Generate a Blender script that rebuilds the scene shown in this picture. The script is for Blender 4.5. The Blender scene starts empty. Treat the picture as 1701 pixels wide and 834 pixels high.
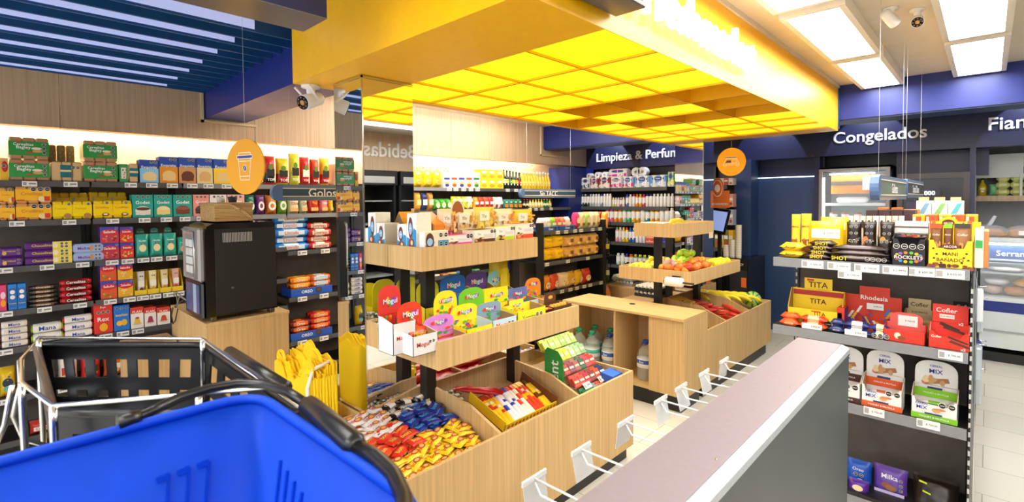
EXPOSURE = 1.28
WORLD = 1.0
PANEL_E = 8.0
YEL_E = 0.46
WARM_E = 60
LED_E = 0.26
import bpy, math, random
from mathutils import Matrix, Vector
random.seed(11)
scene = bpy.context.scene
COL = scene.collection
PI = math.pi
# ------------------------------------------------------------------ camera
FPX, YAW, PITCH, ROLL, CY, CAMZ = 832.372, 0.7600338, 0.0307881, -0.0080464, 358.823, 1.75
def cam_axes():
    f = Vector((-math.sin(YAW)*math.cos(PITCH), math.cos(YAW)*math.cos(PITCH), -math.sin(PITCH)))
    r = Vector((math.cos(YAW), math.sin(YAW), 0)); u = r.cross(f)
    c, s = math.cos(ROLL), math.sin(ROLL)
    return c*r + s*u, -s*r + c*u, f
RX, UP, FW = cam_axes()
CAMP = Vector((0, 0, CAMZ))
cd = bpy.data.cameras.new('camera'); cam = bpy.data.objects.new('camera', cd); COL.objects.link(cam)
cam.matrix_world = Matrix(((RX.x, UP.x, -FW.x, 0), (RX.y, UP.y, -FW.y, 0), (RX.z, UP.z, -FW.z, CAMZ), (0, 0, 0, 1)))
cd.sensor_width = 36; cd.lens = 36*FPX/1701; cd.shift_y = -(417-CY)/1701; cd.clip_start = .02
cd.dof.use_dof = True; cd.dof.focus_distance = 3.6; cd.dof.aperture_fstop = 7.0
scene.camera = cam
scene.view_settings.view_transform = 'Standard'; scene.view_settings.look = 'None'
scene.view_settings.gamma = 1; scene.view_settings.use_curve_mapping = False
scene.view_settings.exposure = EXPOSURE
w = bpy.data.worlds.new('world'); scene.world = w; w.use_nodes = True
w.node_tree.nodes['Background'].inputs[0].default_value = (.93, .96, 1, 1)
w.node_tree.nodes['Background'].inputs[1].default_value = WORLD

def area_light(name, loc, sx, sy, power, col=(1, 1, 1), rot=(0, 0, 0)):
    l = bpy.data.lights.new(name, 'AREA'); l.shape = 'RECTANGLE'; l.size = sx; l.size_y = sy
    l.energy = power; l.color = col
    o = bpy.data.objects.new(name, l); COL.objects.link(o); o.location = loc; o.rotation_euler = rot
    return o

def at(px, py, x=None, y=None, z=None):
    """point of the room seen at a photograph pixel, on one of the room's planes"""
    d = RX*((px-850.5)/FPX) - UP*((py-CY)/FPX) + FW
    t = (x/d.x) if x is not None else (y/d.y) if y is not None else (z-CAMZ)/d.z
    return CAMP + d*t
def pj(p):
    v = Vector(p) - CAMP; k = v.dot(FW)
    return 850.5 + FPX*v.dot(RX)/k, CY - FPX*v.dot(UP)/k

# ------------------------------------------------------------------ colour and materials
def C(h):
    if not isinstance(h, str): return h
    h = h.lstrip('#'); v = [int(h[i:i+2], 16)/255 for i in (0, 2, 4)]
    return tuple(((c/12.92) if c <= .04045 else ((c+.055)/1.055)**2.4) for c in v)
MATS = {}
def pmat(name, col=None, rough=.5, metal=0, **kw):
    m = bpy.data.materials.new(name); m.use_nodes = True; nt = m.node_tree
    b = nt.nodes['Principled BSDF']; b.inputs['Roughness'].default_value = rough; b.inputs['Metallic'].default_value = metal
    if col is None:
        a = nt.nodes.new('ShaderNodeAttribute'); a.attribute_name = 'Col'; nt.links.new(a.outputs['Color'], b.inputs['Base Color'])
    else: b.inputs['Base Color'].default_value = (*C(col), 1)
    for k, v in kw.items():
        k = k.replace('_', ' ')
        b.inputs[k].default_value = v
    MATS[name] = m; return m
pmat('card', None, .55); pmat('foil', None, .28); pmat('gloss', None, .18); pmat('matte', None, .8)
pmat('skin', None, .38)
def noisy(m, scale, amt, stretch=(1, 1, 1), bump=0, detail=6, lo=.35, hi=.65, dark=.8):
    nt = m.node_tree; b = nt.nodes['Principled BSDF']
    g = nt.nodes.new('ShaderNodeNewGeometry'); mp = nt.nodes.new('ShaderNodeMapping'); mp.inputs['Scale'].default_value = stretch
    n = nt.nodes.new('ShaderNodeTexNoise'); n.inputs['Scale'].default_value = scale; n.inputs['Detail'].default_value = detail
    nt.links.new(g.outputs['Position'], mp.inputs[0]); nt.links.new(mp.outputs[0], n.inputs['Vector'])
    r = nt.nodes.new('ShaderNodeValToRGB'); r.color_ramp.elements[0].position = lo; r.color_ramp.elements[1].position = hi
    c = b.inputs['Base Color'].default_value
    r.color_ramp.elements[0].color = (c[0]*dark, c[1]*dark*.97, c[2]*dark*.93, 1); r.color_ramp.elements[1].color = tuple(c)
    nt.links.new(n.outputs[0], r.inputs[0]); nt.links.new(r.outputs[0], b.inputs['Base Color'])
    if bump:
        bp = nt.nodes.new('ShaderNodeBump'); bp.inputs['Strength'].default_value = bump; bp.inputs['Distance'].default_value = .01
        nt.links.new(n.outputs[0], bp.inputs['Height']); nt.links.new(bp.outputs[0], b.inputs['Normal'])
    return m
noisy(pmat('wood_light', '#deb97f', .5), 1, 1, (70, 70, 1.6), lo=.3, hi=.72, dark=.74)
noisy(pmat('wood_top', '#dcb87c', .5), 1, 1, (3, 60, 60), lo=.3, hi=.72, dark=.84)
noisy(pmat('wood_wall', '#cfb595', .5), 1, 1, (60, 45, 1.2), lo=.3, hi=.72, dark=.74)
noisy(pmat('wood_inside', '#c9a777', .55), 1, 1, (70, 70, 1.6), lo=.3, hi=.72, dark=.78)
noisy(pmat('concrete', '#736c65', .7), 5, 1, (1, 1, 1), detail=10, lo=.3, hi=.7, dark=.62)
noisy(pmat('black_metal', '#1b1a1a', .42), 30, 1, dark=.85)
noisy(pmat('shelf_metal', '#55565a', .35), 30, 1, dark=.92)
noisy(pmat('shelf_grey', '#8a8d93', .3), 30, 1, dark=.95)
noisy(pmat('grid_gap_shade', '#c99400', .5), 20, 1, dark=.97)  # gap lines under the fins, their shade put into the darker ochre
noisy(pmat('yellow_paint', '#ffc400', .38), 20, 1, dark=.97)
noisy(pmat('blue_paint', '#1d2f86', .4), 12, 1, dark=.92)
noisy(pmat('navy_paint', '#1c2148', .42), 12, 1, dark=.92)
noisy(pmat('slate_blue', '#28406a', .45), 40, 1, dark=.94)
noisy(pmat('teal_blue', '#14508c', .5), 12, 1, dark=.94)
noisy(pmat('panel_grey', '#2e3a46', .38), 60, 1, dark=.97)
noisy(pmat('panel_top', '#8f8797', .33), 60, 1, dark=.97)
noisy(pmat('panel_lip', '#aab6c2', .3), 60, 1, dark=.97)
noisy(pmat('wall_lit', '#fff4e2', .7), 8, 1, dark=.98)
noisy(pmat('ceiling_white', '#e6dac6', .8), 8, 1, dark=.98)
noisy(pmat('case_white', '#d8e0e2', .4), 8, 1, dark=.98)
noisy(pmat('case_grey', '#a9adb0', .4), 8, 1, dark=.97)
m = pmat('wicker', '#d2ab6e', .7); nt = m.node_tree; b = nt.nodes['Principled BSDF']; g = nt.nodes.new('ShaderNodeNewGeometry')
mp = nt.nodes.new('ShaderNodeMapping'); mp.inputs['Rotation'].default_value = (math.radians(90), 0, math.radians(45)); br = nt.nodes.new('ShaderNodeTexBrick'); br.inputs['Scale'].default_value = 1
br.inputs['Brick Width'].default_value = .012; br.inputs['Row Height'].default_value = .006; br.inputs['Mortar Size'].default_value = .0008
br.inputs['Color1'].default_value = (*C('#dcb87c'), 1); br.inputs['Color2'].default_value = (*C('#b98f50'), 1); br.inputs['Mortar'].default_value = (*C('#6a4c24'), 1)
nt.links.new(g.outputs['Position'], mp.inputs[0]); nt.links.new(mp.outputs[0], br.inputs['Vector']); nt.links.new(br.outputs['Color'], b.inputs['Base Color'])
noisy(pmat('blue_plastic', '#0044cc', .5, Specular_IOR_Level=.28), 20, 1, dark=.97)
noisy(pmat('black_plastic', '#141518', .3), 20, 1, dark=.9)
pmat('chrome', '#d6d8d6', .18, 1); pmat('steel', '#9fa3a6', .3, 1); pmat('mirror', '#f0f2f2', .015, 1)
pmat('clear', '#f4f8f8', .05, Transmission_Weight=.0, Alpha=.28)
pmat('glass', '#eef6f8', .02, Alpha=.12)
pmat('frost', '#e9eef2', .2, Alpha=.62)
pmat('water', '#e4f0ee', .04, Alpha=.26)
def emat(name, col, s):
    m = bpy.data.materials.new(name); m.use_nodes = True; b = m.node_tree.nodes['Principled BSDF']
    b.inputs['Base Color'].default_value = (*C(col), 1); b.inputs['Emission Color'].default_value = (*C(col), 1)
    b.inputs['Emission Strength'].default_value = s; MATS[name] = m
emat('panel_light', '#fffdf8', PANEL_E); emat('yellow_light', '#ffdc00', YEL_E); emat('warm_led', '#ffeed2', WARM_E)
emat('blue_led', '#b4bfee', LED_E); emat('screen', '#6e7fb0', .5); emat('white_led', '#f4fbff', 1.5); emat('letter_light', '#fffaf0', .8)
emat('case_led', '#f0faff', 9.0)
# floor tiles
m = bpy.data.materials.new('floor_tiles'); m.use_nodes = True; nt = m.node_tree; b = nt.nodes['Principled BSDF']
g = nt.nodes.new('ShaderNodeNewGeometry'); br = nt.nodes.new('ShaderNodeTexBrick'); br.offset = .5
br.inputs['Scale'].default_value = 1; br.inputs['Brick Width'].default_value = 1.2; br.inputs['Row Height'].default_value = .4
br.inputs['Mortar Size'].default_value = .003; br.inputs['Color1'].default_value = (*C('#e2dccd'), 1); br.inputs['Color2'].default_value = (*C('#d9d4c6'), 1)
br.inputs['Mortar'].default_value = (*C('#a8a294'), 1)
nt.links.new(g.outputs['Position'], br.inputs['Vector']); nt.links.new(br.outputs['Color'], b.inputs['Base Color']); b.inputs['Roughness'].default_value = .32
MATS['floor_tiles'] = m

# ------------------------------------------------------------------ lettering cache
GLY = {}
def glyphs(s):
    if s in GLY: return GLY[s]
    cu = bpy.data.curves.new('lettering', 'FONT'); cu.body = s; cu.size = 1; cu.resolution_u = 5 if s in ('Fresh', 'market', 'Congelados', 'Fiambres', 'Bebidas', 'Limpieza & Perfumería') else 2; cu.offset = .012
    cu.align_x = 'CENTER'; cu.align_y = 'CENTER'
    o = bpy.data.objects.new('lettering', cu); COL.objects.link(o)
    bpy.context.view_layer.update()
    me = bpy.data.meshes.new_from_object(o.evaluated_get(bpy.context.evaluated_depsgraph_get()))
    vs = [tuple(v.co[:2]) for v in me.vertices]; fs = [tuple(p.vertices) for p in me.polygons]
    bpy.data.objects.remove(o); bpy.data.curves.remove(cu); bpy.data.meshes.remove(me)
    xs = [v[0] for v in vs]; ys = [v[1] for v in vs]
    cx, cy, wd, ht = (min(xs)+max(xs))/2, (min(ys)+max(ys))/2, max(xs)-min(xs), max(ys)-min(ys)
    GLY[s] = ([((x-cx)/wd, (y-cy)/wd) for x, y in vs], fs, ht/wd)
    return GLY[s]

# ------------------------------------------------------------------ mesh builder
class MB:
    def __init__(s): s.v = []; s.f = []; s.c = []; s.m = []; s.fins = []; s.T = None; s.sm = []
    def add(s, vs, fs, col, fin='card', smooth=False):
        n = len(s.v)
        s.v += [tuple(s.T @ Vector(p)) for p in vs] if s.T is not None else [tuple(p) for p in vs]
        if fin not in s.fins: s.fins.append(fin)
        k = s.fins.index(fin); col = C(col) if not isinstance(col, list) else col
        for i, f in enumerate(fs):
            s.f.append(tuple(n+j for j in f)); s.c.append(C(col[i]) if isinstance(col, list) else col); s.m.append(k); s.sm.append(smooth)
        return s
    def box(s, x0, x1, y0, y1, z0, z1, col='#888888', fin='card'):
        return s.add([(x0, y0, z0), (x1, y0, z0), (x1, y1, z0), (x0, y1, z0), (x0, y0, z1), (x1, y0, z1), (x1, y1, z1), (x0, y1, z1)],
                     [(0, 3, 2, 1), (4, 5, 6, 7), (0, 1, 5, 4), (1, 2, 6, 5), (2, 3, 7, 6), (3, 0, 4, 7)], col, fin)
    def bbox(s, x0, x1, y0, y1, z0, z1, col='#888888', fin='card', r=.006):
        # box with chamfered edges
        vs = []; fs = []
        X = (x0, x1); Y = (y0, y1); Z = (z0, z1); idx = {}
        for i in (0, 1):
            for j in (0, 1):
                for k in (0, 1):
                    sx, sy, sz = (1 if i == 0 else -1)*r, (1 if j == 0 else -1)*r, (1 if k == 0 else -1)*r
                    for a, p in enumerate(((X[i], Y[j]+sy, Z[k]+sz), (X[i]+sx, Y[j], Z[k]+sz), (X[i]+sx, Y[j]+sy, Z[k]))):
                        idx[i, j, k, a] = len(vs); vs.append(p)
        q = lambda *t: [idx[a] for a in t]
        for i in (0, 1): fs.append(q((i,0,0,0),(i,1,0,0),(i,1,1,0),(i,0,1,0)) if i else q((i,0,0,0),(i,0,1,0),(i,1,1,0),(i,1,0,0)))
        for j in (0, 1): fs.append(q((0,j,0,1),(1,j,0,1),(1,j,1,1),(0,j,1,1)) if not j else q((0,j,0,1),(0,j,1,1),(1,j,1,1),(1,j,0,1)))
        for k in (0, 1): fs.append(q((0,0,k,2),(1,0,k,2),(1,1,k,2),(0,1,k,2)) if k else q((0,0,k,2),(0,1,k,2),(1,1,k,2),(1,0,k,2)))
        for i in (0,1):
            for j in (0,1):
                fs.append(q((i,j,0,0),(i,j,0,1),(i,j,1,1),(i,j,1,0)))
                fs.append(q((i,0,j,0),(i,0,j,2),(i,1,j,2),(i,1,j,0)))
                fs.append(q((0,i,j,1),(0,i,j,2),(1,i,j,2),(1,i,j,1)))
                for k in (0,1): fs.append(q((i,j,k,0),(i,j,k,1),(i,j,k,2)))
        return s.add(vs, fs, col, fin)
    def prism(s, poly, y0, y1, col, fin='card', axis='y'):
        n = len(poly)
        mk = {'y': lambda a, b, t: (a, t, b), 'x': lambda a, b, t: (t, a, b), 'z': lambda a, b, t: (a, b, t)}[axis]
        vs = [mk(a, b, y0) for a, b in poly] + [mk(a, b, y1) for a, b in poly]
        fs = [tuple(range(n))[::-1], tuple(range(n, 2*n))] + [(i, (i+1) % n, n+(i+1) % n, n+i) for i in range(n)]
        return s.add(vs, fs, col, fin)
    def rect(s, x0, x1, z0, z1, y, col, fin='card'):
        return s.add([(x0, y, z0), (x1, y, z0), (x1, y, z1), (x0, y, z1)], [(0, 1, 2, 3)], col, fin)
    def ell(s, cx, cz, rx, rz, y, col, n=14, fin='card', rot=0):
        return s.add([(cx+rx*math.cos(2*PI*i/n+rot), y, cz+rz*math.sin(2*PI*i/n+rot)) for i in range(n)], [tuple(range(n))], col, fin)
    def text(s, t, cx, cz, wd, y, col, fin='card', maxh=None, sk=0, ext=0):
        vs, fs, ra = glyphs(t); k = wd
        if maxh and ra*k > maxh: k = maxh/ra
        s.add([(cx+x*k+sk*z*k, y, cz+z*k) for x, z in vs], fs, col, fin)
        if ext:
            n = len(vs); ed = {}
            for f in fs:
                for i in range(len(f)):
                    e = (f[i], f[(i+1) % len(f)]); ed[e] = 1
            bd = [e for e in ed if (e[1], e[0]) not in ed]
            vv = [(cx+x*k+sk*z*k, y, cz+z*k) for x, z in vs] + [(cx+x*k+sk*z*k, y+ext, cz+z*k) for x, z in vs]
            s.add(vv, [(a, b, b+n, a+n) for a, b in bd], col, fin)
        return s
    def tube(s, pts, r, col, fin='gloss', n=8, cap=True):
        pts = [Vector(p) for p in pts]; rs = r if isinstance(r, (list, tuple)) else [r]*len(pts)
        vs = []; fs = []; pu = None
        for i, p in enumerate(pts):
            d = ((pts[min(i+1, len(pts)-1)]-pts[max(i-1, 0)])).normalized()
            if pu is None: pu = Vector((0, 0, 1)) if abs(d.z) < .9 else Vector((1, 0, 0))
            a = d.cross(pu).normalized(); pu = a.cross(d).normalized()
            for k in range(n):
                t = 2*PI*k/n; vs.append(p + (a*math.cos(t)+pu*math.sin(t))*rs[i])
        for i in range(len(pts)-1):
            for k in range(n):
                fs.append((i*n+k, i*n+(k+1) % n, (i+1)*n+(k+1) % n, (i+1)*n+k))
        if cap: fs += [tuple(range(n))[::-1], tuple((len(pts)-1)*n+k for k in range(n))]
        return s.add(vs, fs, col, fin, True)
    def lathe(s, prof, col, fin='gloss', n=14, cx=0, cy=0):
        vs = [(cx+r*math.cos(2*PI*k/n), cy+r*math.sin(2*PI*k/n), z) for r, z in prof for k in range(n)]; fs = []; cs = []
        for i in range(len(prof)-1):
            for k in range(n):
                fs.append((i*n+k, i*n+(k+1) % n, (i+1)*n+(k+1) % n, (i+1)*n+k)); cs.append(col[i] if isinstance(col, list) else col)
        fs += [tuple(range(n))[::-1], tuple((len(prof)-1)*n+k for k in range(n))]; cs += [cs[0], cs[-1]]
        return s.add(vs, fs, cs, fin, True)
    def bag(s, w, h, d, cf, fin='foil', nx=8, nz=12, seed=0, crimp=.05, z0=0):
        # pillow pack standing in x-z, front towards -y, middle at y=d/2
        rd = random.Random(seed); vs = []; fs = []; cs = []
        def th(u, v):
            e = min(1, max(0, min(v, 1-v)-crimp)/.16); return d/2*(max(0, 1-(2*abs(u-.5))**2.6)**.5)*(e**.5 if e > 0 else 0)
        jit = {}
        for sd in (-1, 1):
            for j in range(nz+1):
                for i in range(nx+1):
                    u, v = i/nx, j/nz
                    sq = 1-.05*math.sin(PI*v)
                    k = (i, j, sd); t = th(u, v)
                    jj = rd.uniform(-.12, .12)*d if 0 < i < nx and 0 < j < nz else 0
                    vs.append(((u-.5)*w*sq, d/2+sd*(t+.0008)+ (jj*.4 if t > 0 else 0), z0+v*h))
        st = (nx+1)*(nz+1)
        for sd in (0, 1):
            for j in range(nz):
                for i in range(nx):
                    a = sd*st+j*(nx+1)+i; q = (a, a+1, a+nx+2, a+nx+1)
                    fs.append(q if sd == 0 else q[::-1]); cs.append(cf((i+.5)/nx, (j+.5)/nz, sd))
        for j in range(nz):
            for i, o in ((0, 0), (nx, 1)):
                a = j*(nx+1)+i; q = (a, a+nx+1, st+a+nx+1, st+a); fs.append(q if o == 0 else q[::-1]); cs.append(cf(i/nx*.98, (j+.5)/nz, 1))
        return s.add(vs, fs, cs, fin, True)
    def sphere(s, c, r, col, fin='skin', n=12, m=8, sq=1, cf=None):
        vs = []; fs = []; cs = []
        for j in range(m+1):
            t = PI*j/m
            for i in range(n):
                a = 2*PI*i/n; dent = 1-.06*math.exp(-((t/.35)**2))
                vs.append((c[0]+r*math.sin(t)*math.cos(a), c[1]+r*math.sin(t)*math.sin(a), c[2]+r*math.cos(t)*sq*dent))
        for j in range(m):
            for i in range(n):
                fs.append((j*n+i, (j+1)*n+i, (j+1)*n+(i+1) % n, j*n+(i+1) % n)); cs.append(cf(i/n, j/m) if cf else col)
        return s.add(vs, fs, cs, fin, True)
    def mesh(s, name):
        me = bpy.data.meshes.new(name); me.from_pydata(s.v, [], s.f)
        for fn in s.fins: me.materials.append(MATS[fn])
        me.polygons.foreach_set('material_index', s.m); me.polygons.foreach_set('use_smooth', s.sm)
        at_ = me.color_attributes.new('Col', 'FLOAT_COLOR', 'CORNER'); buf = []
        for f, c in zip(s.f, s.c): buf += [c[0], c[1], c[2], 1.0]*len(f)
        at_.data.foreach_set('color', buf); me.update(); return me
    def build(s, name, parent=None, loc=None, rz=0, kind=None):
        o = bpy.data.objects.new(name, s.mesh(name)); COL.objects.link(o)
        if parent: o.parent = parent
        if loc is not None: o.location = loc
        if rz: o.rotation_euler = (0, 0, rz)
        if kind: o['kind'] = kind
        return o
def tag(o, label, cat, group=None):
    o['label'] = label; o['category'] = cat
    if group: o['group'] = group
    return o
def thing(name, label, cat, loc=(0, 0, 0), rz=0, group=None):
    o = bpy.data.objects.new(name, None); o.empty_display_size = .05; COL.objects.link(o)
    o.location = loc; o.rotation_euler = (0, 0, rz); return tag(o, label, cat, group)
def dup(o, loc=None, rot=None, parent=None):
    c = o.copy(); COL.objects.link(c)
    if loc is not None: c.location = loc
    if rot is not None: c.rotation_euler = rot
    if parent: c.parent = parent
    for ch in list(o.children): dup(ch, parent=c)
    return c
def struct(name, mb): return mb.build(name, kind='structure')
ORD = ['', 'first', 'second', 'third', 'fourth', 'fifth', 'sixth', 'seventh', 'eighth', 'ninth', 'tenth', 'eleventh', 'twelfth', 'thirteenth', 'fourteenth', 'fifteenth', 'sixteenth', 'seventeenth', 'eighteenth']
# ------------------------------------------------------------------ the room
ZC, ZS, ZB = 2.87, 2.42, 2.53
XW, XP, YB = -5.2, -4.95, 7.05     # left wall, its wood panelling, back wall face
XR = 2.4
struct('floor', MB().box(XW-.2, XR+.4, -3.2, 9.2, -.1, 0, fin='floor_tiles'))
struct('ceiling', MB().box(XW-.2, XR+.4, -3.2, 9.2, ZC, ZC+.1, fin='ceiling_white'))
struct('wall_left', MB().box(XW-.15, XW, -3.2, 9.2, 0, ZC, fin='wall_lit'))
struct('wall_right', MB().box(XR, XR+.15, -3.2, 9.2, 0, ZC, fin='wood_wall'))
struct('wall_back', MB().box(XW, XR, 8.3, 8.5, 0, ZC, fin='case_grey'))
wb = MB().box(XW, -1.49, 7.25, 7.4, 0, 2.27, fin='navy_paint')
struct('wall_partition', wb)
# wood panelling band over the lit wall
mb = MB()
ys = [-3.2, -1.2, .4, 1.75, 2.9, 4.1, 5.3, 6.4, 7.2]
for a, b_ in zip(ys[:-1], ys[1:]): mb.box(XW+.12, XP, a+.002, b_-.002, 2.31, ZC, fin='wood_wall')
struct('trim_1', mb)
mb = MB().box(XW+.02, XW+.06, -3, 6.3, 2.62, 2.66, fin='warm_led')
tag(mb.build('strip_light'), 'warm strip light hidden behind the wood panel above the left wall shelves', 'light')
# sign fascia over the back wall
mb = MB().box(XW, XR, YB, YB+.15, 2.258, ZC, fin='navy_paint')
mb.box(XW, XR, YB+.15, YB+1.2, 2.40, 2.46, fin='navy_paint')
struct('trim_2', mb)
for i, x in enumerate((-4.5, -3.5, -2.1, -1.0, .35)):
    l = bpy.data.lights.new('spot_light', 'SPOT'); l.energy = 14; l.spot_size = 1.15; l.spot_blend = .12; l.color = (.7, .78, 1); l.shadow_soft_size = .01
    o = bpy.data.objects.new('spot_light', l); COL.objects.link(o); o.location = (x, 6.6, 2.85); o.rotation_euler = (math.radians(42), 0, 0)
# beams
struct('trim_3', MB().box(XW, XR, 5.92, 6.3, ZB, ZC, fin='blue_paint').box(XW, XR, 5.94, 6.28, ZB-.012, ZB, fin='slate_blue'))
struct('trim_4', MB().box(XP, -2.84, 1.34, 1.68, 2.485, ZC, fin='blue_paint'))
struct('trim_5', MB().box(-1.955, -1.76, -3.2, .88, 2.42, ZC, fin='navy_paint').box(-1.957, -1.758, -3.2, .88, 2.418, 2.42, fin='steel'))
struct('trim_6', MB().box(XW, -4.8, 6.35, 7.05, 0, 2.27, fin='blue_paint'))
mb = MB()
for (y0, y1, z0, z1) in ((1.31, 1.33, 2.45, 2.72), (1.31, 1.76, 2.45, 2.47), (5.84, 5.86, 2.43, 2.87), (5.84, 6.5, 2.43, 2.45)):
    mb.box(XP, XP+.02, y0, y1, z0, z1, '#d8c4a0', 'card')
struct('trim_7', mb)
# yellow canopy
X0, X1, Y0, Y1 = -2.86, -1.10, 1.22, 5.90
gx = [-2.80, -2.37, -1.945, -1.52, -1.105]; gy = [1.70+.4289*k for k in range(10)]
cn = thing('ceiling_canopy', 'big yellow hanging canopy box lettered Fresh market over the island displays', 'canopy')
mb = MB().box(X0, X1, Y0, gy[0], ZS, ZC-.002, fin='yellow_paint').box(X0, X1, gy[-1], Y1, ZS, ZC-.002, fin='yellow_paint')
mb.box(gx[-1], X1, gy[0], gy[-1], ZS, ZC-.002, fin='yellow_paint').box(X0, gx[0], gy[0], gy[-1], ZS, ZC-.002, fin='yellow_paint')
mb.build('canopy_frame', cn)
mb = MB()
for x in gx[1:-1]: mb.box(x-.0035, x+.0035, gy[0], gy[-1], ZS+.001, ZS+.2, fin='yellow_paint').box(x-.0035, x+.0035, gy[0], gy[-1], ZS-.001, ZS+.001, fin='grid_gap_shade')
for y in gy[1:-1]: mb.box(gx[0], gx[-1], y-.0035, y+.0035, ZS+.001, ZS+.2, fin='yellow_paint').box(gx[0], gx[-1], y-.0035, y+.0035, ZS-.002, ZS+.0, fin='grid_gap_shade')
mb.box(gx[0], gx[-1], gy[0], gy[-1], ZS+.2, ZS+.22, fin='yellow_paint')
mb.build('grid', cn)
OPEN = {(3, 3), (3, 4), (3, 5), (2, 3), (2, 5), (1, 3), (1, 5), (0, 4)}
for i in range(4):
    for j in range(9):
        if (i, j) in OPEN: continue
        MB().box(gx[i]+.004, gx[i+1]-.004, gy[j]+.004, gy[j+1]-.004, ZS+.012, ZS+.018, fin='yellow_light').build('light_panel', cn)
MB().box(X1, X1+.012, Y0, Y1, ZC-.03, ZC, '#ded6c6').build('edge_trim', cn)
MB().box(X1-.02, X1+.01, Y1-.02, Y1+.02, ZS+.02, ZC-.01, fin='teal_blue').build('corner_trim', cn)
# raised letters on the canopy side, facing +x
mb = MB(); mb.T = Matrix.Translation((X1+.055, 2.62, 2.625)) @ Matrix.Rotation(PI/2, 4, 'Z')
mb.text('Fresh', -.42, .0, .54, 0, '#fffaf0', 'letter_light', ext=.03); mb.build('raised_lettering', cn)
mb = MB(); mb.T = Matrix.Translation((X1+.055, 2.62, 2.625)) @ Matrix.Rotation(PI/2, 4, 'Z'); mb.text('market', .29, -.005, .78, 0, '#fffaf0', 'letter_light', ext=.03); mb.build('raised_lettering', cn)
# blue slatted ceiling
mb = MB(); gl = MB()
for k in range(14):
    x = -2.98-.1615*k*1.0
    if x < XP+.02: break
    mb.box(x-.008, x+.008, -3.1, 1.338, 2.70, 2.84, fin='teal_blue')
    if k % 2 == 0: gl.box(x+.009, x+.014, -3.1, 1.06, 2.712, 2.825, fin='blue_led')
mb.box(XP, -2.86, -3.1, 1.338, 2.845, ZC-.001, fin='teal_blue')
t = thing('slatted_ceiling', 'blue slatted ceiling with pale light strips above the left wall', 'ceiling panel')
mb.build('slats', t); gl.build('light_strips', t)
mb = MB().box(-2.86, -1.96, -3.1, 1.21, 2.86, ZC-.001, fin='blue_paint'); struct('trim_8', mb)

# ceiling light panels
def clight(x, y, where):
    t = thing('ceiling_light', where, 'light', (x, y, 0), group='white ceiling light panels')
    m = MB(); Lx, Ly = .165, .635
    for a in ((-Lx, -.132, -Ly, Ly), (.132, Lx, -Ly, Ly), (-.132, .132, -Ly, -.602), (-.132, .132, .602, Ly)): m.box(*a, ZC-.075, ZC-.001, '#efeae0')
    m.build('frame', t); MB().box(-.132, .132, -.602, .602, ZC-.07, ZC-.062, fin='panel_light').build('diffuser', t)
nm = {0: 'near left', 1: 'far left', 2: 'near right', 3: 'far right'}
kk = 0
for x in (-.742, -.073):
    for y in (3.87, 5.235):
        clight(x, y, 'rectangular white ceiling light panel, %s one of the four in view' % nm[kk]); kk += 1
wl = {-1.6: 'behind the photographer', -.23: 'above the photographer', 1.135: 'over the near aisle', 2.5: 'beside the canopy lettering'}
for x in (-.742, -.073, 1.2):
    for y in (-1.6, -.23, 1.135, 2.5):
        if (x < 1 and y in (-.23, 1.135)): continue
        clight(x, y, 'rectangular white ceiling light panel %s, %s row' % (wl[y], {-.742: 'left', -.073: 'middle', 1.2: 'right'}[x]))
for y, w_ in ((-1.75, 'nearer the shopfront'), (-.15, 'nearer the canopy')): clight(-1.38, y, 'added unseen ceiling light panel between blue bulkhead and grey gondola, %s' % w_)  # out-of-view panels added to brighten the canopy's near face
for y, w_ in ((3.87, 'near'), (5.235, 'far')): clight(1.2, y, 'rectangular white ceiling light panel over the right aisle, %s one' % w_)
for y, w_ in ((3.2, 'near'), (4.5, 'far')):
    MBx = MB().box(-4.45, -4.3, y-.62, y+.62, ZC-.06, ZC-.002, fin='panel_light')
    tag(MBx.build('linear_light'), 'long thin white ceiling light beside the wood panelling, %s of the two' % w_, 'light')
for y, w_ in ((3.0, 'near'), (4.6, 'far')):  # hidden panels added to lift the light in the left aisle
    MBx = MB().box(-3.6, -3.3, y-.7, y+.7, ZC-.05, ZC-.002, fin='panel_light')
    tag(MBx.build('linear_light'), 'added unseen light panel between canopy and left wall, %s of the two' % w_, 'light')

# wall lettering
def wall_text(s, px0, px1, py, y, hgt, label, z=None):
    a = at(px0, py, y=y); b = at(px1, py, y=y)
    m = MB(); m.text(s, 0, 0, b.x-a.x, 0, '#eef0f2', 'card', ext=.02)
    tag(m.build('wall_lettering', loc=((a.x+b.x)/2, y-.022, hgt)), label, 'sign')
wall_text('Limpieza & Perfumería', 992, 1162, 260, YB, 2.425, 'white raised wall lettering Limpieza and Perfumeria on the navy fascia')
wall_text('Congelados', 1385, 1540, 230, YB, 2.445, 'white raised wall lettering Congelados above the upright drinks fridge')
wall_text('Fiambres', 1642, 1800, 213, YB, 2.485, 'white raised wall lettering Fiambres above the deli counter')
m = MB(); m.T = Matrix.Rotation(-PI/2, 4, 'Z'); m.text('Bebidas', 0, 0, 1.0, 0, '#f2f2f2', 'card', ext=.02)
tag(m.build('wall_lettering', loc=(XR-.022, 4.66, 2.60)), 'white raised lettering Bebidas on wood wall, seen in the mirror pillar', 'sign')

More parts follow.
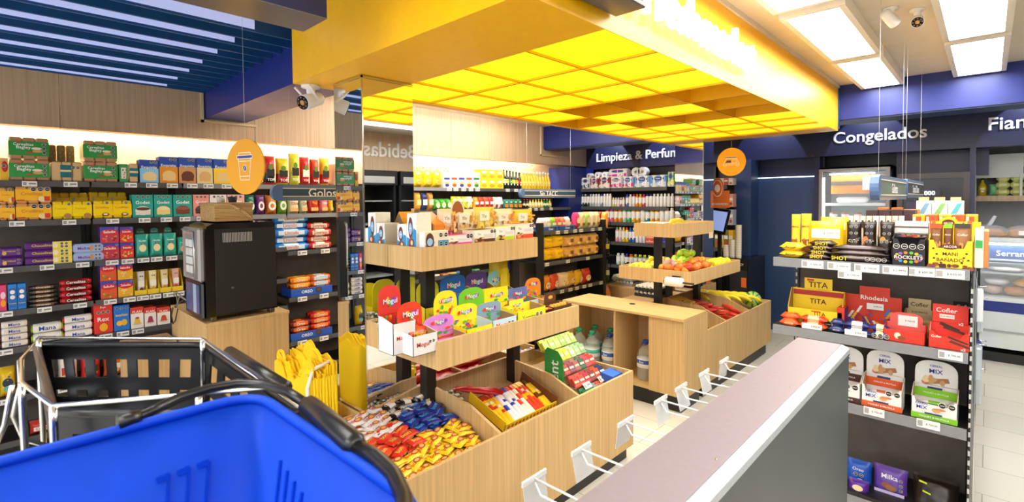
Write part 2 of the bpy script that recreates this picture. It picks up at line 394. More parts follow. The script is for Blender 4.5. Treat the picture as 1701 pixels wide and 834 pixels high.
# mirrored pillars
def pillar(x0, x1, y0, y1, z0, label):
    t = thing('mirrored_pillar', label, 'pillar', (x1, y0, 0))
    X, Y = x1, y0
    MB().box(x0-X+.006, -.006, .006, y1-Y, 0, ZC-.01, '#8b8f90').build('core', t)
    MB().box(x0-X, 0, 0, .005, z0, ZC-.01 if z0 == 0 else ZS-.002, fin='mirror').build('mirror_panel', t)
    MB().box(-.005, 0, .005, y1-Y, z0, ZC-.01 if z0 == 0 else ZS-.002, fin='mirror').build('mirror_panel', t)
    MB().box(x0-X, .004, -.004, 0, ZS-.016, ZS-.004, fin='chrome').box(0, .004, 0, y1-Y, ZS-.016, ZS-.004, fin='chrome').box(-.004, .004, -.004, .004, z0, ZS-.004, fin='chrome').build('edge_trim', t)
pillar(-2.705, -2.4, 1.385, 1.705, .3, 'square mirror-clad pillar between the coffee machine and the near island')
pillar(-2.745, -2.4, 5.75, 6.05, 0, 'square mirror-clad pillar behind the fruit display trays')

# navy door panels and fridge wall at the back
struct('door_1', MB().box(-2.46, -1.57, 7.2, 7.245, .0, 2.02, fin='slate_blue').box(-2.30, -1.50, 7.18, 7.2, 2.02, 2.03, fin='white_led'))
struct('trim_9', MB().box(-2.46, -2.25, 6.9, 7.19, 0, 2.26, fin='slate_blue').box(-1.57, -1.51, 7.1, 7.24, 0, 2.26, fin='navy_paint'))
struct('trim_10', MB().box(-.78, .0, 7.3, 7.4, 1.98, 2.26, fin='navy_paint'))

# right-hand wall drink fridges (seen in the mirrors)
for i, y in enumerate((.4, 1.75, 3.1, 4.45)):
    t = thing('drinks_fridge', 'tall black open drinks fridge on right wall, %s from the shopfront' % ORD[i+1], 'fridge', (XR, y, 0), group='black drinks fridges on the right wall')
    m = MB().box(-.55, 0, 0, .04, 0, 2.2, fin='black_plastic').box(-.55, 0, 1.25, 1.29, 0, 2.2, fin='black_plastic').box(-.03, 0, .04, 1.25, 0, 2.2, fin='black_plastic').box(-.6, 0, 0, 1.29, 2.0, 2.22, fin='black_plastic').box(-.55, 0, .04, 1.25, 0, .3, fin='black_plastic')
    m.build('cabinet', t); MB().box(-.603, -.6, .05, 1.24, 2.03, 2.13, '#8f8f8c').build('header_strip', t)
    for z in (.6, 1.0, 1.4, 1.75): MB().box(-.5, -.03, .04, 1.25, z, z+.02, '#777a7c').build('shelf', t)
# ------------------------------------------------------------------ packaging
BLK = '#161513'
def octo(mb, cx, cz, r, y):
    mb.ell(cx, cz, r, r, y, '#f4f2ec', 8, rot=PI/8); mb.ell(cx, cz, r*.86, r*.86, y-.0003, BLK, 8, rot=PI/8)
    mb.rect(cx-r*.55, cx+r*.55, cz-r*.08, cz+r*.12, y-.0006, '#d8d6d0')
def deco(mb, w, h, y, a):
    """printed face: list of marks in 0..1 units of the face"""
    k = 0
    for q in a:
        k += 1; yy = y-.0005*k; o = q[0]
        if o == 'r': mb.rect((q[1]-.5)*w, (q[2]-.5)*w, q[3]*h, q[4]*h, yy, q[5])
        elif o == 'e': mb.ell((q[1]-.5)*w, q[2]*h, q[3]*w, q[4]*h, yy, q[5])
        elif o == 't': mb.text(q[1], (q[2]-.5)*w, q[3]*h, q[4]*w, yy, q[5], maxh=(q[6]*h if len(q) > 6 else None))
        elif o == 'o': octo(mb, (q[1]-.5)*w, q[2]*h, q[3]*w, yy)
        elif o == 'p': mb.add([((x-.5)*w, yy, z*h) for x, z in q[1]], [tuple(range(len(q[1])))], q[2])
        elif o == 'b':   # loose blobs of food
            rd = random.Random(q[7]); cs = q[6]
            for _ in range(q[5]):
                mb.ell((rd.uniform(q[1], q[2])-.5)*w, rd.uniform(q[3], q[4])*h, w*rd.uniform(.05, .1), h*rd.uniform(.03, .07), yy-.0002*_, rd.choice(cs), 7)
PICS = ['#e9c27a', '#a8622a', '#f6e6c0', '#c98a3c']
def A(logo, lc='#ffffff', band=None, bz=(.6, .85), pics=PICS, octs=2, lz=None, lw=.7, ow=.09, vert=False, seed=1, extra=()):
    a = []
    if band: a.append(('r', 0, 1, bz[0], bz[1], band))
    if pics: a.append(('b', .2, .8, .12, .4, 9, pics, seed))
    a += list(extra)
    if logo: a.append(('t', logo, .5, lz if lz else (bz[0]+bz[1])/2, lw, lc, .2))
    for i in range(octs):
        a.append(('o', .93-ow*.2-(0 if vert else i*ow*2.1)-ow*.6, .9-(i*.2 if vert else 0), ow))
    return a
def carton(w, h, d, col, art=(), fin='card', side=None, top=None):
    mb = MB(); mb.bbox(-w/2, w/2, 0, d, 0, h, col, fin, r=min(.0025, w*.05))
    if side:
        mb.add([(-w/2-.0006, .003, .003), (-w/2-.0006, d-.003, .003), (-w/2-.0006, d-.003, h-.003), (-w/2-.0006, .003, h-.003)], [(0, 3, 2, 1)], side)
        mb.add([(w/2+.0006, .003, .003), (w/2+.0006, d-.003, .003), (w/2+.0006, d-.003, h-.003), (w/2+.0006, .003, h-.003)], [(0, 1, 2, 3)], side)
    if top: mb.add([(-w/2+.003, .003, h+.0006), (w/2-.003, .003, h+.0006), (w/2-.003, d-.003, h+.0006), (-w/2+.003, d-.003, h+.0006)], [(0, 1, 2, 3)], top)
    # closing flap line on top
    mb.box(-w/2+.004, w/2-.004, d*.48, d*.52, h, h+.0008, top or col)
    deco(mb, w, h, -.0004, art); return mb
def tripack(w, h, d, col, band=None, art=(), n=3, hi='#e8c9a0'):
    """clear-wrapped brick of biscuit stacks with a printed sleeve"""
    mb = MB(); ww = w/n
    for i in range(n): mb.bbox(-w/2+i*ww+.001, -w/2+(i+1)*ww-.001, 0, d, 0, h, col, 'gloss', r=min(.008, h*.12))
    if band: mb.bbox(-w/2-.001, w/2+.001, -.002, d+.002, h*.16, h*.82, band, 'foil', r=.002)
    deco(mb, w, h, -.003, art); return mb
def bagmb(w, h, d, col, art=(), band=None, bz=(.55, .8), bot=None, fin='foil', seed=0, crimp=.05):
    c0, cb, ct = C(col), C(band) if band else None, C(bot) if bot else None
    def cf(u, v, s):
        if v < crimp or v > 1-crimp: return tuple(x*.85+.05 for x in c0)
        if cb and bz[0] < v < bz[1]: return cb
        if ct and v < .42: return ct
        return c0
    mb = MB(); mb.bag(w, h, d, cf, fin, seed=seed, crimp=crimp)
    deco(mb, w*.86, h, -.004, [q for q in art]); return mb
def tubepack(L, r, col, mid=None, logo=None, lc='#ffffff', endc=None, seed=0):
    """biscuit roll lying along x with twisted, flattened ends; front is -y, rests on z=0"""
    n = 12; xs = [-.5, -.485, -.46, -.44, -.42, -.2, .2, .42, .44, .46, .485, .5]; rr = [.55, .9, .65, .85, 1, 1, 1, 1, .85, .65, .9, .55]
    vs = []; fs = []; cs = []; c = C(col); m = C(mid) if mid else c; e = C(endc) if endc else c
    for x, k in zip(xs, rr):
        for i in range(n):
            t = 2*PI*i/n; vs.append((x*L, r-r*k*math.cos(t)*1.0, r+r*k*math.sin(t)))
    for a in range(len(xs)-1):
        for i in range(n):
            fs.append((a*n+i, a*n+(i+1) % n, (a+1)*n+(i+1) % n, (a+1)*n+i)); cs.append(e if a in (0, 1, 2, 8, 9, 10) else (m if a == 5 else c))
    fs += [tuple(range(n)), tuple((len(xs)-1)*n+i for i in range(n))[::-1]]; cs += [e, e]
    mb = MB(); mb.add(vs, fs, cs, 'foil', True)
    if logo:
        mb.rect(-L*.36, L*.36, r*.45, r*1.55, -.0015, mid or col); mb.text(logo, 0, r, L*.6, -.003, lc, maxh=r*.9)
    return mb
def barmb(L, wd, th, col, logo=None, lc='#ffffff', c2=None, blob=None, seed=0, wav=.09):
    """flow-wrapped bar lying flat, long side along x, print facing up and front"""
    rd = random.Random(seed); nx, ny = 10, 5; vs = []; fs = []; cs = []; c = C(col); k2 = C(c2) if c2 else c
    for s in (0, 1):
        for j in range(ny+1):
            for i in range(nx+1):
                u, v = i/nx, j/ny; e = min(1, max(0, min(u, 1-u)-.05)/.09)
                t = th*(.06+.94*e*(1-(2*abs(v-.5))**4)) * (1+rd.uniform(-wav, wav))
                ww = wd*(1-.06*math.sin(PI*u)**.5*0 if e > .2 else 1.03)
                vs.append(((u-.5)*L, v*ww-ww/2+wd/2, th/2+(t/2 if s else -t/2)))
    st = (nx+1)*(ny+1)
    for s in (0, 1):
        for j in range(ny):
            for i in range(nx):
                a = s*st+j*(nx+1)+i; q = (a, a+1, a+nx+2, a+nx+1); fs.append(q if s else q[::-1])
                u = (i+.5)/nx; cs.append(k2 if .3 < u < .72 and c2 else (tuple(x*.8 for x in c) if (i in (0, nx-1)) else c))
    for i in range(nx):
        for j in (0, ny):
            a = j*(nx+1)+i; q = (a, a+1, st+a+1, st+a); fs.append(q if j == 0 else q[::-1]); cs.append(c)
    mb = MB(); mb.add(vs, fs, cs, 'foil', True)
    if blob: # printed food picture on top
        mb.add([(L*.2+wd*.38*math.cos(2*PI*i/12), wd/2+wd*.3*math.sin(2*PI*i/12), th*1.06) for i in range(12)], [tuple(range(12))], blob)
        mb.add([(L*.2+wd*.22*math.cos(2*PI*i/10), wd/2+wd*.17*math.sin(2*PI*i/10), th*1.08) for i in range(10)], [tuple(range(10))], '#e8b46a')
    if logo:
        v, f, ra = glyphs(logo); k = min(L*.5, wd*.6/ra)
        mb.add([(x*k-L*.1, y*k+wd/2, th*1.07) for x, y in v], f, lc)
        mb.text(logo, 0, th*.5, L*.5, -.002, lc, maxh=th*.6)
    return mb
def bottle(h, r, col, label=None, cap='#dddddd', kind='oil', fin='gloss', cl=None):
    P = {'oil': [(r*.9, 0), (r, .02), (r, .3), (r, .52), (r*.9, .6), (r*.38, .76), (r*.34, .9), (r*.42, .905), (r*.42, .985), (r*.3, 1)],
         'shampoo': [(r*.9, 0), (r, .02), (r, .3), (r, .72), (r*.97, .8), (r*.6, .84), (r*.55, .85), (r*.62, .86), (r*.62, .98), (r*.5, 1)],
         'spray': [(r*.95, 0), (r, .01), (r, .3), (r, .8), (r*.75, .86), (r*.7, .87), (r*.7, .96), (r*.6, .98), (r*.5, .99), (r*.2, 1)],
         'can': [(r*.93, 0), (r, .03), (r, .3), (r, .7), (r, .9), (r*.94, .95), (r*.94, .96), (r*.94, .97), (r*.9, .98), (r*.88, 1)],
         'jug': [(r*.9, 0), (r, .03), (r*.97, .2), (r, .46), (r, .5), (r*.55, .78), (r*.25, .88), (r*.3, .89), (r*.3, .97), (r*.28, 1)]}[kind]
    prof = [(a, z*h) for a, z in P]; c = C(col); cp = C(cap)
    cs = [c, c, C(label) if label else c, c, c, c, c, cp, cp, cp]
    if kind in ('oil',): cs = [c, c, C(label) if label else c, c, c, c, cp, cp, cp, cp]
    if kind == 'spray': cs = [c, c, C(label) if label else c, c, cp, cp, cp, cp, cp, cp]
    if kind == 'shampoo': cs = [c, c, C(label) if label else c, c, c, cp, cp, cp, cp, cp]
    mb = MB(); mb.lathe(prof, cs, fin, 12)
    mb.T = Matrix.Translation((0, 0, 0))
    for v in range(len(mb.v)): mb.v[v] = (mb.v[v][0], mb.v[v][1]+r, mb.v[v][2])
    if label:
        mb.rect(-r*.5, r*.5, h*.36, h*.42, -.001, cl or '#f6f6f2'); mb.rect(-r*.35, r*.35, h*.2, h*.3, -.001, cl or '#f6f6f2')
    return mb
def rollpack(w, h, d, col, c2, logo, lc):
    """shrink-wrapped pack of paper rolls"""
    mb = MB(); n = max(2, round(w/.11))
    for i in range(n):
        cx = -w/2+(i+.5)*w/n
        mb.prism([(cx+w/n/2*.99*math.cos(2*PI*k/16), d/2+d/2*.99*math.sin(2*PI*k/16)) for k in range(16)], 0, h, '#f3f3f1', 'foil', 'z')
    mb.bbox(-w/2, w/2, .004, d-.004, h*.08, h*.93, col, 'foil', r=.012)
    deco(mb, w, h, .003, [('p', [(0.02, .1), (.98, .1), (.98, .45), (.02, .3)], c2), ('e', .5, .7, .36, .15, '#2a3a8c' if col != '#2a3a8c' else '#ffffff'), ('t', logo, .5, .7, .6, lc, .16), ('e', .65, .3, .16, .17, '#fafafa'), ('e', .65, .3, .05, .06, c2)]); return mb
def dispbox(w, d, hf, hb, hw, hh, col, front=(), head=(), inside=None, arch=False, side=None, hcol=None, notch=0):
    """open countertop display carton: low front, raised header card at the back"""
    mb = MB(); t = .0025; i = inside or '#a9885a'; hc = hcol or col
    if notch:
        mb.prism([(-w/2, 0), (w/2, 0), (w/2, hf), (w/2-notch, hf), (w/2-notch*1.7, hf*.72), (-w/2+notch*1.7, hf*.72), (-w/2+notch, hf), (-w/2, hf)], 0, t, col)
    else: mb.box(-w/2, w/2, 0, t, 0, hf, col)
    mb.box(-w/2, w/2, 0, d, 0, t, i)
    for s in (-1, 1):
        x = s*(w/2-t/2); mb.prism([(0, 0), (d, 0), (d, hb), (d*.75, hb), (0, hf)], x-t/2, x+t/2, side or col, axis='x')
        mb.prism([(.004, .004), (d-.004, .004), (d-.004, hb), (d*.75, hb), (.004, hf)], x-s*t, x-s*(t*1.3), i, axis='x')
    mb.box(-w/2, w/2, d-t, d, 0, hb, hc); mb.box(-w/2+t, w/2-t, d-t-.001, d-t, 0, hb*.96, hc)
    if hh:
        if arch:
            n = 12; pts = [(-hw/2, hb-.002)] + [(-hw/2*math.copysign(abs(math.cos(PI*k/n))**.75, math.cos(PI*k/n)), hb+hh*(.5+.5*math.sin(PI*k/n)**.8)) for k in range(n+1)] + [(hw/2, hb-.002)]
        else: pts = [(-hw/2, hb-.002), (hw/2, hb-.002), (hw/2, hb+hh), (-hw/2, hb+hh)]
        mb.prism(pts, d-t, d, hc)
    deco(mb, w, hf, -.0005, front)
    if head:
        T = mb.T; mb.T = Matrix.Translation((0, d-t-.002, 0)); deco(mb, hw, hb+hh, 0, head); mb.T = T
    return mb
# ------------------------------------------------------------------ rows of goods on shelves
class Face:
    """front plane of a shelf: axis 'x' faces +x, axis 'y' faces -y"""
    def __init__(s, axis, pos): s.a = axis; s.p = pos
    def s_at(s, px, z):
        lo, hi = (-1.2, 8.0) if s.a == 'x' else (-6, 1.5)
        for _ in range(50):
            m = (lo+hi)/2; p = (s.p, m, z) if s.a == 'x' else (m, s.p, z)
            k = (Vector(p)-CAMP).dot(FW)
            if k < .05 or pj(p)[0] < px: lo = m
            else: hi = m
        return (lo+hi)/2
    def z_at(s, sv, py):
        lo, hi = -1, 4
        for _ in range(50):
            m = (lo+hi)/2; p = (s.p, sv, m) if s.a == 'x' else (sv, s.p, m)
            if pj(p)[1] > py: lo = m
            else: hi = m
        return (lo+hi)/2
    def place(s, o, sv, z, back=0, turn=0):
        if s.a == 'x': o.location = (s.p-back, sv, z); o.rotation_euler = (0, 0, PI/2+turn)
        else: o.location = (sv, s.p+back, z); o.rotation_euler = (0, 0, turn)
COUNT = {}; PENDING = []
def rowof(F, z, px0, px1, ytop, n, mk, name, desc, cat, where, d=.12, stack=1, back=.015, gap=.003, group=None, jit=0, stdesc=('lower', 'upper', 'top'), minh=.02):
    """n goods side by side between two pixels columns, all the same make; mk(w,h,d,i)"""
    a, b = F.s_at(px0, z), F.s_at(px1, z); w = (b-a)/n; h = max(minh, (F.z_at((a+b)/2, ytop)-z)/stack); first = None; out = []
    for k in range(stack):
        for i in range(n):
            if first is None or getattr(mk, 'varied', False):
                o = mk(w-gap, h*.985, d, i+k*n).build(name)
                if first is None: first = o
            else: o = first.copy(); COL.objects.link(o)
            F.place(o, a+(i+.5)*w, z+.001+k*h, back, random.uniform(-jit, jit))
            PENDING.append((o, desc[i % len(desc)] if isinstance(desc, (list, tuple)) else desc, cat, where, k, stack, a+(i+.5)*w, group, stdesc)); out.append(o)
    return out
def finish_labels():
    """every good gets a label that tells it from its neighbours: kind, its place in the row, its shelf"""
    groups = {}
    for e in PENDING: groups.setdefault((e[1], e[3], e[4] if e[5] > 1 else -1), []).append(e)
    for (desc, where, k), L in groups.items():
        L.sort(key=lambda e: e[6]); n = len(L)
        for i, e in enumerate(L):
            t = desc
            if e[5] > 1: t = (('lower ' if k == 0 else 'upper ') if e[5] == 2 else (ORD[k+1]+'-layer ')) + t
            if n == 1: lab = '%s, %s' % (t, where)
            elif n == 2: lab = '%s, %s one, %s' % (t, ('left', 'right')[i], where)
            else: lab = '%s, %s from left, %s' % (t, ORD[i+1] if i+1 < len(ORD) else 'last', where)
            o = e[0]; o['label'] = lab; o['category'] = e[2]; o['group'] = e[7] or (desc + ', ' + where)[:60]
def tagmb(w=.075, h=.036):
    mb = MB().box(-w/2, w/2, -.002, 0, -h/2, h/2, '#f1f1ee', 'gloss'); mb.rect(-w*.44, -w*.2, -h*.3, h*.3, -.0025, '#9b9c9c')
    mb.rect(-w*.06, w*.42, -h*.12, h*.18, -.0025, '#8c8c8c'); mb.rect(-w*.1, w*.1, -h*.36, -h*.26, -.0025, '#b9b9b9'); return mb
PT = {}
def price_tags(F, shelf, z, pxs, w=.075, h=.036, text=None, dz=-.02):
    """tags clipped to the lip of a shelf, children of that shelf"""
    for i, px in enumerate(pxs):
        sv = F.s_at(px, z)
        if text and text[i]:
            m = MB().box(-w/2, w/2, -.002, 0, -h/2, h/2, '#f1f1ee', 'gloss'); m.rect(-w*.46, -w*.24, -h*.34, h*.34, -.0025, '#a5a6a6')
            m.text(text[i], w*.15, 0, w*.5, -.003, '#4c4c50', maxh=h*.4); o = m.build('price_tag')
        else:
            if (w, h) not in PT: PT[w, h] = tagmb(w, h).mesh('price_tag')
            o = bpy.data.objects.new('price_tag', PT[w, h]); COL.objects.link(o)
        F.place(o, sv, z+dz, -.004); o.parent = shelf
        o.matrix_parent_inverse = Matrix.Identity(4); o.location = Vector(o.location) - Vector(shelf_loc[shelf.name])
shelf_loc = {}
def shelfpart(parent, F, s0, s1, z, depth, lip=.038, fin='black_metal', lipfin='shelf_metal', name='shelf'):
    m = MB()
    if F.a == 'x':
        m.box(F.p-depth, F.p-.012, s0, s1, z-.012, z, fin=fin); m.box(F.p-.012, F.p, s0, s1, z-lip, z+.002, fin=lipfin)
    else:
        m.box(s0, s1, F.p+.012, F.p+depth, z-.012, z, fin=fin); m.box(s0, s1, F.p, F.p+.012, z-lip, z+.002, fin=lipfin)
    o = m.build(name, parent); shelf_loc[o.name] = (0, 0, 0); return o
# ------------------------------------------------------------------ left wall shelving
FL = Face('x', -4.75)
units = [(-.62, -.045, 'nearest the photographer'), (-.04, .535, 'far left of the photo'), (.54, 1.112, 'left of the coffee machine'), (1.117, 1.94, 'right behind the coffee machine'), (1.945, 2.88, 'left of the mirror pillar'), (2.885, 3.88, 'right of the mirror pillar'), (3.89, 5.38, 'holding rice boxes and olive oil'), (5.385, 6.34, 'holding yellow oil bottles, by the blue column')]
ZR = {0: 1.911, 1: 1.64, 2: 1.33, 3: 1.037, 4: .783, 5: .45, 6: .15}
ZD = {0: 1.911, 1: 1.64, 2: 1.288, 3: .846, 4: .425, 5: .15}
WS = {}
for ui, (a, b_, wh) in enumerate(units):
    t = thing('wall_shelving_unit', 'black wall shelving unit %s' % wh, 'shelving', group='black wall shelving units on the left wall')
    m = MB().box(-5.14, -5.12, a, b_, 0, 1.95, fin='concrete'); m.build('back_panel', t)
    for y in (a+.012, b_-.012): MB().box(-5.16, -5.10, y-.012, y+.012, 0, 1.93, fin='black_metal').build('upright', t)
    MB().box(-5.1, -4.77, a, b_, 0, .12, fin='black_metal').build('base', t)
    Z = ZD if ui >= 4 else ZR
    for k, z in Z.items():
        WS[ui, k] = shelfpart(t, FL, a+.004, b_-.004, z, .36 if k == 0 else .38, lipfin='shelf_grey' if (ui in (3, 4) and k < 2) or (ui == 5 and k == 0) else 'shelf_metal')
def mk_carton(col, art=(), **kw): return lambda w, h, d, i: carton(w, h, d, col, art, **kw)
def mk_tri(col, band, art=(), n=3): return lambda w, h, d, i: tripack(w, h, d, col, band, art, n)
def mk_bag(col, art=(), **kw): return lambda w, h, d, i: bagmb(w, h, d, col, art, **kw)
def varied(f): f.varied = True; return f
W1 = 'top wall shelf at left'; W2 = 'second wall shelf at left'; W3 = 'third wall shelf at left'; W4 = 'fourth wall shelf at left'; W5 = 'fifth wall shelf at left'
def R(k, px0, px1, yt, n, mk, name, desc, cat, **kw):
    wh = kw.pop('where', None) or ['top wall shelf', 'second wall shelf', 'third wall shelf', 'fourth wall shelf', 'fifth wall shelf', 'sixth wall shelf'][k]+(' at left' if px0 < 330 else ' behind coffee machine' if px0 < 690 else ' beyond the mirror pillar')
    Z = kw.pop('z', ZR[k]); return rowof(FL, Z, px0, px1, yt, n, mk, name, desc, cat, wh, **kw)
ceral = [('t', 'Cerealitas', .36, .68, .5, '#ffffff'), ('t', 'Bagley', .36, .52, .36, '#ffffff'), ('r', .18, .28, .76, .82, '#d8322a'), ('e', .68, .5, .13, .06, '#f1ead6'), ('e', .7, .38, .13, .07, '#d9a860'), ('e', .5, .3, .1, .03, '#d8322a'), ('o', .87, .7, .055), ('o', .87, .5, .055), ('o', .87, .3, .055)]
R(0, 0, 15, 262, 1, mk_carton('#f3c12c', [('r', 0, 1, .55, 1, '#e9b26a'), ('e', .6, .62, .4, .25, '#c8282a'), ('o', .5, .65, .3)]), 'biscuit_pack', 'yellow and orange biscuit pack', 'biscuits')
R(0, 16, 84, 228, 1, mk_tri('#b98a66', '#2c9a48', ceral), 'biscuit_pack', 'green banded triple pack of cereal biscuits', 'biscuits', stack=2, d=.2)
R(0, 86, 138, 268, 1, mk_tri('#dcb982', None, [('r', .28, .64, .2, .82, '#14707a'), ('r', .28, .64, .48, .58, '#e8d29a'), ('o', .7, .7, .07), ('o', .86, .7, .07)]), 'biscuit_pack', 'clear triple pack of crackers with teal label', 'biscuits', d=.16)
R(0, 84, 132, 237, 3, lambda w, h, d, i: tripack(w, h, d, '#e3bb6e', None, [('b', .3, .8, .3, .8, 4, ['#f4dfae'], 3)], 1), 'biscuit_pack', 'small square clear cracker pack piled behind', 'biscuits', back=.2, d=.1, stack=2)
R(0, 140, 197, 234, 1, mk_tri('#b98a66', '#2c9a48', ceral), 'biscuit_pack', 'green banded triple pack of cereal biscuits', 'biscuits', stack=2, d=.2)
R(0, 199, 214, 272, 1, mk_carton('#3a9a58', [('r', .2, .8, .2, .8, '#e8e2d0'), ('b', .2, .8, .2, .7, 5, ['#2a4a3a', '#c8282a'], 2)]), 'biscuit_pack', 'narrow green biscuit pack', 'biscuits')
R(0, 216, 231, 271, 1, mk_tri('#dcb982', None, [('r', 0, 1, .3, .75, '#14707a'), ('r', 0, 1, .5, .6, '#e8d29a')], 1), 'biscuit_pack', 'clear cracker pack with teal band', 'biscuits')
def cake(lo, pic): return [('r', 0, 1, .62, 1, '#2453b4'), ('r', 0, 1, 0, .62, lo), ('t', 'Exquisita', .5, .66, .82, '#ffffff', .16), ('e', .52, .28, .38, .2, pic), ('r', .16, .86, .1, .3, pic), ('o', .62, .9, .09), ('o', .84, .9, .09)]
for px0, px1, yt, lo, pic, nm in ((233, 265, 265, '#8ecdf0', '#f0d89a', 'blue'), (266, 297, 260, '#f09a1e', '#f0cf8a', 'orange'), (298, 327, 261, '#d99a62', '#6a3a22', 'brown'), (328, 355, 262, '#f0d9a0', '#e4b878', 'cream'), (356, 388, 264, '#ffd21e', '#f0cf8a', 'yellow')):
    R(0, px0, px1, yt, 1, mk_carton('#2453b4', cake(lo, pic), top='#e0a84a'), 'cake_mix_box', 'blue topped cake mix box with %s lower half' % nm, 'cake mix')
for px0, px1, yt, col, bot, nm in ((441, 461, 258, '#d8281e', '#1c1512', 'red and black'), (462, 483, 262, '#f2d81e', '#c8241c', 'yellow and red'), (484, 501, 254, '#f4e41a', '#d8e02a', 'yellow green'), (502, 518, 260, '#d8281e', '#d8281e', 'red and white'), (519, 534, 264, '#e04a1c', '#c8241c', 'orange red'), (535, 551, 262, '#f2c81e', '#d02418', 'yellow topped')):
    R(0, px0, px1, yt, 1, mk_bag(col, [('r', .1, .9, .3, .55, '#f8f2e2' if 'white' in nm else BLK), ('e', .5, .62, .22, .1, '#5c8a2a'), ('t', 'TOP', .5, .18, .7, '#ffffff', .14)], bot=bot, seed=px0), 'coffee_pack', '%s soft pack of mate tea' % nm, 'tea', d=.09)
R(0, 556, 578, 272, 1, mk_tri('#c9a27c', None, [('r', .1, .9, .2, .7, '#e8dccb')], 2), 'biscuit_pack', 'clear biscuit pack', 'biscuits')
TG = [0, 0]
price_tags(FL, WS[1, 0], ZR[0], (49, 117)); price_tags(FL, WS[2, 0], ZR[0], (217, 252, 286)); price_tags(FL, WS[3, 0], ZR[0], (319, 346, 376))
# second row
yb = [('t', 'Criollitas', .45, .55, .62, '#e0861e', .2), ('r', .02, .25, .12, .2, '#d05a1e'), ('e', .74, .24, .12, .16, '#f2dca0'), ('r', .8, .96, .14, .4, '#d8322a'), ('o', .5, .82, .09), ('o', .7, .82, .09), ('o', .9, .82, .09)]
R(1, 0, 26, 311, 1, mk_tri('#dba060', '#ffc21e', yb, 2), 'biscuit_pack', 'orange yellow cracker pack', 'biscuits', stack=2, d=.2)
R(1, 27, 87, 309, 1, mk_tri('#dba060', '#ffc21e', yb), 'biscuit_pack', 'wide orange yellow triple cracker pack', 'biscuits', stack=2, d=.2)
R(1, 88, 154, 334, 2, mk_tri('#f2cf1e', '#ffe000', [('t', 'Traviata', .4, .6, .6, '#e0a01e'), ('e', .75, .2, .2, .14, '#b98250'), ('o', .82, .84, .1)], 2), 'biscuit_pack', 'bright yellow cracker pack', 'biscuits', d=.2)
R(1, 88, 154, 319, 2, lambda w, h, d, i: tripack(w, h, d, '#f2cf1e', '#ffe000', [('r', .12, .3, .3, .8, '#c9c6b2')], 2), 'biscuit_pack', 'bright yellow cracker pack lying behind', 'biscuits', d=.1, back=.2)
R(1, 156, 220, 333, 2, mk_tri('#f2cf1e', '#ffd800', [('t', 'Criollitas', .45, .62, .7, '#e0861e'), ('e', .62, .22, .2, .1, '#7a4a2a'), ('e', .62, .24, .12, .05, '#f2dca0'), ('o', .7, .88, .1)], 2), 'biscuit_pack', 'golden yellow cracker pack', 'biscuits', d=.2)
R(1, 156, 220, 318, 2, lambda w, h, d, i: tripack(w, h, d, '#f2cf1e', '#ffd800', [('r', .12, .25, .3, .8, '#c9c6b2')], 2), 'biscuit_pack', 'golden yellow cracker pack lying behind', 'biscuits', d=.1, back=.2)
def godet(c, pic, p2): return [('t', 'Godet', .5, .66, .7, '#ffffff', .2), ('e', .5, .3, .38, .2, pic), ('r', .14, .86, .12, .3, pic), ('e', .5, .38, .34, .07, p2), ('o', .25, .9, .09), ('o', .5, .9, .09), ('o', .75, .9, .09)]
for px0, px1, c, pic, p2, nm in ((221, 256, '#1fa898', '#e8e0d4', '#5a3424', 'marbled'), (257, 288, '#1fa898', '#f0d88a', '#f6e6b0', 'vanilla'), (289, 321, '#1fa898', '#7a3f2a', '#a05a3a', 'chocolate'), (322, 349, '#f29a90', '#4a3330', '#6a4a44', 'brownie'), (350, 378, '#f4efe8', '#e0c090', '#f29a90', 'cream'), (379, 408, '#f2b8b0', '#f4e4d0', '#c84a4a', 'rose')):
    R(1, px0, px1, 323, 1, mk_carton(c, godet(c, pic, p2)), 'cake_mix_box', '%s %s cake mix box' % ('teal' if px0 < 320 else 'pink', nm), 'cake mix')
for px0, px1, c, nm in ((409, 427, '#15806a', 'dark teal'), (428, 443, '#8a3a8a', 'purple'), (444, 463, '#e0822a', 'orange'), (464, 480, '#78b83a', 'green')):
    R(1, px0, px1, 324, 1, mk_bag(c, [('e', .5, .45, .4, .24, '#f8f6ea'), ('e', .5, .45, .2, .12, c), ('t', 'yerba', .5, .86, .7, '#ffffff', .08)], seed=px0), 'tea_pack', '%s pack with white daisy' % nm, 'tea', d=.09)
for px0, px1, c, lg, lc, nm in ((481, 500, '#f4e2b8', 'Chía', '#c8282a', 'cream'), (501, 514, '#c8d8b0', 'Cía', '#c8282a', 'pale green'), (515, 533, '#d8281e', 'Top', '#f4e41a', 'red'), (534, 548, '#f28a8a', 'rosa', '#ffffff', 'pink'), (549, 556, '#ffd81e', 'oro', '#c8282a', 'yellow')):
    R(1, px0, px1, 326, 1, mk_bag(c, [('r', .1, .9, .15, .35, '#e8b46a'), ('t', lg, .5, .6, .7, lc, .18)], seed=px0), 'tea_pack', '%s upright tea pack' % nm, 'tea', d=.09)
price_tags(FL, WS[1, 1], ZR[1], (28, 115)); price_tags(FL, WS[2, 1], ZR[1], (187, 240, 276)); price_tags(FL, WS[3, 1], ZR[1], (307, 335))
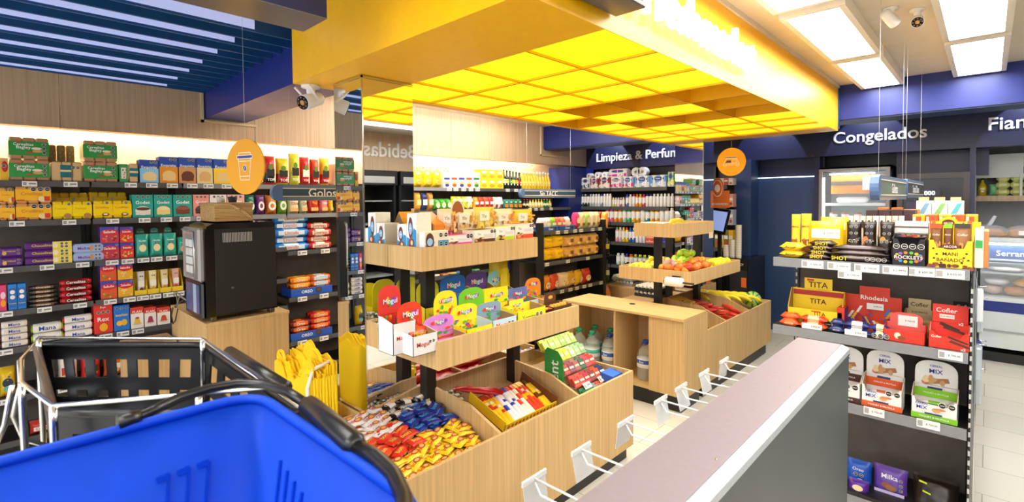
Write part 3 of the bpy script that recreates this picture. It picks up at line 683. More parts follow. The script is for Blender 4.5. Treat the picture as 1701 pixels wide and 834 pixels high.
# third row
R(2, 0, 38, 411, 1, mk_tri('#5a2a7a', '#6a3a8a', [('t', 'Terrabusi', .4, .6, .6, '#e8c84a'), ('e', .2, .4, .1, .2, '#e8b46a'), ('o', .84, .7, .07), ('o', .84, .35, .07)], 1), 'biscuit_pack', 'purple biscuit pack', 'biscuits', stack=2)
R(2, 42, 121, 402, 1, lambda w, h, d, i: tripack(w, h, d, '#5a2a7a', '#5f2c84', [('r', .58, 1, 0, 1, '#f2e05a'), ('t', 'Chocolinas', .36, .55, .44, '#f0d23a', .5), ('e', .64, .5, .06, .32, '#f6eccc'), ('o', .78, .7, .04), ('o', .88, .7, .04), ('o', .78, .3, .04), ('o', .88, .3, .04)], 1), 'biscuit_pack', 'long purple and yellow biscuit pack', 'biscuits', stack=3, stdesc=0)
R(2, 122, 173, 405, 1, lambda w, h, d, i: tripack(w, h, d, '#a9c0e8', '#a4bdea', [('t', 'Melba', .35, .5, .4, '#8a4ab0', .5), ('e', .6, .5, .06, .3, '#e0923a'), ('o', .75, .7, .05), ('o', .87, .7, .05), ('o', .75, .3, .05), ('o', .87, .3, .05)], 1), 'biscuit_pack', 'pale lilac blue biscuit pack', 'biscuits', stack=2)
def sal(base, blob, seed): return [('r', 0, 1, .62, 1, '#3a4ab8'), ('e', .5, .68, .48, .18, '#d82a2a'), ('t', 'Saladix', .5, .7, .66, '#ffffff', .2), ('b', .15, .85, .1, .45, 10, blob, seed), ('o', .86, .9, .08)]
R(2, 168, 200, 377, 1, mk_carton('#c83a5a', sal('#c83a5a', ['#e8823a', '#f0b45a', '#8a2a2a'], 4), side='#4a2a7a'), 'cracker_box', 'blue and magenta snack cracker box', 'snacks', stack=2, back=.02)
R(2, 201, 224, 377, 1, mk_carton('#e8443a', sal('#e8443a', ['#f0d05a', '#f0b45a', '#e86a2a'], 5)), 'cracker_box', 'blue and red snack cracker box', 'snacks', stack=2, back=.02)
R(2, 226, 296, 388, 3, mk_bag('#2fb09c', [('t', 'Godet', .5, .72, .6, '#ffffff', .12), ('e', .5, .4, .3, .16, '#f0e4b0'), ('o', .4, .58, .1), ('o', .66, .58, .1)], seed=3), 'dessert_pouch', 'teal dessert pouch', 'dessert mix', d=.05)
R(2, 228, 298, 378, 3, lambda w, h, d, i: dispbox(w*.9, .04, h*.5, h*.72, w*.6, h*.26, '#2a9d8f', arch=True, head=[('t', 'Godet', .5, .88, .8, '#ffffff', .1)]), 'display_carton', 'teal arched dessert display carton behind pouches', 'dessert mix', d=.05, back=.1)
R(2, 297, 312, 394, 1, mk_bag('#2fb09c', [('t', 'Godet', .5, .7, .6, '#ffffff', .12), ('e', .5, .35, .3, .16, '#e8a04a'), ('o', .5, .55, .12)], seed=4), 'dessert_pouch', 'small teal and orange dessert pouch', 'dessert mix', d=.05)
price_tags(FL, WS[1, 2], ZR[2], (8, 78, 137)); price_tags(FL, WS[2, 2], ZR[2], (186, 212, 238, 260, 285))
# fourth row
R(3, 0, 12, 474, 1, mk_carton('#e0407a', [('e', .5, .6, .4, .14, '#f8d0e0'), ('e', .5, .3, .4, .14, '#f8a020')]), 'cookie_box', 'pink upright cookie box', 'biscuits')
R(3, 14, 45, 472, 2, mk_carton('#2a86d8', [('r', .08, .92, .1, .85, '#1c6ac0'), ('e', .5, .7, .3, .08, '#f4f4f4'), ('e', .5, .5, .3, .08, '#f4f4f4'), ('t', 'Frutigran', .5, .25, .8, '#ffe23a', .12)]), 'cookie_box', 'blue upright cookie box', 'biscuits')
def bars(k, px0, px1, yt, st, col, lg, lc, c2, desc, **kw):
    R(k, px0, px1, yt, 1, lambda w, h, d, i: tubepack(w, h/2, col, c2, lg, lc, kw.get('endc')), 'biscuit_roll', desc, 'biscuits', stack=st, where=kw.get('where'), z=kw.get('z', ZR[k]), back=kw.get('back', .01))
bars(3, 48, 97, 474, 5, '#1e1a18', 'Diversión', '#f2e6d0', '#6a4a32', 'black wrapped biscuit roll')
bars(3, 100, 154, 464, 4, '#c81e26', 'Cerealitas', '#ffffff', '#7a1a16', 'red wrapped biscuit roll')
R(3, 168, 196, 437, 1, mk_carton('#e85a2a', sal('#e85a2a', ['#f0d05a', '#d8402a', '#6aa83a'], 7), side='#5a2a7a'), 'cracker_box', 'orange and red snack cracker box', 'snacks', stack=2)
R(3, 197, 223, 436, 1, mk_carton('#f2b82a', sal('#f2b82a', ['#f6d88a', '#e8b04a'], 8), side='#3a8a3a', top='#3a8a3a'), 'cracker_box', 'blue and yellow snack cracker box with green base', 'snacks', stack=2)
R(3, 224, 306, 446, 4, lambda w, h, d, i: dispbox(w, .1, h*.2, h*.9, 0, 0, '#f2cf2a', inside='#e8c02a'), 'display_carton', 'open yellow display carton', 'snacks', d=.1)
R(3, 227, 304, 449, 4, varied(lambda w, h, d, i: bagmb(w*.66, h, .03, ['#f2e8d8', '#f4e8b0', '#f2d8a0', '#e8b0a8'][i], [('r', .05, .95, .35, .6, '#f6f2e6'), ('e', .5, .22, .3, .1, ['#5a3a26', '#e8b04a', '#c88a3a', '#c84a3a'][i]), ('o', .35, .8, .14), ('o', .65, .8, .14)], seed=i)), 'snack_pouch', ['cream snack pouch in yellow carton', 'lemon snack pouch in yellow carton', 'tan snack pouch in yellow carton', 'rose snack pouch in yellow carton'], 'snacks', back=.035)
price_tags(FL, WS[1, 3], ZR[3], (8, 74, 133)); price_tags(FL, WS[2, 3], ZR[3], (183, 215, 237, 258, 280, 297))
# fifth row
bars(4, 0, 50, 534, 4, '#efe9e2', 'Mana', '#2a4ab0', '#e6dccf', 'white wrapped biscuit roll with blue logo', endc='#6a3420')
bars(4, 52, 107, 537, 2, '#eef0e6', 'Mana', '#2a4ab0', '#f4f2e4', 'white biscuit roll with lime ends', endc='#b8d82a')
bars(4, 105, 157, 524, 3, '#f2ecea', 'Mana', '#2a4ab0', '#f4efec', 'white biscuit roll with red ends', endc='#d8302a')
def flan(c, p): return [('r', 0, 1, .72, 1, '#e03a2c'), ('r', 0, 1, 0, .72, '#f6f2e8'), ('t', 'FLAN', .5, .8, .7, '#ffffff', .12), ('e', .5, .22, .36, .08, '#d8d0c0'), ('p', [(.24, .22), (.76, .22), (.66, .5), (.34, .5)], p), ('e', .5, .5, .16, .05, c)]
R(4, 157, 189, 502, 1, mk_carton('#e8382a', [('t', 'Rex', .5, .84, .3, '#ffffff'), ('t', 'Rex', .5, .46, .62, '#ffffff', .2), ('e', .5, .2, .22, .13, '#f6b81e'), ('o', .25, .68, .11), ('o', .5, .68, .11), ('o', .75, .68, .11)], side='#b81e18'), 'cracker_box', 'tall red cracker box lettered Rex', 'snacks')
R(4, 190, 217, 507, 1, mk_carton('#2a7ad8', [('t', 'kesitas', .5, .62, .76, '#ffd81e', .2), ('e', .35, .3, .2, .1, '#f6c23a'), ('e', .65, .32, .2, .12, '#f2b82a'), ('o', .2, .88, .1), ('o', .5, .88, .1), ('o', .8, .88, .1)]), 'cracker_box', 'blue cracker box with yellow lettering', 'snacks')
for px0, px1, c, p, nm in ((218, 240, '#a85a1e', '#f2c04a', 'caramel'), (241, 261, '#c83a6a', '#b03a5a', 'berry'), (262, 284, '#d83a2a', '#d8523a', 'strawberry')):
    R(4, px0, px1, 511, 1, mk_carton('#f6f2e8', flan(c, p), side='#e03a2c', top='#e03a2c'), 'dessert_box', 'white and red %s flan box' % nm, 'dessert mix')
price_tags(FL, WS[1, 4], ZR[4], (8, 60)); price_tags(FL, WS[2, 4], ZR[4], (176, 204, 229))
# sixth row: snack bags glimpsed past and through the basket
R(5, 0, 28, 612, 1, mk_bag('#f4c81e', [('e', .5, .5, .4, .16, '#2a3a4a'), ('e', .5, .3, .35, .1, '#6ab0a0'), ('t', 'papas', .5, .12, .6, '#d8322a', .08), ('o', .6, .7, .12)], seed=5), 'snack_bag', 'large yellow snack bag', 'snacks', d=.12)
for i, (c, c2) in enumerate((('#3a2a1e', '#e8d8a0'), ('#f2e6d8', '#d83a2a'), ('#d8302a', '#3a1a16'), ('#e86a2a', '#f2e6d8'), ('#f0d8a8', '#c83a2a'), ('#f4f0ea', '#b03a2a'))):
    R(5, 60+i*38, 94+i*38, 590, 1, mk_bag(c, [('r', .1, .9, .35, .6, c2), ('e', .5, .3, .3, .12, '#e8b46a')], seed=i), 'snack_bag', ['dark brown', 'white and red', 'red', 'orange', 'cream', 'off-white'][i]+' snack bag', 'snacks', d=.1)
for i, (c, lg) in enumerate((('#c8382a', 'Cofler'), ('#e8762a', 'Oro'), ('#b8302a', 'Rex'), ('#e0b070', 'Mix'))):
    rowof(FL, ZR[6], 50+i*45, 90+i*45, 700, 1, mk_bag(c, [('r', .1, .9, .3, .6, '#f2e6d8'), ('t', lg, .5, .45, .6, '#3a1a16', .2)], seed=9+i), 'snack_bag', ['red', 'orange', 'dark red', 'tan'][i]+' snack bag', 'snacks', 'lowest wall shelf at left', d=.1)
price_tags(FL, WS[1, 5], ZR[5], (6, 100))
# right of the coffee machine
def pyramid(px0, px1, z, rows, r, col, mid, lg, lc, endc, desc, where, back=.02, deep=1):
    a, b = FL.s_at(px0, z), FL.s_at(px1, z)
    proto = None; n = 0
    for k in range(rows):
        for j in range(deep):
            if j >= deep - (k//2): continue
            if proto is None: proto = o = tubepack(b-a, r, col, mid, lg, lc, endc).build('biscuit_roll')
            else: o = proto.copy(); COL.objects.link(o)
            FL.place(o, (a+b)/2, z+.001+k*r*1.9, back+j*2.02*r+(k % 2)*r)
            PENDING.append((o, desc + (' in front' if j == 0 else ' further back'), 'biscuits', where, k, rows, n, None, 0)); n += 1
pyramid(456, 516, ZD[2], 5, .036, '#2a8ae0', '#d8ecfa', 'Lincoln', '#d8502a', '#1c6ac8', 'blue biscuit roll', 'shelf right of the coffee machine', deep=3)
pyramid(516, 553, ZD[2], 6, .034, '#d8322a', '#f4e8d8', 'Sonrisas', '#b82a20', '#e03a30', 'red and cream biscuit roll', 'shelf right of the coffee machine', deep=2)
for z, k, c, mid, nm, c2, ms in ((ZD[3], 3, '#f08a1e', '#f6b03a', 'orange', '#c8d8ea', 3), (ZD[4], 4, '#7a2a1e', '#e06a2a', 'brown', '#d8281e', 4)):
    a, b = FL.s_at(484, z), FL.s_at(553, z)
    m = dispbox(b-a, .22, .075, .09, 0, 0, '#1e58c0', [('t', 'OREO', .38, .55, .26, '#ffffff', .5), ('e', .66, .62, .075, .36, '#3a2e2a'), ('e', .66, .62, .055, .27, '#5a4a42')], inside='#1a4aa0')
    o = m.build('display_carton'); FL.place(o, (a+b)/2, z+.001, .01)
    tag(o, 'blue carton tray lettered OREO, %s one left of the mirror pillar' % ('upper' if k == 3 else 'lower'), 'display carton')
    for i, (q0, q1, cc, mm, rows, nmm) in enumerate(((486, 519, c, mid, 3 if k == 3 else 3, nm), (520, 552, '#e8722a' if k == 3 else c2, c2 if k == 3 else '#f08a3a', ms, 'second'))):
        aa, bb = FL.s_at(q0, z), FL.s_at(q1, z); pr = None
        for r_ in range(rows):
            for j in range(2):
                if pr is None: pr = o = tubepack(bb-aa, .03, cc, mm, 'Oreo', '#f6f0e0', cc).build('biscuit_roll')
                else: o = pr.copy(); COL.objects.link(o)
                FL.place(o, (aa+bb)/2, z+.02+r_*.053, .03+j*.07)
                tag(o, '%s biscuit roll in %s OREO tray, %s side, layer %s, %s' % (nm if i == 0 else 'pale striped' if k == 3 else 'red', 'upper' if k == 3 else 'lower', 'left' if i == 0 else 'right', ['one', 'two', 'three', 'four'][r_], 'front' if j == 0 else 'back'), 'biscuits', 'biscuit rolls in OREO trays')
    price_tags(FL, WS[4, k], z, (502, 538), w=.09, h=.045, dz=-.022)
price_tags(FL, WS[4, 2], ZD[2], (502, 540), w=.09, h=.045, dz=-.022)
rowof(FL, ZD[5], 484, 556, 655, 4, mk_bag('#7a1e1a', [('r', .1, .9, .4, .6, '#c83a2a')], seed=6), 'snack_bag', 'dark red snack bag', 'snacks', 'bottom shelf behind the yellow bags')
# ---- beyond the mirror pillar
NP = 'top shelf beyond the mirror pillar'; NP2 = 'second shelf beyond the mirror pillar'
zt = ZR[0]
rowof(FL, zt, 690, 737, 283, 3, mk_bag('#f4d21e', [('e', .5, .4, .36, .22, '#f2ae3a'), ('b', .25, .75, .25, .55, 8, ['#f6dc8a', '#e89a2a'], 4), ('r', .1, .5, .75, .9, '#e8f0f8')], seed=8), 'pasta_bag', 'yellow pasta bag', 'pasta', NP, d=.1, jit=.1)
rowof(FL, zt, 692, 760, 275, 4, varied(lambda w, h, d, i: carton(w*.9, h, .08, '#f2e6b8', [('r', .1, .9, .62, .72, ['#e8823a', '#e8823a', '#2a3a8a', '#2a8a3a'][i]), ('b', .2, .8, .7, .95, 4, ['#e8c23a', '#e07a3a'], i)])), 'rice_box', 'cream rice box standing behind', 'rice', NP, back=.14)
for i, (bc) in enumerate(('#2a3a9a', '#e0502a', '#2a3a9a', '#e0502a', '#1e7a3a')):
    p0 = 738+i*12.2
    rowof(FL, zt, p0, p0+12, 286, 1, mk_carton('#f6f2e8', [('r', .1, .9, .52, .66, bc), ('t', 'Gallo', .5, .82, .6, '#7a8a3a', .12), ('e', .5, .25, .34, .14, '#e8b45a'), ('e', .5, .16, .3, .1, bc)]), 'rice_box', 'white rice box with %s band' % {'#2a3a9a': 'blue', '#e0502a': 'orange', '#1e7a3a': 'green'}[bc], 'rice', NP)
rowof(FL, zt, 799, 838, 282, 3, mk_carton('#ffd81e', [('e', .5, .72, .36, .12, '#f4f4ea'), ('e', .5, .3, .36, .18, '#f2a02a')], top='#f0c81e'), 'rice_box', 'yellow rice carton', 'rice', NP, stack=2)
for i in range(6):
    rowof(FL, zt, 838+i*5.2, 843+i*5.2, 281+i, 1, lambda w, h, d, j: bottle(h, w*.5, '#1e2616', ['#e8e4d0', '#d8d86a', '#5a8a3a', '#b8d82a', '#f09a1e', '#c83a2a'][i], '#141414'), 'oil_bottle', 'dark olive oil bottle with %s label' % ['white', 'pale yellow', 'green', 'lime', 'orange', 'red'][i], 'oil', NP)
rowof(FL, zt, 870, 917, 286, 10, lambda w, h, d, j: bottle(h, w*.48, '#e8c41e', '#f2d84a', '#e8e8e0'), 'oil_bottle', 'yellow sunflower oil bottle', 'oil', NP)
rowof(FL, zt, 873, 917, 284, 8, lambda w, h, d, j: bottle(h, w*.4, '#e8c41e', '#f2d84a', '#e8e8e0'), 'oil_bottle', 'yellow sunflower oil bottle in back row', 'oil', NP, back=.11)
z2 = ZR[1]
rowof(FL, z2, 692, 723, 319, 3, varied(lambda w, h, d, i: bagmb(w, h, .08, ['#e8a83a', '#2a3a7a', '#c8883a'][i], [('r', .1, .9, .3, .6, ['#f2d08a', '#f4f0e8', '#e8d8b0'][i])], seed=i)), 'flour_bag', ['golden flour bag', 'navy flour bag', 'tan flour bag'], 'flour', NP2)
rowof(FL, z2, 724, 753, 330, 3, mk_bag('#4ab03a', [('e', .5, .45, .4, .25, '#f2f0c0'), ('t', 'arroz', .5, .5, .6, '#2a7a2a', .1)], seed=2), 'snack_bag', 'green snack bag', 'snacks', NP2)
rowof(FL, z2, 753, 788, 326, 4, varied(lambda w, h, d, i: bagmb(w, h, .07, ['#f2d81e', '#d8d83a', '#c8d84a', '#f2ecd0'][i], [('r', .1, .9, .6, .8, '#f6f4ea'), ('e', .5, .3, .3, .15, '#f0c02a')], seed=i+3)), 'legume_bag', ['yellow legume bag', 'lime legume bag', 'pale lime legume bag', 'cream legume bag'], 'legumes', NP2)
rowof(FL, z2, 789, 838, 327, 6, varied(lambda w, h, d, i: bagmb(w, h, .06, ['#f0a01e', '#d8402a', '#e05a3a', '#c83a3a', '#f2e4e0', '#e8dce8'][i], [('r', .1, .9, .4, .62, '#f8f4ee'), ('e', .5, .25, .3, .12, '#8a2a1a')], seed=i+5)), 'sauce_pouch', ['orange pouch', 'red pouch', 'coral pouch', 'crimson pouch', 'white pouch', 'lilac pouch'], 'sauces', NP2)
rowof(FL, z2, 839, 869, 331, 4, varied(lambda w, h, d, i: bagmb(w, h, .05, '#2a8a7a' if i < 2 else '#1e7a52', [('r', .1, .9, .12, .5, '#e8862a'), ('e', .5, .7, .3, .08, '#e8f0e0')], seed=i)), 'soup_packet', 'teal and orange soup packet', 'soup', NP2)
rowof(FL, z2, 872, 919, 331, 10, varied(lambda w, h, d, i: bottle(h, w*.46, ['#2a1a14', '#3a2418', '#e8d27a', '#e0cc6a', '#e8d88a', '#dcc860', '#e6d070', '#2a7a3a', '#2a8a3a', '#c8b83a'][i], '#f2e8b0', '#c83a2a' if i < 3 else '#d8c83a')), 'vinegar_bottle', ['dark soy sauce bottle', 'brown vinegar bottle', 'pale vinegar bottle', 'straw vinegar bottle', 'light vinegar bottle', 'gold vinegar bottle', 'amber vinegar bottle', 'green lemon juice bottle', 'bright green juice bottle', 'olive juice bottle'], 'vinegar', NP2)
price_tags(FL, WS[6, 0], ZR[0], (746, 757, 770, 782, 793, 843, 857)); price_tags(FL, WS[6, 1], ZR[1], (880, 890)); price_tags(FL, WS[7, 1], ZR[1], (900, 915))
for k in (2, 3):
    rowof(FL, ZD[k], 720, 800, {2: 372, 3: 452}[k], 6, varied(lambda w, h, d, i: bagmb(w, h, .08, ['#2a8ac8', '#3ab0d8', '#2a9a5a', '#f2e4c0', '#c85a2a', '#e8b82a'][(i+k) % 6], [('r', .1, .9, .4, .65, '#f2f0ea')], seed=i)), 'snack_bag', ['blue snack bag', 'cyan snack bag', 'green snack bag', 'cream snack bag', 'rust snack bag', 'amber snack bag'], 'snacks', ['', '', 'third', 'fourth'][k]+' shelf beyond the mirror pillar')
# ------------------------------------------------------------------ back wall shelving (paper and toiletries)
FB = Face('y', 6.68)
ZBK = [1.93, 1.643, 1.405, 1.105, .75, .45]
BS = {}
for ui, (a, b_, wh) in enumerate(((-5.18, -4.25, 'left one under Limpieza lettering'), (-4.24, -3.31, 'right one under Limpieza lettering'), (-2.80, -2.475, 'narrow one behind the self-service screen'))):
    t = thing('wall_shelving_unit', 'black shelving unit on the back wall, %s' % wh, 'shelving')
    MB().box(a, b_, 7.16, 7.2, 0, 2.25, fin='black_metal').build('back_panel', t)
    for x in (a+.01, b_-.01): MB().box(x-.01, x+.01, 7.08, 7.16, 0, 2.2, fin='black_metal').build('upright', t)
    for k, z in enumerate(ZBK): BS[ui, k] = shelfpart(t, FB, a+.004, b_-.004, z, .45, lip=.05)
BW = ['top back-wall shelf', 'second back-wall shelf', 'third back-wall shelf', 'fourth back-wall shelf', 'fifth back-wall shelf', 'lowest back-wall shelf']
def B(k, px0, px1, yt, n, mk, name, desc, cat, **kw): return rowof(FB, ZBK[k], px0, px1, yt, n, mk, name, desc, cat, BW[k], **kw)
B(0, 951, 963, 286, 1, mk_carton('#e0502a', [('e', .5, .6, .4, .16, '#f4e8e0'), ('r', 0, 1, 0, .3, '#f0e0d8')]), 'napkin_pack', 'orange red napkin pack', 'paper')
B(0, 964, 978, 295, 1, lambda w, h, d, i: rollpack(w, h, d, '#e4ecf2', '#2a5a7a', 'Papel', '#2a5a8a'), 'paper_roll_pack', 'white and blue kitchen roll pack', 'paper rolls')
B(0, 979, 992, 295, 1, lambda w, h, d, i: rollpack(w, h, d, '#a83a4a', '#f0e4e0', 'Higienol', '#ffffff'), 'paper_roll_pack', 'narrow maroon toilet roll pack', 'paper rolls')
B(0, 993, 1012, 293, 1, lambda w, h, d, i: rollpack(w, h, d, '#a83a4a', '#f0e4e0', 'Higienol', '#ffffff'), 'paper_roll_pack', 'wide maroon toilet roll pack', 'paper rolls')
B(0, 1013, 1031, 293, 1, lambda w, h, d, i: rollpack(w, h, d, '#f2f0f4', '#e03a9a', 'Elite', '#ffffff'), 'paper_roll_pack', 'white and pink toilet roll pack', 'paper rolls')
B(0, 1032, 1051, 293, 1, lambda w, h, d, i: rollpack(w, h, d, '#8ab4e4', '#d83a6a', 'Felpita', '#ffffff'), 'paper_roll_pack', 'small blue toilet roll pack', 'paper rolls')
B(0, 1052, 1106, 291, 2, lambda w, h, d, i: rollpack(w, h, d, '#6aa8e8', '#c8dcf4', 'Felpita', '#ffffff'), 'paper_roll_pack', 'large blue toilet roll pack', 'paper rolls')
B(0, 1107, 1119, 285, 1, lambda w, h, d, i: rollpack(w, h, d, '#58b83a', '#e8e02a', 'Sedita', '#2a4ab0'), 'paper_roll_pack', 'green paper roll pack', 'paper rolls')
zz = ZBK[0]+.165
for i, (px, r, nm, c) in enumerate(((972, .045, 'leftmost', '#d8ccc4'), (986, .05, 'left', '#e0d8d0'), (998, .05, 'middle', '#e8e4dc'), (1050, .07, 'right', '#f2f2f0'), (1061, .07, 'rightmost', '#f2f2f0'))):
    m = MB(); n = 18
    vs = [(rr*math.cos(2*PI*k/n), y, rr*math.sin(2*PI*k/n)+r) for y in (0, .1) for rr in (r, r*.35) for k in range(n)]
    fs = [(k, (k+1) % n, n+(k+1) % n, n+k) for k in range(n)] + [(k, (k+1) % n, 2*n+(k+1) % n, 2*n+k) for k in range(n)] + [(n+k, n+(k+1) % n, 3*n+(k+1) % n, 3*n+k) for k in range(n)] + [(2*n+k, 2*n+(k+1) % n, 3*n+(k+1) % n, 3*n+k) for k in range(n)]
    m.add(vs, fs, c, 'matte'); o = m.build('paper_roll'); FB.place(o, FB.s_at(px, zz), zz, .1)
    tag(o, 'single white paper roll lying atop the packs, %s one' % nm, 'paper roll')
rp = rollpack(.32, .13, .14, '#f4f2f6', '#d83ab0', 'Elegante', '#d83ab0').build('paper_roll_pack'); FB.place(rp, FB.s_at(1022, zz), zz+.002, .06)
tag(rp, 'white and magenta roll pack lying on top of the other packs', 'paper rolls')
def botrow(k, px0, px1, yt, cols, kind, desc, cat, name='bottle', labs=None, caps=None, **kw):
    n = len(cols)
    B(k, px0, px1, yt, n, varied(lambda w, h, d, i: bottle(h, min(w*.48, .045), cols[i % n], (labs[i % n] if labs else '#f4f4f2'), (caps[i % n] if caps else '#f2f2f2'), kind)), name, desc, cat, **kw)
botrow(1, 951, 1014, 322, ['#3a3a3e', '#2a2a2e', '#3a2a2a', '#2a5a5a', '#22242a', '#3a5a4a', '#aab4ba', '#b8c4cc', '#d8dce0', '#dfe4e8', '#8a96c8', '#e8ecee', '#eceef0', '#f0f0f0'], 'spray', ['deodorant spray can'], 'deodorant', 'spray_can', caps=['#1e1e22', '#c8c8cc', '#8a2a2a', '#2a6a6a', '#c8c8c8', '#1e1e22', '#d8d8dc', '#e8e8ec', '#ffffff', '#e0e4e8', '#3a4ab8', '#ffffff', '#ffffff', '#ffffff'])
botrow(1, 1015, 1036, 328, ['#e8d81e', '#d8d4c8', '#e8e8ea', '#c86a7a', '#e8e4e0'], 'shampoo', ['small roll-on deodorant'], 'deodorant', 'toiletry_bottle')
botrow(1, 1037, 1118, 322, ['#6a7ac8', '#f2f0f2', '#e8e0e4', '#f08a2a', '#f2b21e', '#d84a6a', '#f0eef0', '#f2f2f4', '#ecebe8', '#eceae6', '#f2f0ea', '#efece6', '#eeeae4', '#f2f0ea'], 'shampoo', ['cream and shampoo bottle'], 'shampoo', 'toiletry_bottle', caps=['#3a4ab8', '#e8e8e8', '#c83a5a', '#e0761a', '#e8a81a', '#c83a5a', '#2a3a8a', '#2a3a8a', '#e8e8e8', '#f0f0ea', '#f0f0ea', '#f0f0ea', '#f0f0ea', '#f0f0ea'])
botrow(2, 1003, 1118, 345, ['#e87aa8', '#e86a9a', '#f08a1e', '#f0901e', '#a8e0c0', '#3ab87a', '#e8b81e', '#f0a81e', '#f2e8d8', '#2a9aa8', '#f0a01e', '#f29a1e', '#f4efe8', '#f4ece4', '#f2eee8'], 'shampoo', ['coloured shampoo bottle'], 'shampoo', 'toiletry_bottle', caps=['#e87aa8', '#e86a9a', '#f08a1e', '#f0901e', '#58c890', '#3ab87a', '#e8b81e', '#f0a81e', '#f2e8d8', '#2a9aa8', '#f0a01e', '#f29a1e', '#e8dcd0', '#e8dcd0', '#e8dcd0'])
botrow(3, 1020, 1071, 378, ['#e89ab8', '#e8c0d0', '#e8c81e', '#f0d02a', '#2a6ac8', '#3a78d0', '#f0eef0', '#eceaf0', '#e8e0ea'], 'shampoo', ['cleaning liquid bottle'], 'cleaning', 'cleaning_bottle', caps=['#6ac83a', '#e8e8e8', '#f2d82a', '#e03a3a', '#2a5ac8', '#e8e8e8', '#e8e8e8', '#8a5ac8', '#f0f0f0'])
B(3, 1072, 1096, 392, 2, mk_carton('#e8604a', [('r', 0, 1, .45, .6, '#f2f2f2'), ('t', 'Ala', .5, .8, .5, '#ffffff', .2)]), 'soap_box', 'red and white soap box', 'cleaning', stack=2)
B(3, 1097, 1112, 390, 1, mk_carton('#3a3a9a', [('e', .5, .5, .3, .2, '#6a6ad8')]), 'soap_box', 'indigo soap box', 'cleaning', stack=2)
botrow(4, 1021, 1120, 424, ['#c8e0d8', '#e4ece8', '#2a2a3a', '#e8742a', '#7a9a5a', '#8aa05a', '#90a860', '#88a058', '#f0ece0', '#e8b0a0', '#ece8e0', '#7a9a5a', '#a0b070'], 'shampoo', ['household liquid bottle'], 'cleaning', 'cleaning_bottle', caps=['#f0f0f0', '#f0f0f0', '#3a3ab8', '#f0762a', '#e8d82a', '#d8e06a', '#e8d82a', '#c8c83a', '#3a9a3a', '#c86a5a', '#f0f0f0', '#e8d82a', '#f0f0f0'])
B(5, 1022, 1045, 458, 2, mk_bag('#2a9a3a', [('e', .5, .5, .36, .16, '#7ac8e8'), ('t', 'lava', .5, .75, .6, '#ffffff', .1), ('e', .5, .2, .3, .1, '#f2e02a')], seed=2), 'detergent_bag', 'green detergent bag', 'cleaning', d=.1)
B(5, 1046, 1062, 460, 1, mk_bag('#6a9ad0', [('e', .5, .5, .36, .16, '#f2e02a')], seed=3), 'detergent_bag', 'blue detergent bag', 'cleaning', d=.1)
B(5, 1063, 1110, 462, 3, mk_bag('#5a3a8a', [('e', .5, .5, .36, .16, '#8a6ab8')], seed=4), 'detergent_bag', 'violet detergent bag', 'cleaning', d=.1)
for k, (yt, c) in enumerate(((296, ['#c8523a', '#e8d8c8']), (322, ['#e8d0b0', '#e0a890']), (348, ['#e8e4e0', '#b0b8c8']), (382, ['#8a7a2a', '#e8b81e']), (432, ['#e8762a', '#f08a3a']))):
    rowof(FB, ZBK[k], 1186, 1217, yt, 4, varied(lambda w, h, d, i: carton(w, h, d, c[i % 2], [('r', .1, .9, .5, .7, '#f4f0ea'), ('e', .5, .25, .3, .12, '#c83a2a')])), 'grocery_box', ['slim grocery carton'], 'groceries', BW[k]+' behind self-service screen')
# ------------------------------------------------------------------ middle gondola
FG = Face('x', -3.4)
t = thing('gondola_shelf', 'black low gondola shelving between canopy island and left wall with yellow packs', 'shelving')
MB().box(-3.80, -3.78, 4.03, 5.2, 0, 1.48, fin='concrete').box(-3.80, -3.42, 4.03, 5.2, 0, .12, fin='black_metal').build('back_panel', t)
for y in (4.02, 5.205):
    for x in (-3.42, -3.80): MB().box(x-.03, x+.03, y-.03, y+.03, 0, 1.51, fin='black_metal').build('upright', t)
ZG = [1.418, 1.086, .762, .42]
GS = [shelfpart(t, FG, 4.05, 5.175, z, .38) for z in ZG]
for z in (1.40, 1.05, .72, .42): MB().box(-3.80, -3.42, 5.235, 5.50, z-.015, z, fin='black_metal').build('side_shelf', t)
MB().box(-3.83, -3.42, 5.235, 5.25, 0, 1.45, fin='black_metal').build('side_panel', t)
GW = ['top shelf of the low gondola', 'second shelf of the low gondola', 'third shelf of the low gondola']
def Gr(k, px0, px1, yt, n, mk, name, desc, cat, **kw): return rowof(FG, ZG[k], px0, px1, yt, n, mk, name, desc, cat, kw.pop('where', GW[k]), **kw)
for p0, p1, nm in ((903, 929, 'left'), (930, 957, 'right')):
    a, b = FG.s_at(p0, ZG[0]), FG.s_at(p1, ZG[0]); o = dispbox(b-a-.004, .2, .045, .075, 0, 0, '#2a5ab8', [('t', 'Oreo', .5, .5, .3, '#ffffff', .6), ('e', .8, .55, .06, .35, '#2a2a3a')]).build('display_carton')
    FG.place(o, (a+b)/2, ZG[0]+.001, .01); tag(o, 'blue biscuit carton tray atop the low gondola, %s one' % nm, 'display carton')
Gr(0, 905, 955, 361, 6, varied(lambda w, h, d, i: bagmb(w*1.1, h, .09, ['#e8e6ea', '#e0dce4', '#8ac83a', '#e85a4a', '#f07a5a', '#f2e0d8'][i], [('r', .1, .9, .4, .6, '#f6f4f2')], seed=i)), 'snack_bag', ['white snack bag', 'pale snack bag', 'green snack bag', 'red snack bag', 'coral snack bag', 'blush snack bag'], 'snacks', back=.05)
Gr(0, 958, 1000, 352, 5, varied(lambda w, h, d, i: bagmb(w, h, .08, ['#e03a7a', '#f2e4b0', '#b8d87a', '#f4ecd8', '#f2e0b8'][i], [('e', .5, .5, .35, .2, '#f8e8c8'), ('e', .5, .25, .3, .1, '#8a5a2a')], seed=i)), 'cereal_bag', ['pink cereal bag', 'cream cereal bag', 'pale green cereal bag', 'white cereal bag', 'tan cereal bag'], 'cereals')
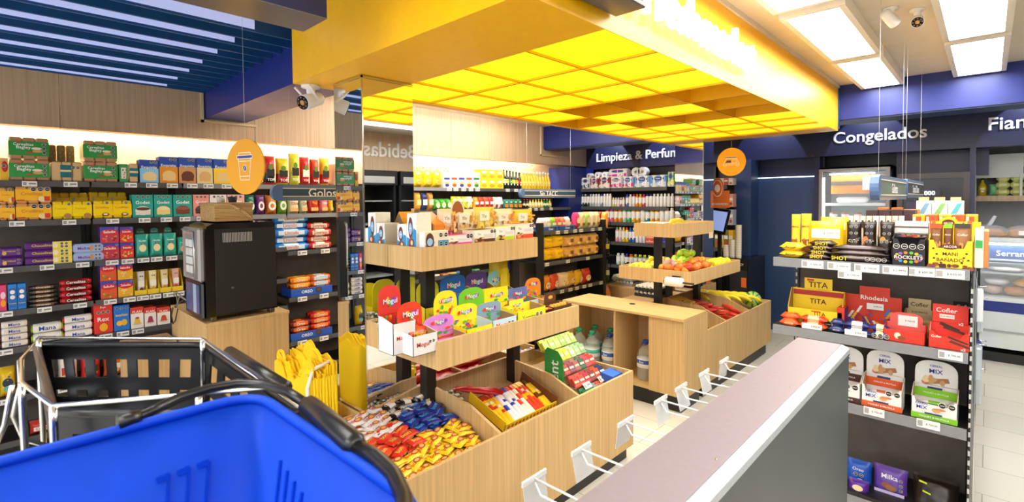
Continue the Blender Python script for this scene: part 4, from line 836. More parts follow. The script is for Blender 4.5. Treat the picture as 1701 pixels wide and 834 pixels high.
Gr(1, 906, 942, 391, 2, mk_bag('#ffd000', [('r', .2, .8, .5, .62, '#e8a81e')], seed=1, fin='foil'), 'snack_bag', 'plump plain yellow bag', 'snacks', stack=2, d=.16)
Gr(1, 943, 999, 389, 4, mk_bag('#e8b45a', [('r', .4, .8, .4, .7, '#8a5a2a'), ('e', .3, .3, .2, .1, '#f6dca0'), ('t', 'MIX', .6, .78, .4, '#f8f0e0', .1)], seed=2), 'snack_bag', 'tan nut snack bag', 'snacks', stack=2, d=.14)
Gr(2, 905, 985, 452, 6, varied(lambda w, h, d, i: bagmb(w*1.15, h, .09, ['#f0902a', '#e8502a', '#f2dcb8', '#f0b83a', '#f4c41e', '#d83a1e'][i], [('e', .5, .4, .36, .2, '#f8e8c0'), ('b', .2, .8, .2, .5, 6, ['#e8a03a', '#c8502a'], i)], seed=i)), 'snack_bag', ['orange snack bag', 'red orange snack bag', 'cream snack bag', 'amber snack bag', 'yellow snack bag', 'red snack bag'], 'snacks', jit=.25)
for k in range(3): price_tags(FG, GS[k], ZG[k], ((926, 940, 955, 965, 984, 996), (908, 943, 976), (933, 947, 958, 970, 980, 998))[k], w=.07, h=.035)
cols = ['#17160e', '#201c10', '#1b1a10', '#2a3a1a']
for zi, (z, rows) in enumerate(((1.05, 4), (.72, 4), (1.40, 0))):
    for i in range(rows):
        o = bottle(.28, .036, ['#15140d', '#2c3c12'][zi], '#e8c83a' if zi == 0 else '#c8cf9a', '#1a1a14').build('wine_bottle'); o.location = (-3.75+.09*i, 5.35, z+.001)
        tag(o, 'dark %s bottle on gondola end shelf, %s from the left' % (['wine', 'green olive oil'][zi], ORD[i+1]), 'bottle', 'bottles on the gondola end shelves')
for i in range(4):
    o = bagmb(.09, .2, .07, ['#d83a2a', '#e8862a', '#c82a3a', '#f0a02a'][i], [('r', .1, .9, .4, .6, '#f4e4c8'), ('e', .5, .25, .3, .1, '#8a2a1a')], seed=i).build('snack_bag'); o.location = (-3.74+.095*i, 5.27, 1.401)
    tag(o, '%s snack bag on top end shelf of the low gondola' % ['red', 'orange', 'crimson', 'amber'][i], 'snacks')
o = bottle(.3, .075, '#f0801e', '#e8e0d8', '#e8862a', 'jug').build('juice_jug'); o.location = (-3.50, 5.3, .421); tag(o, 'big orange juice jug at the foot of the low gondola', 'juice')
o = bottle(.3, .075, '#f0801e', '#e8e0d8', '#e8862a', 'jug').build('juice_jug'); o.location = (-3.68, 5.3, .421); tag(o, 'orange juice jug half hidden behind the other jug', 'juice')
# ------------------------------------------------------------------ near display island
isl = thing('display_island', 'pale wood candy display island with two raised trays beside the mirror pillar', 'display')
IX, IK, SP, YA, YE = -1.72, -1.755, -2.33, 1.10, 2.985
MB().bbox(IX-.018, IX, YA, YE, .09, .597, fin='wood_light', r=.001).build('front_panel', isl)
MB().box(-2.93, IX-.02, YE-.018, YE-.001, .09, .597, fin='wood_light').build('end_panel', isl)
MB().box(-2.95, IX-.018, YA, YA+.018, .09, .50, fin='wood_light').build('end_panel', isl)
MB().box(-2.90, IK, YA+.03, YE-.03, 0, .09, fin='black_metal').build('kick_plate', isl)
MB().box(-2.95, -2.93, YA, YE, .09, .60, fin='wood_light').build('rear_panel', isl)
MB().box(-2.93, IX-.02, YA+.02, YE-.02, .36, .375, fin='wood_inside').build('bin_floor', isl)
m = MB(); m.prism([(YA+.02, .376), (YE-.02, .376), (YE-.02, .70), (1.65, .70), (1.42, .665), (YA+.02, .575)], SP-.009, SP+.009, None or '#000000', 'wood_inside', axis='x'); m.build('spine_panel', isl)
for y in (1.733, 2.388):
    m = MB(); m.prism([(SP+.01, .376), (IX-.019, .376), (IX-.019, .597), (-1.955, .674), (SP+.01, .70)], y-.009, y+.009, '#000000', 'wood_light'); m.build('divider', isl)
m = MB(); m.prism([(SP+.01, .376), (IX-.019, .376), (IX-.019, .597), (-1.955, .66), (SP+.01, .70)], YE-.017, YE-.0005, '#000000', 'wood_light')
for y in (2.05, 2.5):
    m = MB(); m.prism([(-2.93, .376), (SP-.01, .376), (SP-.01, .68), (-2.6, .68), (-2.93, .60)], y-.009, y+.009, '#000000', 'wood_inside'); m.build('divider', isl)
MB().box(-2.399, SP-.01, 1.385, 1.71, .60, .615, fin='wood_top').build('ledge', isl)
m = MB().box(-2.93, -2.915, YA+.02, 1.38, .376, .62, fin='wood_light').box(-2.93, SP-.01, 1.36, 1.378, .376, .60, fin='wood_light').box(-2.52, -2.505, YA+.02, 1.36, .376, .58, fin='wood_light'); m.build('bag_box', isl)
def tray(parent, x0, x1, y0, y1, z0, z1, name='tray', fl=.01):
    m = MB(); t = .016
    m.box(x1-t, x1, y0, y1, z0, z1, fin='wood_light').box(x0, x0+t, y0, y1, z0, z1, fin='wood_light')
    m.box(x0+t, x1-t, y0, y0+t, z0, z1, fin='wood_light').box(x0+t, x1-t, y1-t, y1, z0, z1, fin='wood_light').box(x0+t, x1-t, y0+t, y1-t, z0+fl, z0+fl+.016, fin='wood_top')
    return m.build(name, parent)
tray(isl, -2.398, -1.785, 1.388, 2.46, .985, 1.114, 'lower_tray', .069); tray(isl, -2.398, -2.094, 1.527, 2.44, 1.389, 1.513, 'upper_tray', .085)
for (x, y) in ((-2.28, 1.70), (-2.28, 2.40), (-2.75, 2.40), (-2.75, 1.80)):
    MB().box(x-.032, x+.032, y-.032, y+.032, .376, 1.389, fin='black_metal').build('post', isl)
# candies in bins
def heap(mks, pts, label, cat, group, name):
    ms = [f().mesh(name) for f in mks]
    for (x, y, z, a) in pts:
        o = bpy.data.objects.new(name, random.choice(ms)); COL.objects.link(o); o.location = (x, y, z)
        o.rotation_euler = (random.uniform(-.22, .22), random.uniform(-.2, .2), a); tag(o, label, cat, group)
def slope(x): return .475 + (IX-x)*.20      # height of the heap surface over a bin
def scatter(x0, x1, y0, y1, sx, sy, jit, base, layers=1):
    out = []
    nx = max(1, round((x1-x0)/sx)); ny = max(1, round((y1-y0)/sy))
    for L in range(layers):
        for i in range(nx):
            for j in range(ny):
                x = x0+(i+.5)*(x1-x0)/nx+random.uniform(-jit, jit); y = y0+(j+.5)*(y1-y0)/ny+random.uniform(-jit, jit)
                out.append((x, y, slope(x)+base+L*.022+random.uniform(0, .014), random.uniform(-.38, .38)+PI/2+.25))
    return out
B0 = lambda col, lg, lc, c2=None, bl=None, L=.105, w=.056, th=.024: [lambda s=s: barmb(L, w, th, col, lg, lc, c2, bl, seed=s) for s in (1, 2, 3)]
for zf, x0 in ((.505, None),):
    MB().prism([(IX-.02, .40), (IX-.02, .475), (SP+.01, .595), (SP+.01, .40)], YA+.02, 1.722, '#c9a777', 'wood_inside').build('bin_riser', isl)
    MB().prism([(IX-.02, .40), (IX-.02, .47), (SP+.01, .555), (SP+.01, .40)], 1.744, 2.378, '#c9a777', 'wood_inside').build('bin_riser', isl)
heap(B0('#f6c81e', 'bon', '#c8381e', '#ffd83a', '#b0601e', .10, .06, .022), scatter(-1.93, -1.75, 1.14, 1.70, .052, .085, .014, .012, 2), 'yellow wrapped wafer sweet in the near bin beside the front panel', 'sweet', 'yellow wrapped sweets in the near bin', 'wrapped_sweet')
heap(B0('#f6c81e', 'bon', '#c8381e', '#ffd83a', '#b0601e', .10, .06, .022), scatter(-2.02, -1.90, 1.45, 1.70, .055, .085, .014, .012, 2), 'yellow wrapped wafer sweet at the far end of the near bin', 'sweet', 'yellow wrapped sweets at the far end of the near bin', 'wrapped_sweet')
heap(B0('#e0301e', 'bon', '#f2d04a', '#e8452a', None), scatter(-2.16, -1.94, 1.20, 1.44, .055, .085, .012, .018, 2), 'red wrapped sweet in the near bin between white and yellow ones', 'sweet', 'red wrapped sweets in the near bin', 'wrapped_sweet')
heap(B0('#1c2a8a', 'bon', '#4ab8e8', '#26349a', None), scatter(-2.24, -2.02, 1.46, 1.70, .055, .085, .012, .02, 2), 'dark blue wrapped sweet in the near bin', 'sweet', 'blue wrapped sweets in the near bin', 'wrapped_sweet')
heap(B0('#1a1816', 'OBL', '#d8d0c4', '#e8e4dc', '#d89a6a'), scatter(-2.31, -2.18, 1.42, 1.70, .055, .09, .01, .025, 2), 'black and white wrapped sweet at the back of the near bin', 'sweet', 'black and white wrapped sweets in the near bin', 'wrapped_sweet')
heap(B0('#eeeae4', 'OBL', '#c8402a', '#f4f0ea', '#c86a1e'), scatter(-2.31, -2.10, 1.20, 1.42, .055, .085, .01, .02, 2), 'white and orange wrapped sweet at the near end of the near bin', 'sweet', 'white and orange wrapped sweets in the near bin', 'wrapped_sweet')
# second bin: slanting box of snack sticks, loose yellow sweets in front
bx = thing('stick_box', 'yellow and brown tilted carton holding upright snack sticks in the second bin', 'box', (-1.86, 2.10, .51), PI/2)
m = MB(); W_, D_ = .44, .30
m.box(-W_/2, W_/2, 0, .004, 0, .045, '#f4d01e').box(-W_/2, W_/2, 0, D_, -.004, 0, '#5a3018').box(-W_/2, -W_/2+.004, 0, D_, 0, .06, '#f4d01e').box(W_/2-.004, W_/2, 0, D_, 0, .07, '#6a3a1e')
for i in range(14): m.ell(-W_/2+.03+i*.03, .022, .011, .011, -.001, '#b0601e', 8)
o = m.build('carton', bx); bx.rotation_euler = (math.radians(18), 0, PI/2)
sticks = [('#f2c01e', '#c83a1e', 'yellow')]*3 + [('#e8e4e8', '#2a3aa0', 'white and blue')]*4 + [('#f0e4d8', '#d83a2a', 'white and red')]*2 + [('#e0401e', '#f2b81e', 'red and yellow')]*3 + [('#f4c81e', '#6a3a1e', 'yellow and brown')]*2
inv = bx.matrix_world
MT = Matrix.Translation((-1.86, 2.10, .51)) @ Matrix.Rotation(PI/2, 4, 'Z') @ Matrix.Rotation(math.radians(18), 4, 'X')
for i, (c, c2, nm) in enumerate(sticks):
    for r_ in range(2):
        m = MB(); bagm = MB()
        m.bag(.036, .25, .016, lambda u, v, s, c=c, c2=c2, q=random.uniform(.3, .6): C(c2) if (v > .86 or q < v < q+.14) else (C('#f2e6c8') if (q+.2 < v < q+.27 and u < .6) else C(c)), 'foil', 4, 12, seed=i, crimp=.04)
        o = m.build('snack_stick'); o.matrix_world = MT @ Matrix.Translation((-W_/2+.03+i*.0295, .012+r_*.004, .004+r_*.018)) @ Matrix.Rotation(math.radians(-86), 4, 'X') @ Matrix.Rotation(random.uniform(-.05, .05)+.12, 4, 'Y')
        tag(o, '%s snack stick in the tilted carton, %s layer' % (nm, 'upper' if r_ else 'lower'), 'snack stick', 'snack sticks in the tilted carton')
heap(B0('#f2d83a', 'x', '#4a3a1e', '#f6e46a', None, .07, .025, .012), scatter(-1.79, -1.745, 1.78, 2.36, .03, .05, .008, .02, 2), 'small pale yellow wrapped sweet along the front of the second bin', 'sweet', 'small pale yellow sweets in the second bin', 'wrapped_sweet')
heap(B0('#3a5a2a', 'x', '#e8e0c8', '#e0dcc8', None, .07, .03, .014), scatter(-2.27, -2.12, 1.77, 1.88, .05, .05, .01, .02, 2), 'small green and clear wrapped sweet at the back of the second bin', 'sweet', 'small green sweets in the second bin', 'wrapped_sweet')
heap([lambda s=s: barmb(.30, .05, .03, '#b81418', None, '#ffffff', '#d01e1e', None, seed=s, wav=.3) for s in (4, 5)], [(-2.12, 1.93, .63, .5), (-2.16, 1.97, .61, .9)], 'long red bag among the sticks of the second bin', 'bag', 'red bags in the second bin', 'candy_bag')
# rear bins: large red bags
heap([lambda s=s: barmb(.42, .12, .06, '#b01216', None, '#ffffff', '#c81a1c', None, seed=s, wav=.35) for s in (4, 5, 6)], [(-2.42-.07*(i % 3), 1.82+.16*(i//3)+.03*(i % 3), .60+.035*(i % 3), PI/2+random.uniform(-.3, .3)) for i in range(9)], 'big glossy red candy bag in the rear bins', 'bag', 'big red candy bags in the rear bins', 'candy_bag')
heap([lambda s=s: barmb(.09, .05, .03, c, None, '#ffffff', c2, None, seed=s, wav=.4) for s, c, c2 in ((1, '#e8e4e6', '#c8c4d8'), (2, '#c83a4a', '#e8d8d8'), (3, '#f0eef2', '#3a5ab8'))], [(-2.42-.08*(i % 4), 2.55+.09*(i//4), .57+.02*(i % 2), random.uniform(0, 3)) for i in range(16)], 'small white and red wrapped candy in the far rear bin', 'sweet', 'white candies in the far rear bin', 'wrapped_sweet')
cand = [lambda s=s, c=c, c2=c2: barmb(.045, .022, .014, c, None, '#ffffff', c2, None, seed=s, wav=.5) for s, c, c2 in ((1, '#b8a890', '#e0d4c0'), (2, '#3a5a3a', '#d8dcc8'), (3, '#c86a4a', '#e8d8c0'), (4, '#8a8a80', '#e8e8e4'), (5, '#c8a05a', '#5a4a3a'))]
heap(cand, [(-2.345-.012*(i % 4)-.005, 1.40+.0125*(i//2), .618+.006*(i % 3), random.uniform(0, 3)) for i in range(48)], 'tiny twist-wrapped candy on the ledge before the mirror pillar', 'candy', 'tiny candies on the mirror ledge', 'wrapped_candy')
heap(cand, [(-2.345-.15*random.random(), 1.13+.22*random.random(), .545+.012*random.random()*3, random.uniform(0, 3)) for i in range(70)], 'tiny twist-wrapped candy in the small end bin', 'candy', 'tiny candies in the small end bin', 'wrapped_candy')
MB().box(-2.503, SP-.01, YA+.02, 1.36, .40, .545, fin='wood_inside').build('bin_riser', isl)
heap(cand, [(-2.06-.3*random.random(), 1.40+.10*random.random(), 1.072+.045*random.random(), random.uniform(0, 3)) for i in range(60)], 'tiny twist-wrapped candy at the left end of the lower tray', 'candy', 'tiny candies on the lower tray', 'wrapped_candy')
# yellow carrier bags bundle
yb_ = thing('carrier_bag_bundle', 'thick bundle of folded yellow fabric carrier bags tied with a white strap', 'bags', (-2.73, 1.20, .40))
m = MB(); rd = random.Random(3)
for k in range(16):
    y = -.075+k*.0098; n = 12; x0, x1 = -.235+rd.uniform(-.008, .008), .215+rd.uniform(-.008, .012); top = .44+rd.uniform(-.015, .015)+(.05 if k > 8 else 0)
    tp_ = [(x0+(x1-x0)*i/n, top+(.06*max(0, math.cos(i/n*PI*2+.3*k))**2 if k % 3 else .02*math.sin(i*1.3+k))-(.05 if 3 < i < 8 and k < 9 else 0)) for i in range(n+1)]
    lean = rd.uniform(-.004, .004)
    m.prism([(x0, 0)]+tp_+[(x1, 0)], y+lean, y+lean+.0075, '#ffd800' if k % 2 else '#f8cc00', 'matte')
for k in range(9):
    m.tube([(.215+.004*(k % 2), -.07+k*.0165, .01), (.222+.003*(k % 3), -.07+k*.0165, .25), (.216, -.07+k*.0165, .43)], .009, '#ffd600', 'matte', 6)
m.build('folded_bags', yb_)
m = MB().tube([(.10+.0*t, -.076+.02*math.sin(t), .47+.06*math.sin(t)) if False else (.05+.08*math.cos(PI-t), .03, .47+.07*math.sin(t)) for t in [PI*i/10 for i in range(11)]], .010, '#ffd400', 'matte'); m.build('bag_handle', yb_)
m = MB().tube([(-.2+.05*math.cos(PI-t), -.05, .45+.05*math.sin(t)) for t in [PI*i/8 for i in range(9)]], .008, '#ffd400', 'matte'); m.build('bag_handle', yb_)
m = MB().tube([(.19, .05, .50), (.20, -.05, .48), (.225, -.09, .40), (.24, -.092, .22), (.243, -.092, .02)], .010, '#f0e6d4', 'matte', 6); m.build('strap', yb_)
# lower tray display cartons
zt = 1.071
def dcart(X, px0, px1, ytray, yhead, col, lg, lc, desc, hw=1, arch=True, d=.13, hcol=None, side=None, blobs=('#e8502a', '#58b83a', '#f2a01e'), yb=.33, octs=2, z=zt, where='lower tray', hsc=None, pal=('#e8402a', '#f2b01e', '#3aa84a', '#3a6ad8', '#a03ab8'), lean=0):
    F = Face('x', X); a, b = F.s_at(px0, z), F.s_at(px1, z); w = (b-a)*1.08; s = (a+b)/2
    Fb = Face('x', X-d); ht = Fb.z_at(s, yhead)-z; hf = max(.025, F.z_at(s, ytray)-z)
    hh = max(.02, ht-hf*1.15); hb = hf*1.15
    front = [('t', lg, .4, .5, .5, lc, .5)] + [('o', .82-.14*i, .6, .055) for i in range(octs)]
    tot = hb+hh
    head = [('r', .02, .98, .14, .22, pal[len(desc) % 5])] + [('b', .08, .92, .22, .58, 16, list(blobs)+[pal[(len(desc)+2) % 5]], len(desc))] + [('e', .3+.1*i, .74+.02*math.sin(i*2), .065, .065, pal[i % len(pal)]) for i in range(5)] + [('t', lg, .5, .74, .62, '#ffffff', .16)]
    o = dispbox(w, d, hf, hb, w*hw, hh, col, front, head, arch=arch, hcol=hcol, side=side).build('display_carton')
    F.place(o, s, z+.001); tag(o, desc + ', ' + where, 'display carton'); return o
M_ = 'Mogul'
o = dcart(-1.80, 688, 726, 556, 502, '#e8e4e4', M_, '#c83a2a', 'red arched gummy carton with white side, second in front row', hcol='#e8401e', side='#f0f0f0', d=.12)
o = dcart(-1.88, 655, 690, 536, 474, '#e8e4e4', M_, '#c83a2a', 'tall red gummy carton at the front left corner', hcol='#e03a30', side='#f0f0f0', d=.12)
for i, (X, px, yt, c, nm) in enumerate(((-1.90, 664, 508, '#d8302a', 'upper'), (-1.84, 694, 528, '#c82a24', 'lower'))):
    o = barmb(.13, .09, .05, c, 'Mogul', '#f6e04a', '#e8502a', None, seed=i, wav=.3).build('gummy_bag'); F = Face('x', X); F.place(o, F.s_at(px+10, 1.13), 1.10+.02*i, .03)
    tag(o, 'crumpled red gummy candy bag, %s one in red cartons on lower tray' % nm, 'sweets')
dcart(-1.80, 727, 774, 561, 523, '#e8b0e0', M_, '#e8402a', 'pink carton with purple arched header, lower tray front', hcol='#dc8ae0', side='#f4eef4', d=.10, hw=1)
dcart(-1.80, 777, 818, 543, 505, '#f8e01e', M_, '#e8502a', 'yellow carton with green grass header', hcol='#f6ec2a', d=.12, hw=1)
dcart(-1.80, 820, 857, 529, 502, '#c0dcf0', M_, '#e8502a', 'pale blue carton with grey arched header', hcol='#88a8c0', d=.12, hw=1)
dcart(-1.80, 862, 905, 514, 498, '#f8e21e', 'Yummy', '#3a9a2a', 'low yellow carton near the right end', hcol='#f8ee3a', d=.12, hw=.5, arch=False)
dcart(-2.0, 742, 778, 540, 483, '#f6e81e', 'Yummy', '#3a9a2a', 'yellow arched carton in the middle row', d=.1, hcol='#f8f02a')
dcart(-2.0, 784, 822, 519, 478, '#8ad83a', M_, '#e8502a', 'green arched carton in the middle row', d=.1, hcol='#7ad02a')
dcart(-2.0, 826, 862, 510, 478, '#f8e81e', 'Yummy', '#3a9a2a', 'yellow squarish carton in the middle row', d=.1, arch=False)
dcart(-2.0, 866, 894, 500, 478, '#c8d8e8', M_, '#e8502a', 'pale grey carton with blue insert in middle row', d=.1, arch=False, hcol='#6a7ab8')
dcart(-2.22, 708, 742, 510, 467, '#e8d82a', 'Yummy', '#3a9a2a', 'olive yellow arched carton in the back row', d=.08, hcol='#d8d02a')
dcart(-2.22, 748, 786, 488, 457, '#2a7ad0', M_, '#e8502a', 'blue arched carton in the back row', d=.08)
dcart(-2.22, 790, 822, 480, 452, '#f2e01e', M_, '#e8502a', 'yellow carton with purple header in the back row', d=.08, hcol='#6a4a9a')
dcart(-2.22, 826, 852, 482, 450, '#b8e0e0', M_, '#e8502a', 'aqua arched carton in the back row', d=.08, hcol='#9adcd8')
dcart(-2.16, 884, 908, 500, 462, '#f0801e', 'Top', '#ffffff', 'orange arched carton at the right end', d=.06, hcol='#f08a1e')
F = Face('x', -2.1)
o = dispbox(.17, .10, .05, .055, .11, .055, '#5a3418', [('t', 'bonobon', .5, .5, .5, '#e0b04a', .4)], [('e', .5, .8, .2, .1, '#e0b04a')], arch=True, inside='#a8743a').build('display_carton'); Face('x', -1.83).place(o, 2.36, zt+.001); tag(o, 'small brown and gold carton at the far right of the lower tray', 'display carton')
for i in range(5):
    o = MB().sphere((0, 0, .016), .016, '#d8a83a', 'foil', 8, 6).build('gold_chocolate'); o.location = (-1.87, 2.30+.03*i, zt+.03); tag(o, 'gold foil chocolate in the brown carton', 'chocolate', 'gold chocolates in the brown carton')
heap([lambda s=s: barmb(.09, .03, .014, c, None, '#ffffff', c2, None, seed=s, wav=.3) for s, c, c2 in ((1, '#e8b83a', '#c86a2a'), (2, '#3a8ac8', '#e8d8b0'), (3, '#d8a86a', '#f2e4c0'), (4, '#c8502a', '#e8c85a'))], [(-1.86-.16*random.random(), 2.16+.10*random.random(), 1.073+.04*random.random(), random.uniform(0, 3)) for i in range(26)], 'small loose wrapped candy bar near the right end of the lower tray', 'candy', 'loose candy bars on the lower tray', 'candy_bar')
o = bagmb(.16, .34, .12, '#f2d81e', [('r', .1, .9, .3, .6, '#e8c81e'), ('e', .7, .75, .15, .1, '#3a4ab0')], seed=9).build('snack_bag'); Face('x', -2.28).place(o, 2.44-.10, zt); tag(o, 'tall yellow bag standing at the far end of the lower tray', 'snacks')
# chewing gum rack in third bin
GY_ = 2.755
gr = thing('gum_rack', 'green clear-tiered chewing gum rack lettered Trident in the third bin', 'rack', (-1.80, GY_, .47), PI/2)
ga, gb = at(905, 640, y=2.415), at(936, 650, y=2.415); gw = gb.x-ga.x
MI = (Matrix.Translation((-1.80, GY_, .47)) @ Matrix.Rotation(PI/2, 4, 'Z')).inverted()
m = MB(); m.T = MI @ Matrix.Translation((ga.x, 2.415, .50)); m.prism([(0, -.06), (0, .30), (gw*.15, .325), (gw*.7, .315), (gw*.95, .27), (gw, .2), (gw*.97, -.10)], 0, .005, '#2c9a3c')
m.T = MI @ Matrix.Translation((ga.x+gw*.52, 2.413, .605)) @ Matrix.Rotation(-PI/2, 4, 'Y'); m.text('Trident', 0, 0, .30, 0, '#f0f8f0', 'card'); m.build('side_sign', gr)
for k in range(5):
    m = MB(); y0 = .02+k*.085; z0 = .0+k*.062
    m.box(-.17, .19, y0, y0+.09, z0, z0+.004, fin='clear').box(-.17, .19, y0, y0+.003, z0, z0+.022, fin='clear')
    if k == 4: m.box(-.17, .19, y0+.09, y0+.093, z0, z0+.10, '#1a1a1c')
    m.build('tier', gr)
gc = [['#1e6a3a', '#3a8a4a', '#8a8a8a', '#c8503a', '#3a3a5a', '#2a4a9a'], ['#c83a2a', '#d84a3a', '#b83040', '#8a3a3a', '#d8502a', '#2a3a6a'], ['#b82a2a', '#8a2a38', '#a8605a', '#3a6a4a', '#c84a5a', '#e03a2a'], ['#e8e02a', '#e0dc2a', '#d8e03a', '#b8d8a0', '#a8d090', '#98c888'], ['#d8e84a', '#b0d85a', '#c8e86a', '#a8d84a', '#c8e88a', '#b8e05a']]
MG = Matrix.Translation((-1.80, GY_, .47)) @ Matrix.Rotation(PI/2, 4, 'Z')
for k in range(5):
    for i in range(6):
        for q in range(2):
            c = gc[k][i]; m = MB(); m.bbox(-.028, .028, 0, .02, 0, .07, c, 'foil', r=.003); m.rect(-.022, .022, .03, .044, -.0006, '#e8eae0' if (i+q) % 2 else '#c8d8b8'); m.box(-.02, .02, .0205, .021, .02, .05, '#e4e8dc')
            o = m.build('gum_pack'); o.matrix_world = MG @ Matrix.Translation((-.137+i*.059, .012+k*.085+q*.03, .008+k*.062+q*.004)) @ Matrix.Rotation(math.radians(-38), 4, 'X')
            tag(o, 'small %s chewing gum pack on %s tier of the gum rack' % (['green', 'red', 'maroon', 'yellow', 'lime'][k], ['lowest', 'second', 'third', 'fourth', 'top'][k]), 'chewing gum', 'chewing gum on tier %d' % (k+1))
for i, (x, k) in enumerate(((-.08, 1), (.09, 1), (-.06, 0))):
    o = tagmb(.075, .04).build('price_tag'); o.matrix_world = MG @ Matrix.Translation((x, .0+k*.085-.008, .01+k*.062)) @ Matrix.Rotation(math.radians(-45), 4, 'X'); o.parent = gr; o.matrix_parent_inverse = MG.inverted()
o = carton(.16, .05, .10, '#2a5ac8', [('t', 'Halls', .5, .5, .5, '#ffffff', .5)], top='#2a6ae0').build('sweet_box'); o.location = (-1.80, 2.93, .52); o.rotation_euler = (.12, 0, PI/2); tag(o, 'blue sweet box at the right end of the third bin', 'sweets')
MB().prism([(IX-.02, .40), (IX-.02, .46), (SP+.01, .62), (SP+.01, .40)], 2.398, YE-.02, '#c9a777', 'wood_inside').build('bin_riser', isl)
# upper tray goods
zu = 1.491
Fu = Face('x', -2.112)
def eggs(w, h, y): return [('p', [(0, 0), (1, 0), (1, .55), (.75, .6), (.4, .3), (0, .35)], '#1e9ad8'), ('e', .42, .6, .24, .3, '#6a3420'), ('e', .42, .58, .17, .16, '#9ac8f0'), ('t', 'huevo', .42, .6, .3, '#ffffff', .1), ('e', .5, .2, .3, .13, '#8a3a24'), ('e', .56, .2, .12, .07, '#f0d8b0')]
def bx_(px0, px1, yt, mk, nm, lab, cat, X=-2.112, z=zu, d=.1, turn=0):
    F = Face('x', X); a, b = F.s_at(px0, z), F.s_at(px1, z); h = F.z_at((a+b)/2, yt)-z
    o = mk(b-a, h, d).build(nm); F.place(o, (a+b)/2, z+.001, 0, turn); tag(o, lab, cat); return o
bx_(706, 745, 384, lambda w, h, d: carton(w, h, d, '#f0e4cc', [('p', [(0, 0), (.3, 0), (.42, .5), (.2, .2), (0, .3)], '#1e9ad8'), ('e', .2, .5, .17, .42, '#5a3018'), ('e', .2, .45, .12, .2, '#9ac8f0'), ('r', .55, 1, 0, .5, '#1e9ad8'), ('o', .66, .78, .085), ('o', .88, .78, .085), ('o', .66, .32, .085), ('o', .88, .32, .085)], side='#f4f4f4'), 'chocolate_egg_carton', 'cream chocolate egg carton with four black seals on the upper tray', 'chocolate', d=.05, X=-2.10)
a0 = Face('y', 1.56)
for (x0, x1, hh, lab) in ((-2.338, -2.252, .165, 'left narrow'), (-2.246, -2.162, .225, 'right taller')):
    o = carton(x1-x0, hh-.03, .10, '#f4f6f8', eggs(0, 0, 0), side='#f4efe4').build('chocolate_egg_carton'); o.location = ((x0+x1)/2, 1.548, zu+.001); tag(o, 'white and blue chocolate egg carton, %s one at the end of upper tray' % lab, 'chocolate')
m = MB(); m.prism([(-.1, 0), (.1, 0), (.1, .05), (0, .12), (-.1, .05)], 0, .12, '#e8952a'); m.prism([(-.09, .0), (.09, .0), (.09, .05), (0, .11), (-.09, .05)], -.001, 0, '#7a6a52'); m.box(-.07, .06, -.004, -.001, 0, .04, '#a8281e'); m.box(-.04, .05, -.006, -.004, .0, .02, '#e8c85a')
o = m.build('gift_carton'); o.location = (-2.30, 1.67, 1.57); o.rotation_euler = (0, 0, .3); tag(o, 'orange gable-roofed gift carton behind the chocolate egg cartons', 'gift box')
m = MB(); m.bbox(-.12, .12, 0, .1, 0, .07, '#4aa8e0', r=.004); m.ell(-.02, .10, .055, .085, -.004, '#f4efe4', 16); m.ell(-.02, .10, .045, .075, -.006, '#a8621e', 16); m.ell(-.01, .08, .035, .03, -.008, '#f2e4d0', 12); m.ell(.01, .02, .05, .035, -.008, '#8a4a24', 12); m.box(-.04, .0, .0, .004, .05, .16, '#f4efe4'); m.ell(.07, .05, .014, .012, -.005, '#ffe01e', 8)
o = m.build('egg_display'); Face('x', -2.26).place(o, 1.93, 1.575); tag(o, 'blue display carton topped by a cut-out chocolate egg', 'chocolate')
MB_ = MB().box(-.12, .12, 0, .09, 0, .08, '#8a7a58'); o = MB_.build('support_box'); Face('x', -2.27).place(o, 1.93, zu); tag(o, 'plain brown carton under the blue egg display', 'box')
yin = [('r', .04, .6, .5, .95, '#f8f4ea'), ('t', 'Yin', .24, .74, .22, '#6a6a5a', .14), ('r', .42, .94, .55, .9, '#f4f4f0')]
for i, (p0, p1, yt, c, bc, nm) in enumerate(((739, 785, 391, '#f2e8ee', '#e03aa0', 'white and magenta'), (787, 823, 382, '#f0e8e0', '#5a3418', 'white and brown'), (824, 855, 377, '#f4f4e0', '#b8d82a', 'white and lime'), (856, 886, 372, '#f6eee0', '#e8502a', 'white and orange'))):
    bx_(p0, p1, yt, lambda w, h, d: carton(w, h, d, c, yin+[('r', .03, .97, 0, .42, bc), ('r', .45, .9, .55, .72, '#e2e2de'), ('b', .08, .42, .05, .5, 12, ['#c87a3a', '#6a3a1e', '#e8b46a'], i), ('o', .82, .88, .07), ('o', .94, .88, .07)], side='#f6f2ea', top=bc), 'snack_box', '%s snack box, front row of the upper tray' % nm, 'snacks')
for i, (p0, p1, yt, c, bot, nm) in enumerate(((735, 758, 349, '#f0dcc8', '#e03aa0', 'cream and magenta'), (760, 794, 350, '#f4ecd8', '#c8a078', 'cream nut'), (794, 826, 346, '#f6e070', '#f6d04a', 'yellow nut'), (826, 856, 349, '#f2ecd8', '#e8905a', 'cream and orange'), (858, 888, 350, '#f4dc4a', '#d8302a', 'yellow and red'))):
    bx_(p0-2, p1+2, yt-2, lambda w, h, d: bagmb(w, h, .07, c, [('r', .06, .58, .62, .88, '#faf6ec'), ('t', 'Yin', .3, .75, .36, '#8a8a6a', .1), ('b', .1, .95, .15, .6, 26, ['#c8823a', '#e8b46a', '#8a5a2a', '#f0d090'], i), ('b', .62, .95, .6, .9, 10, ['#d8923a', '#f0c05a'], i+3)], bot=bot, seed=i), 'snack_bag', '%s upright snack bag behind the boxes of the upper tray' % nm, 'snacks', X=-2.24)
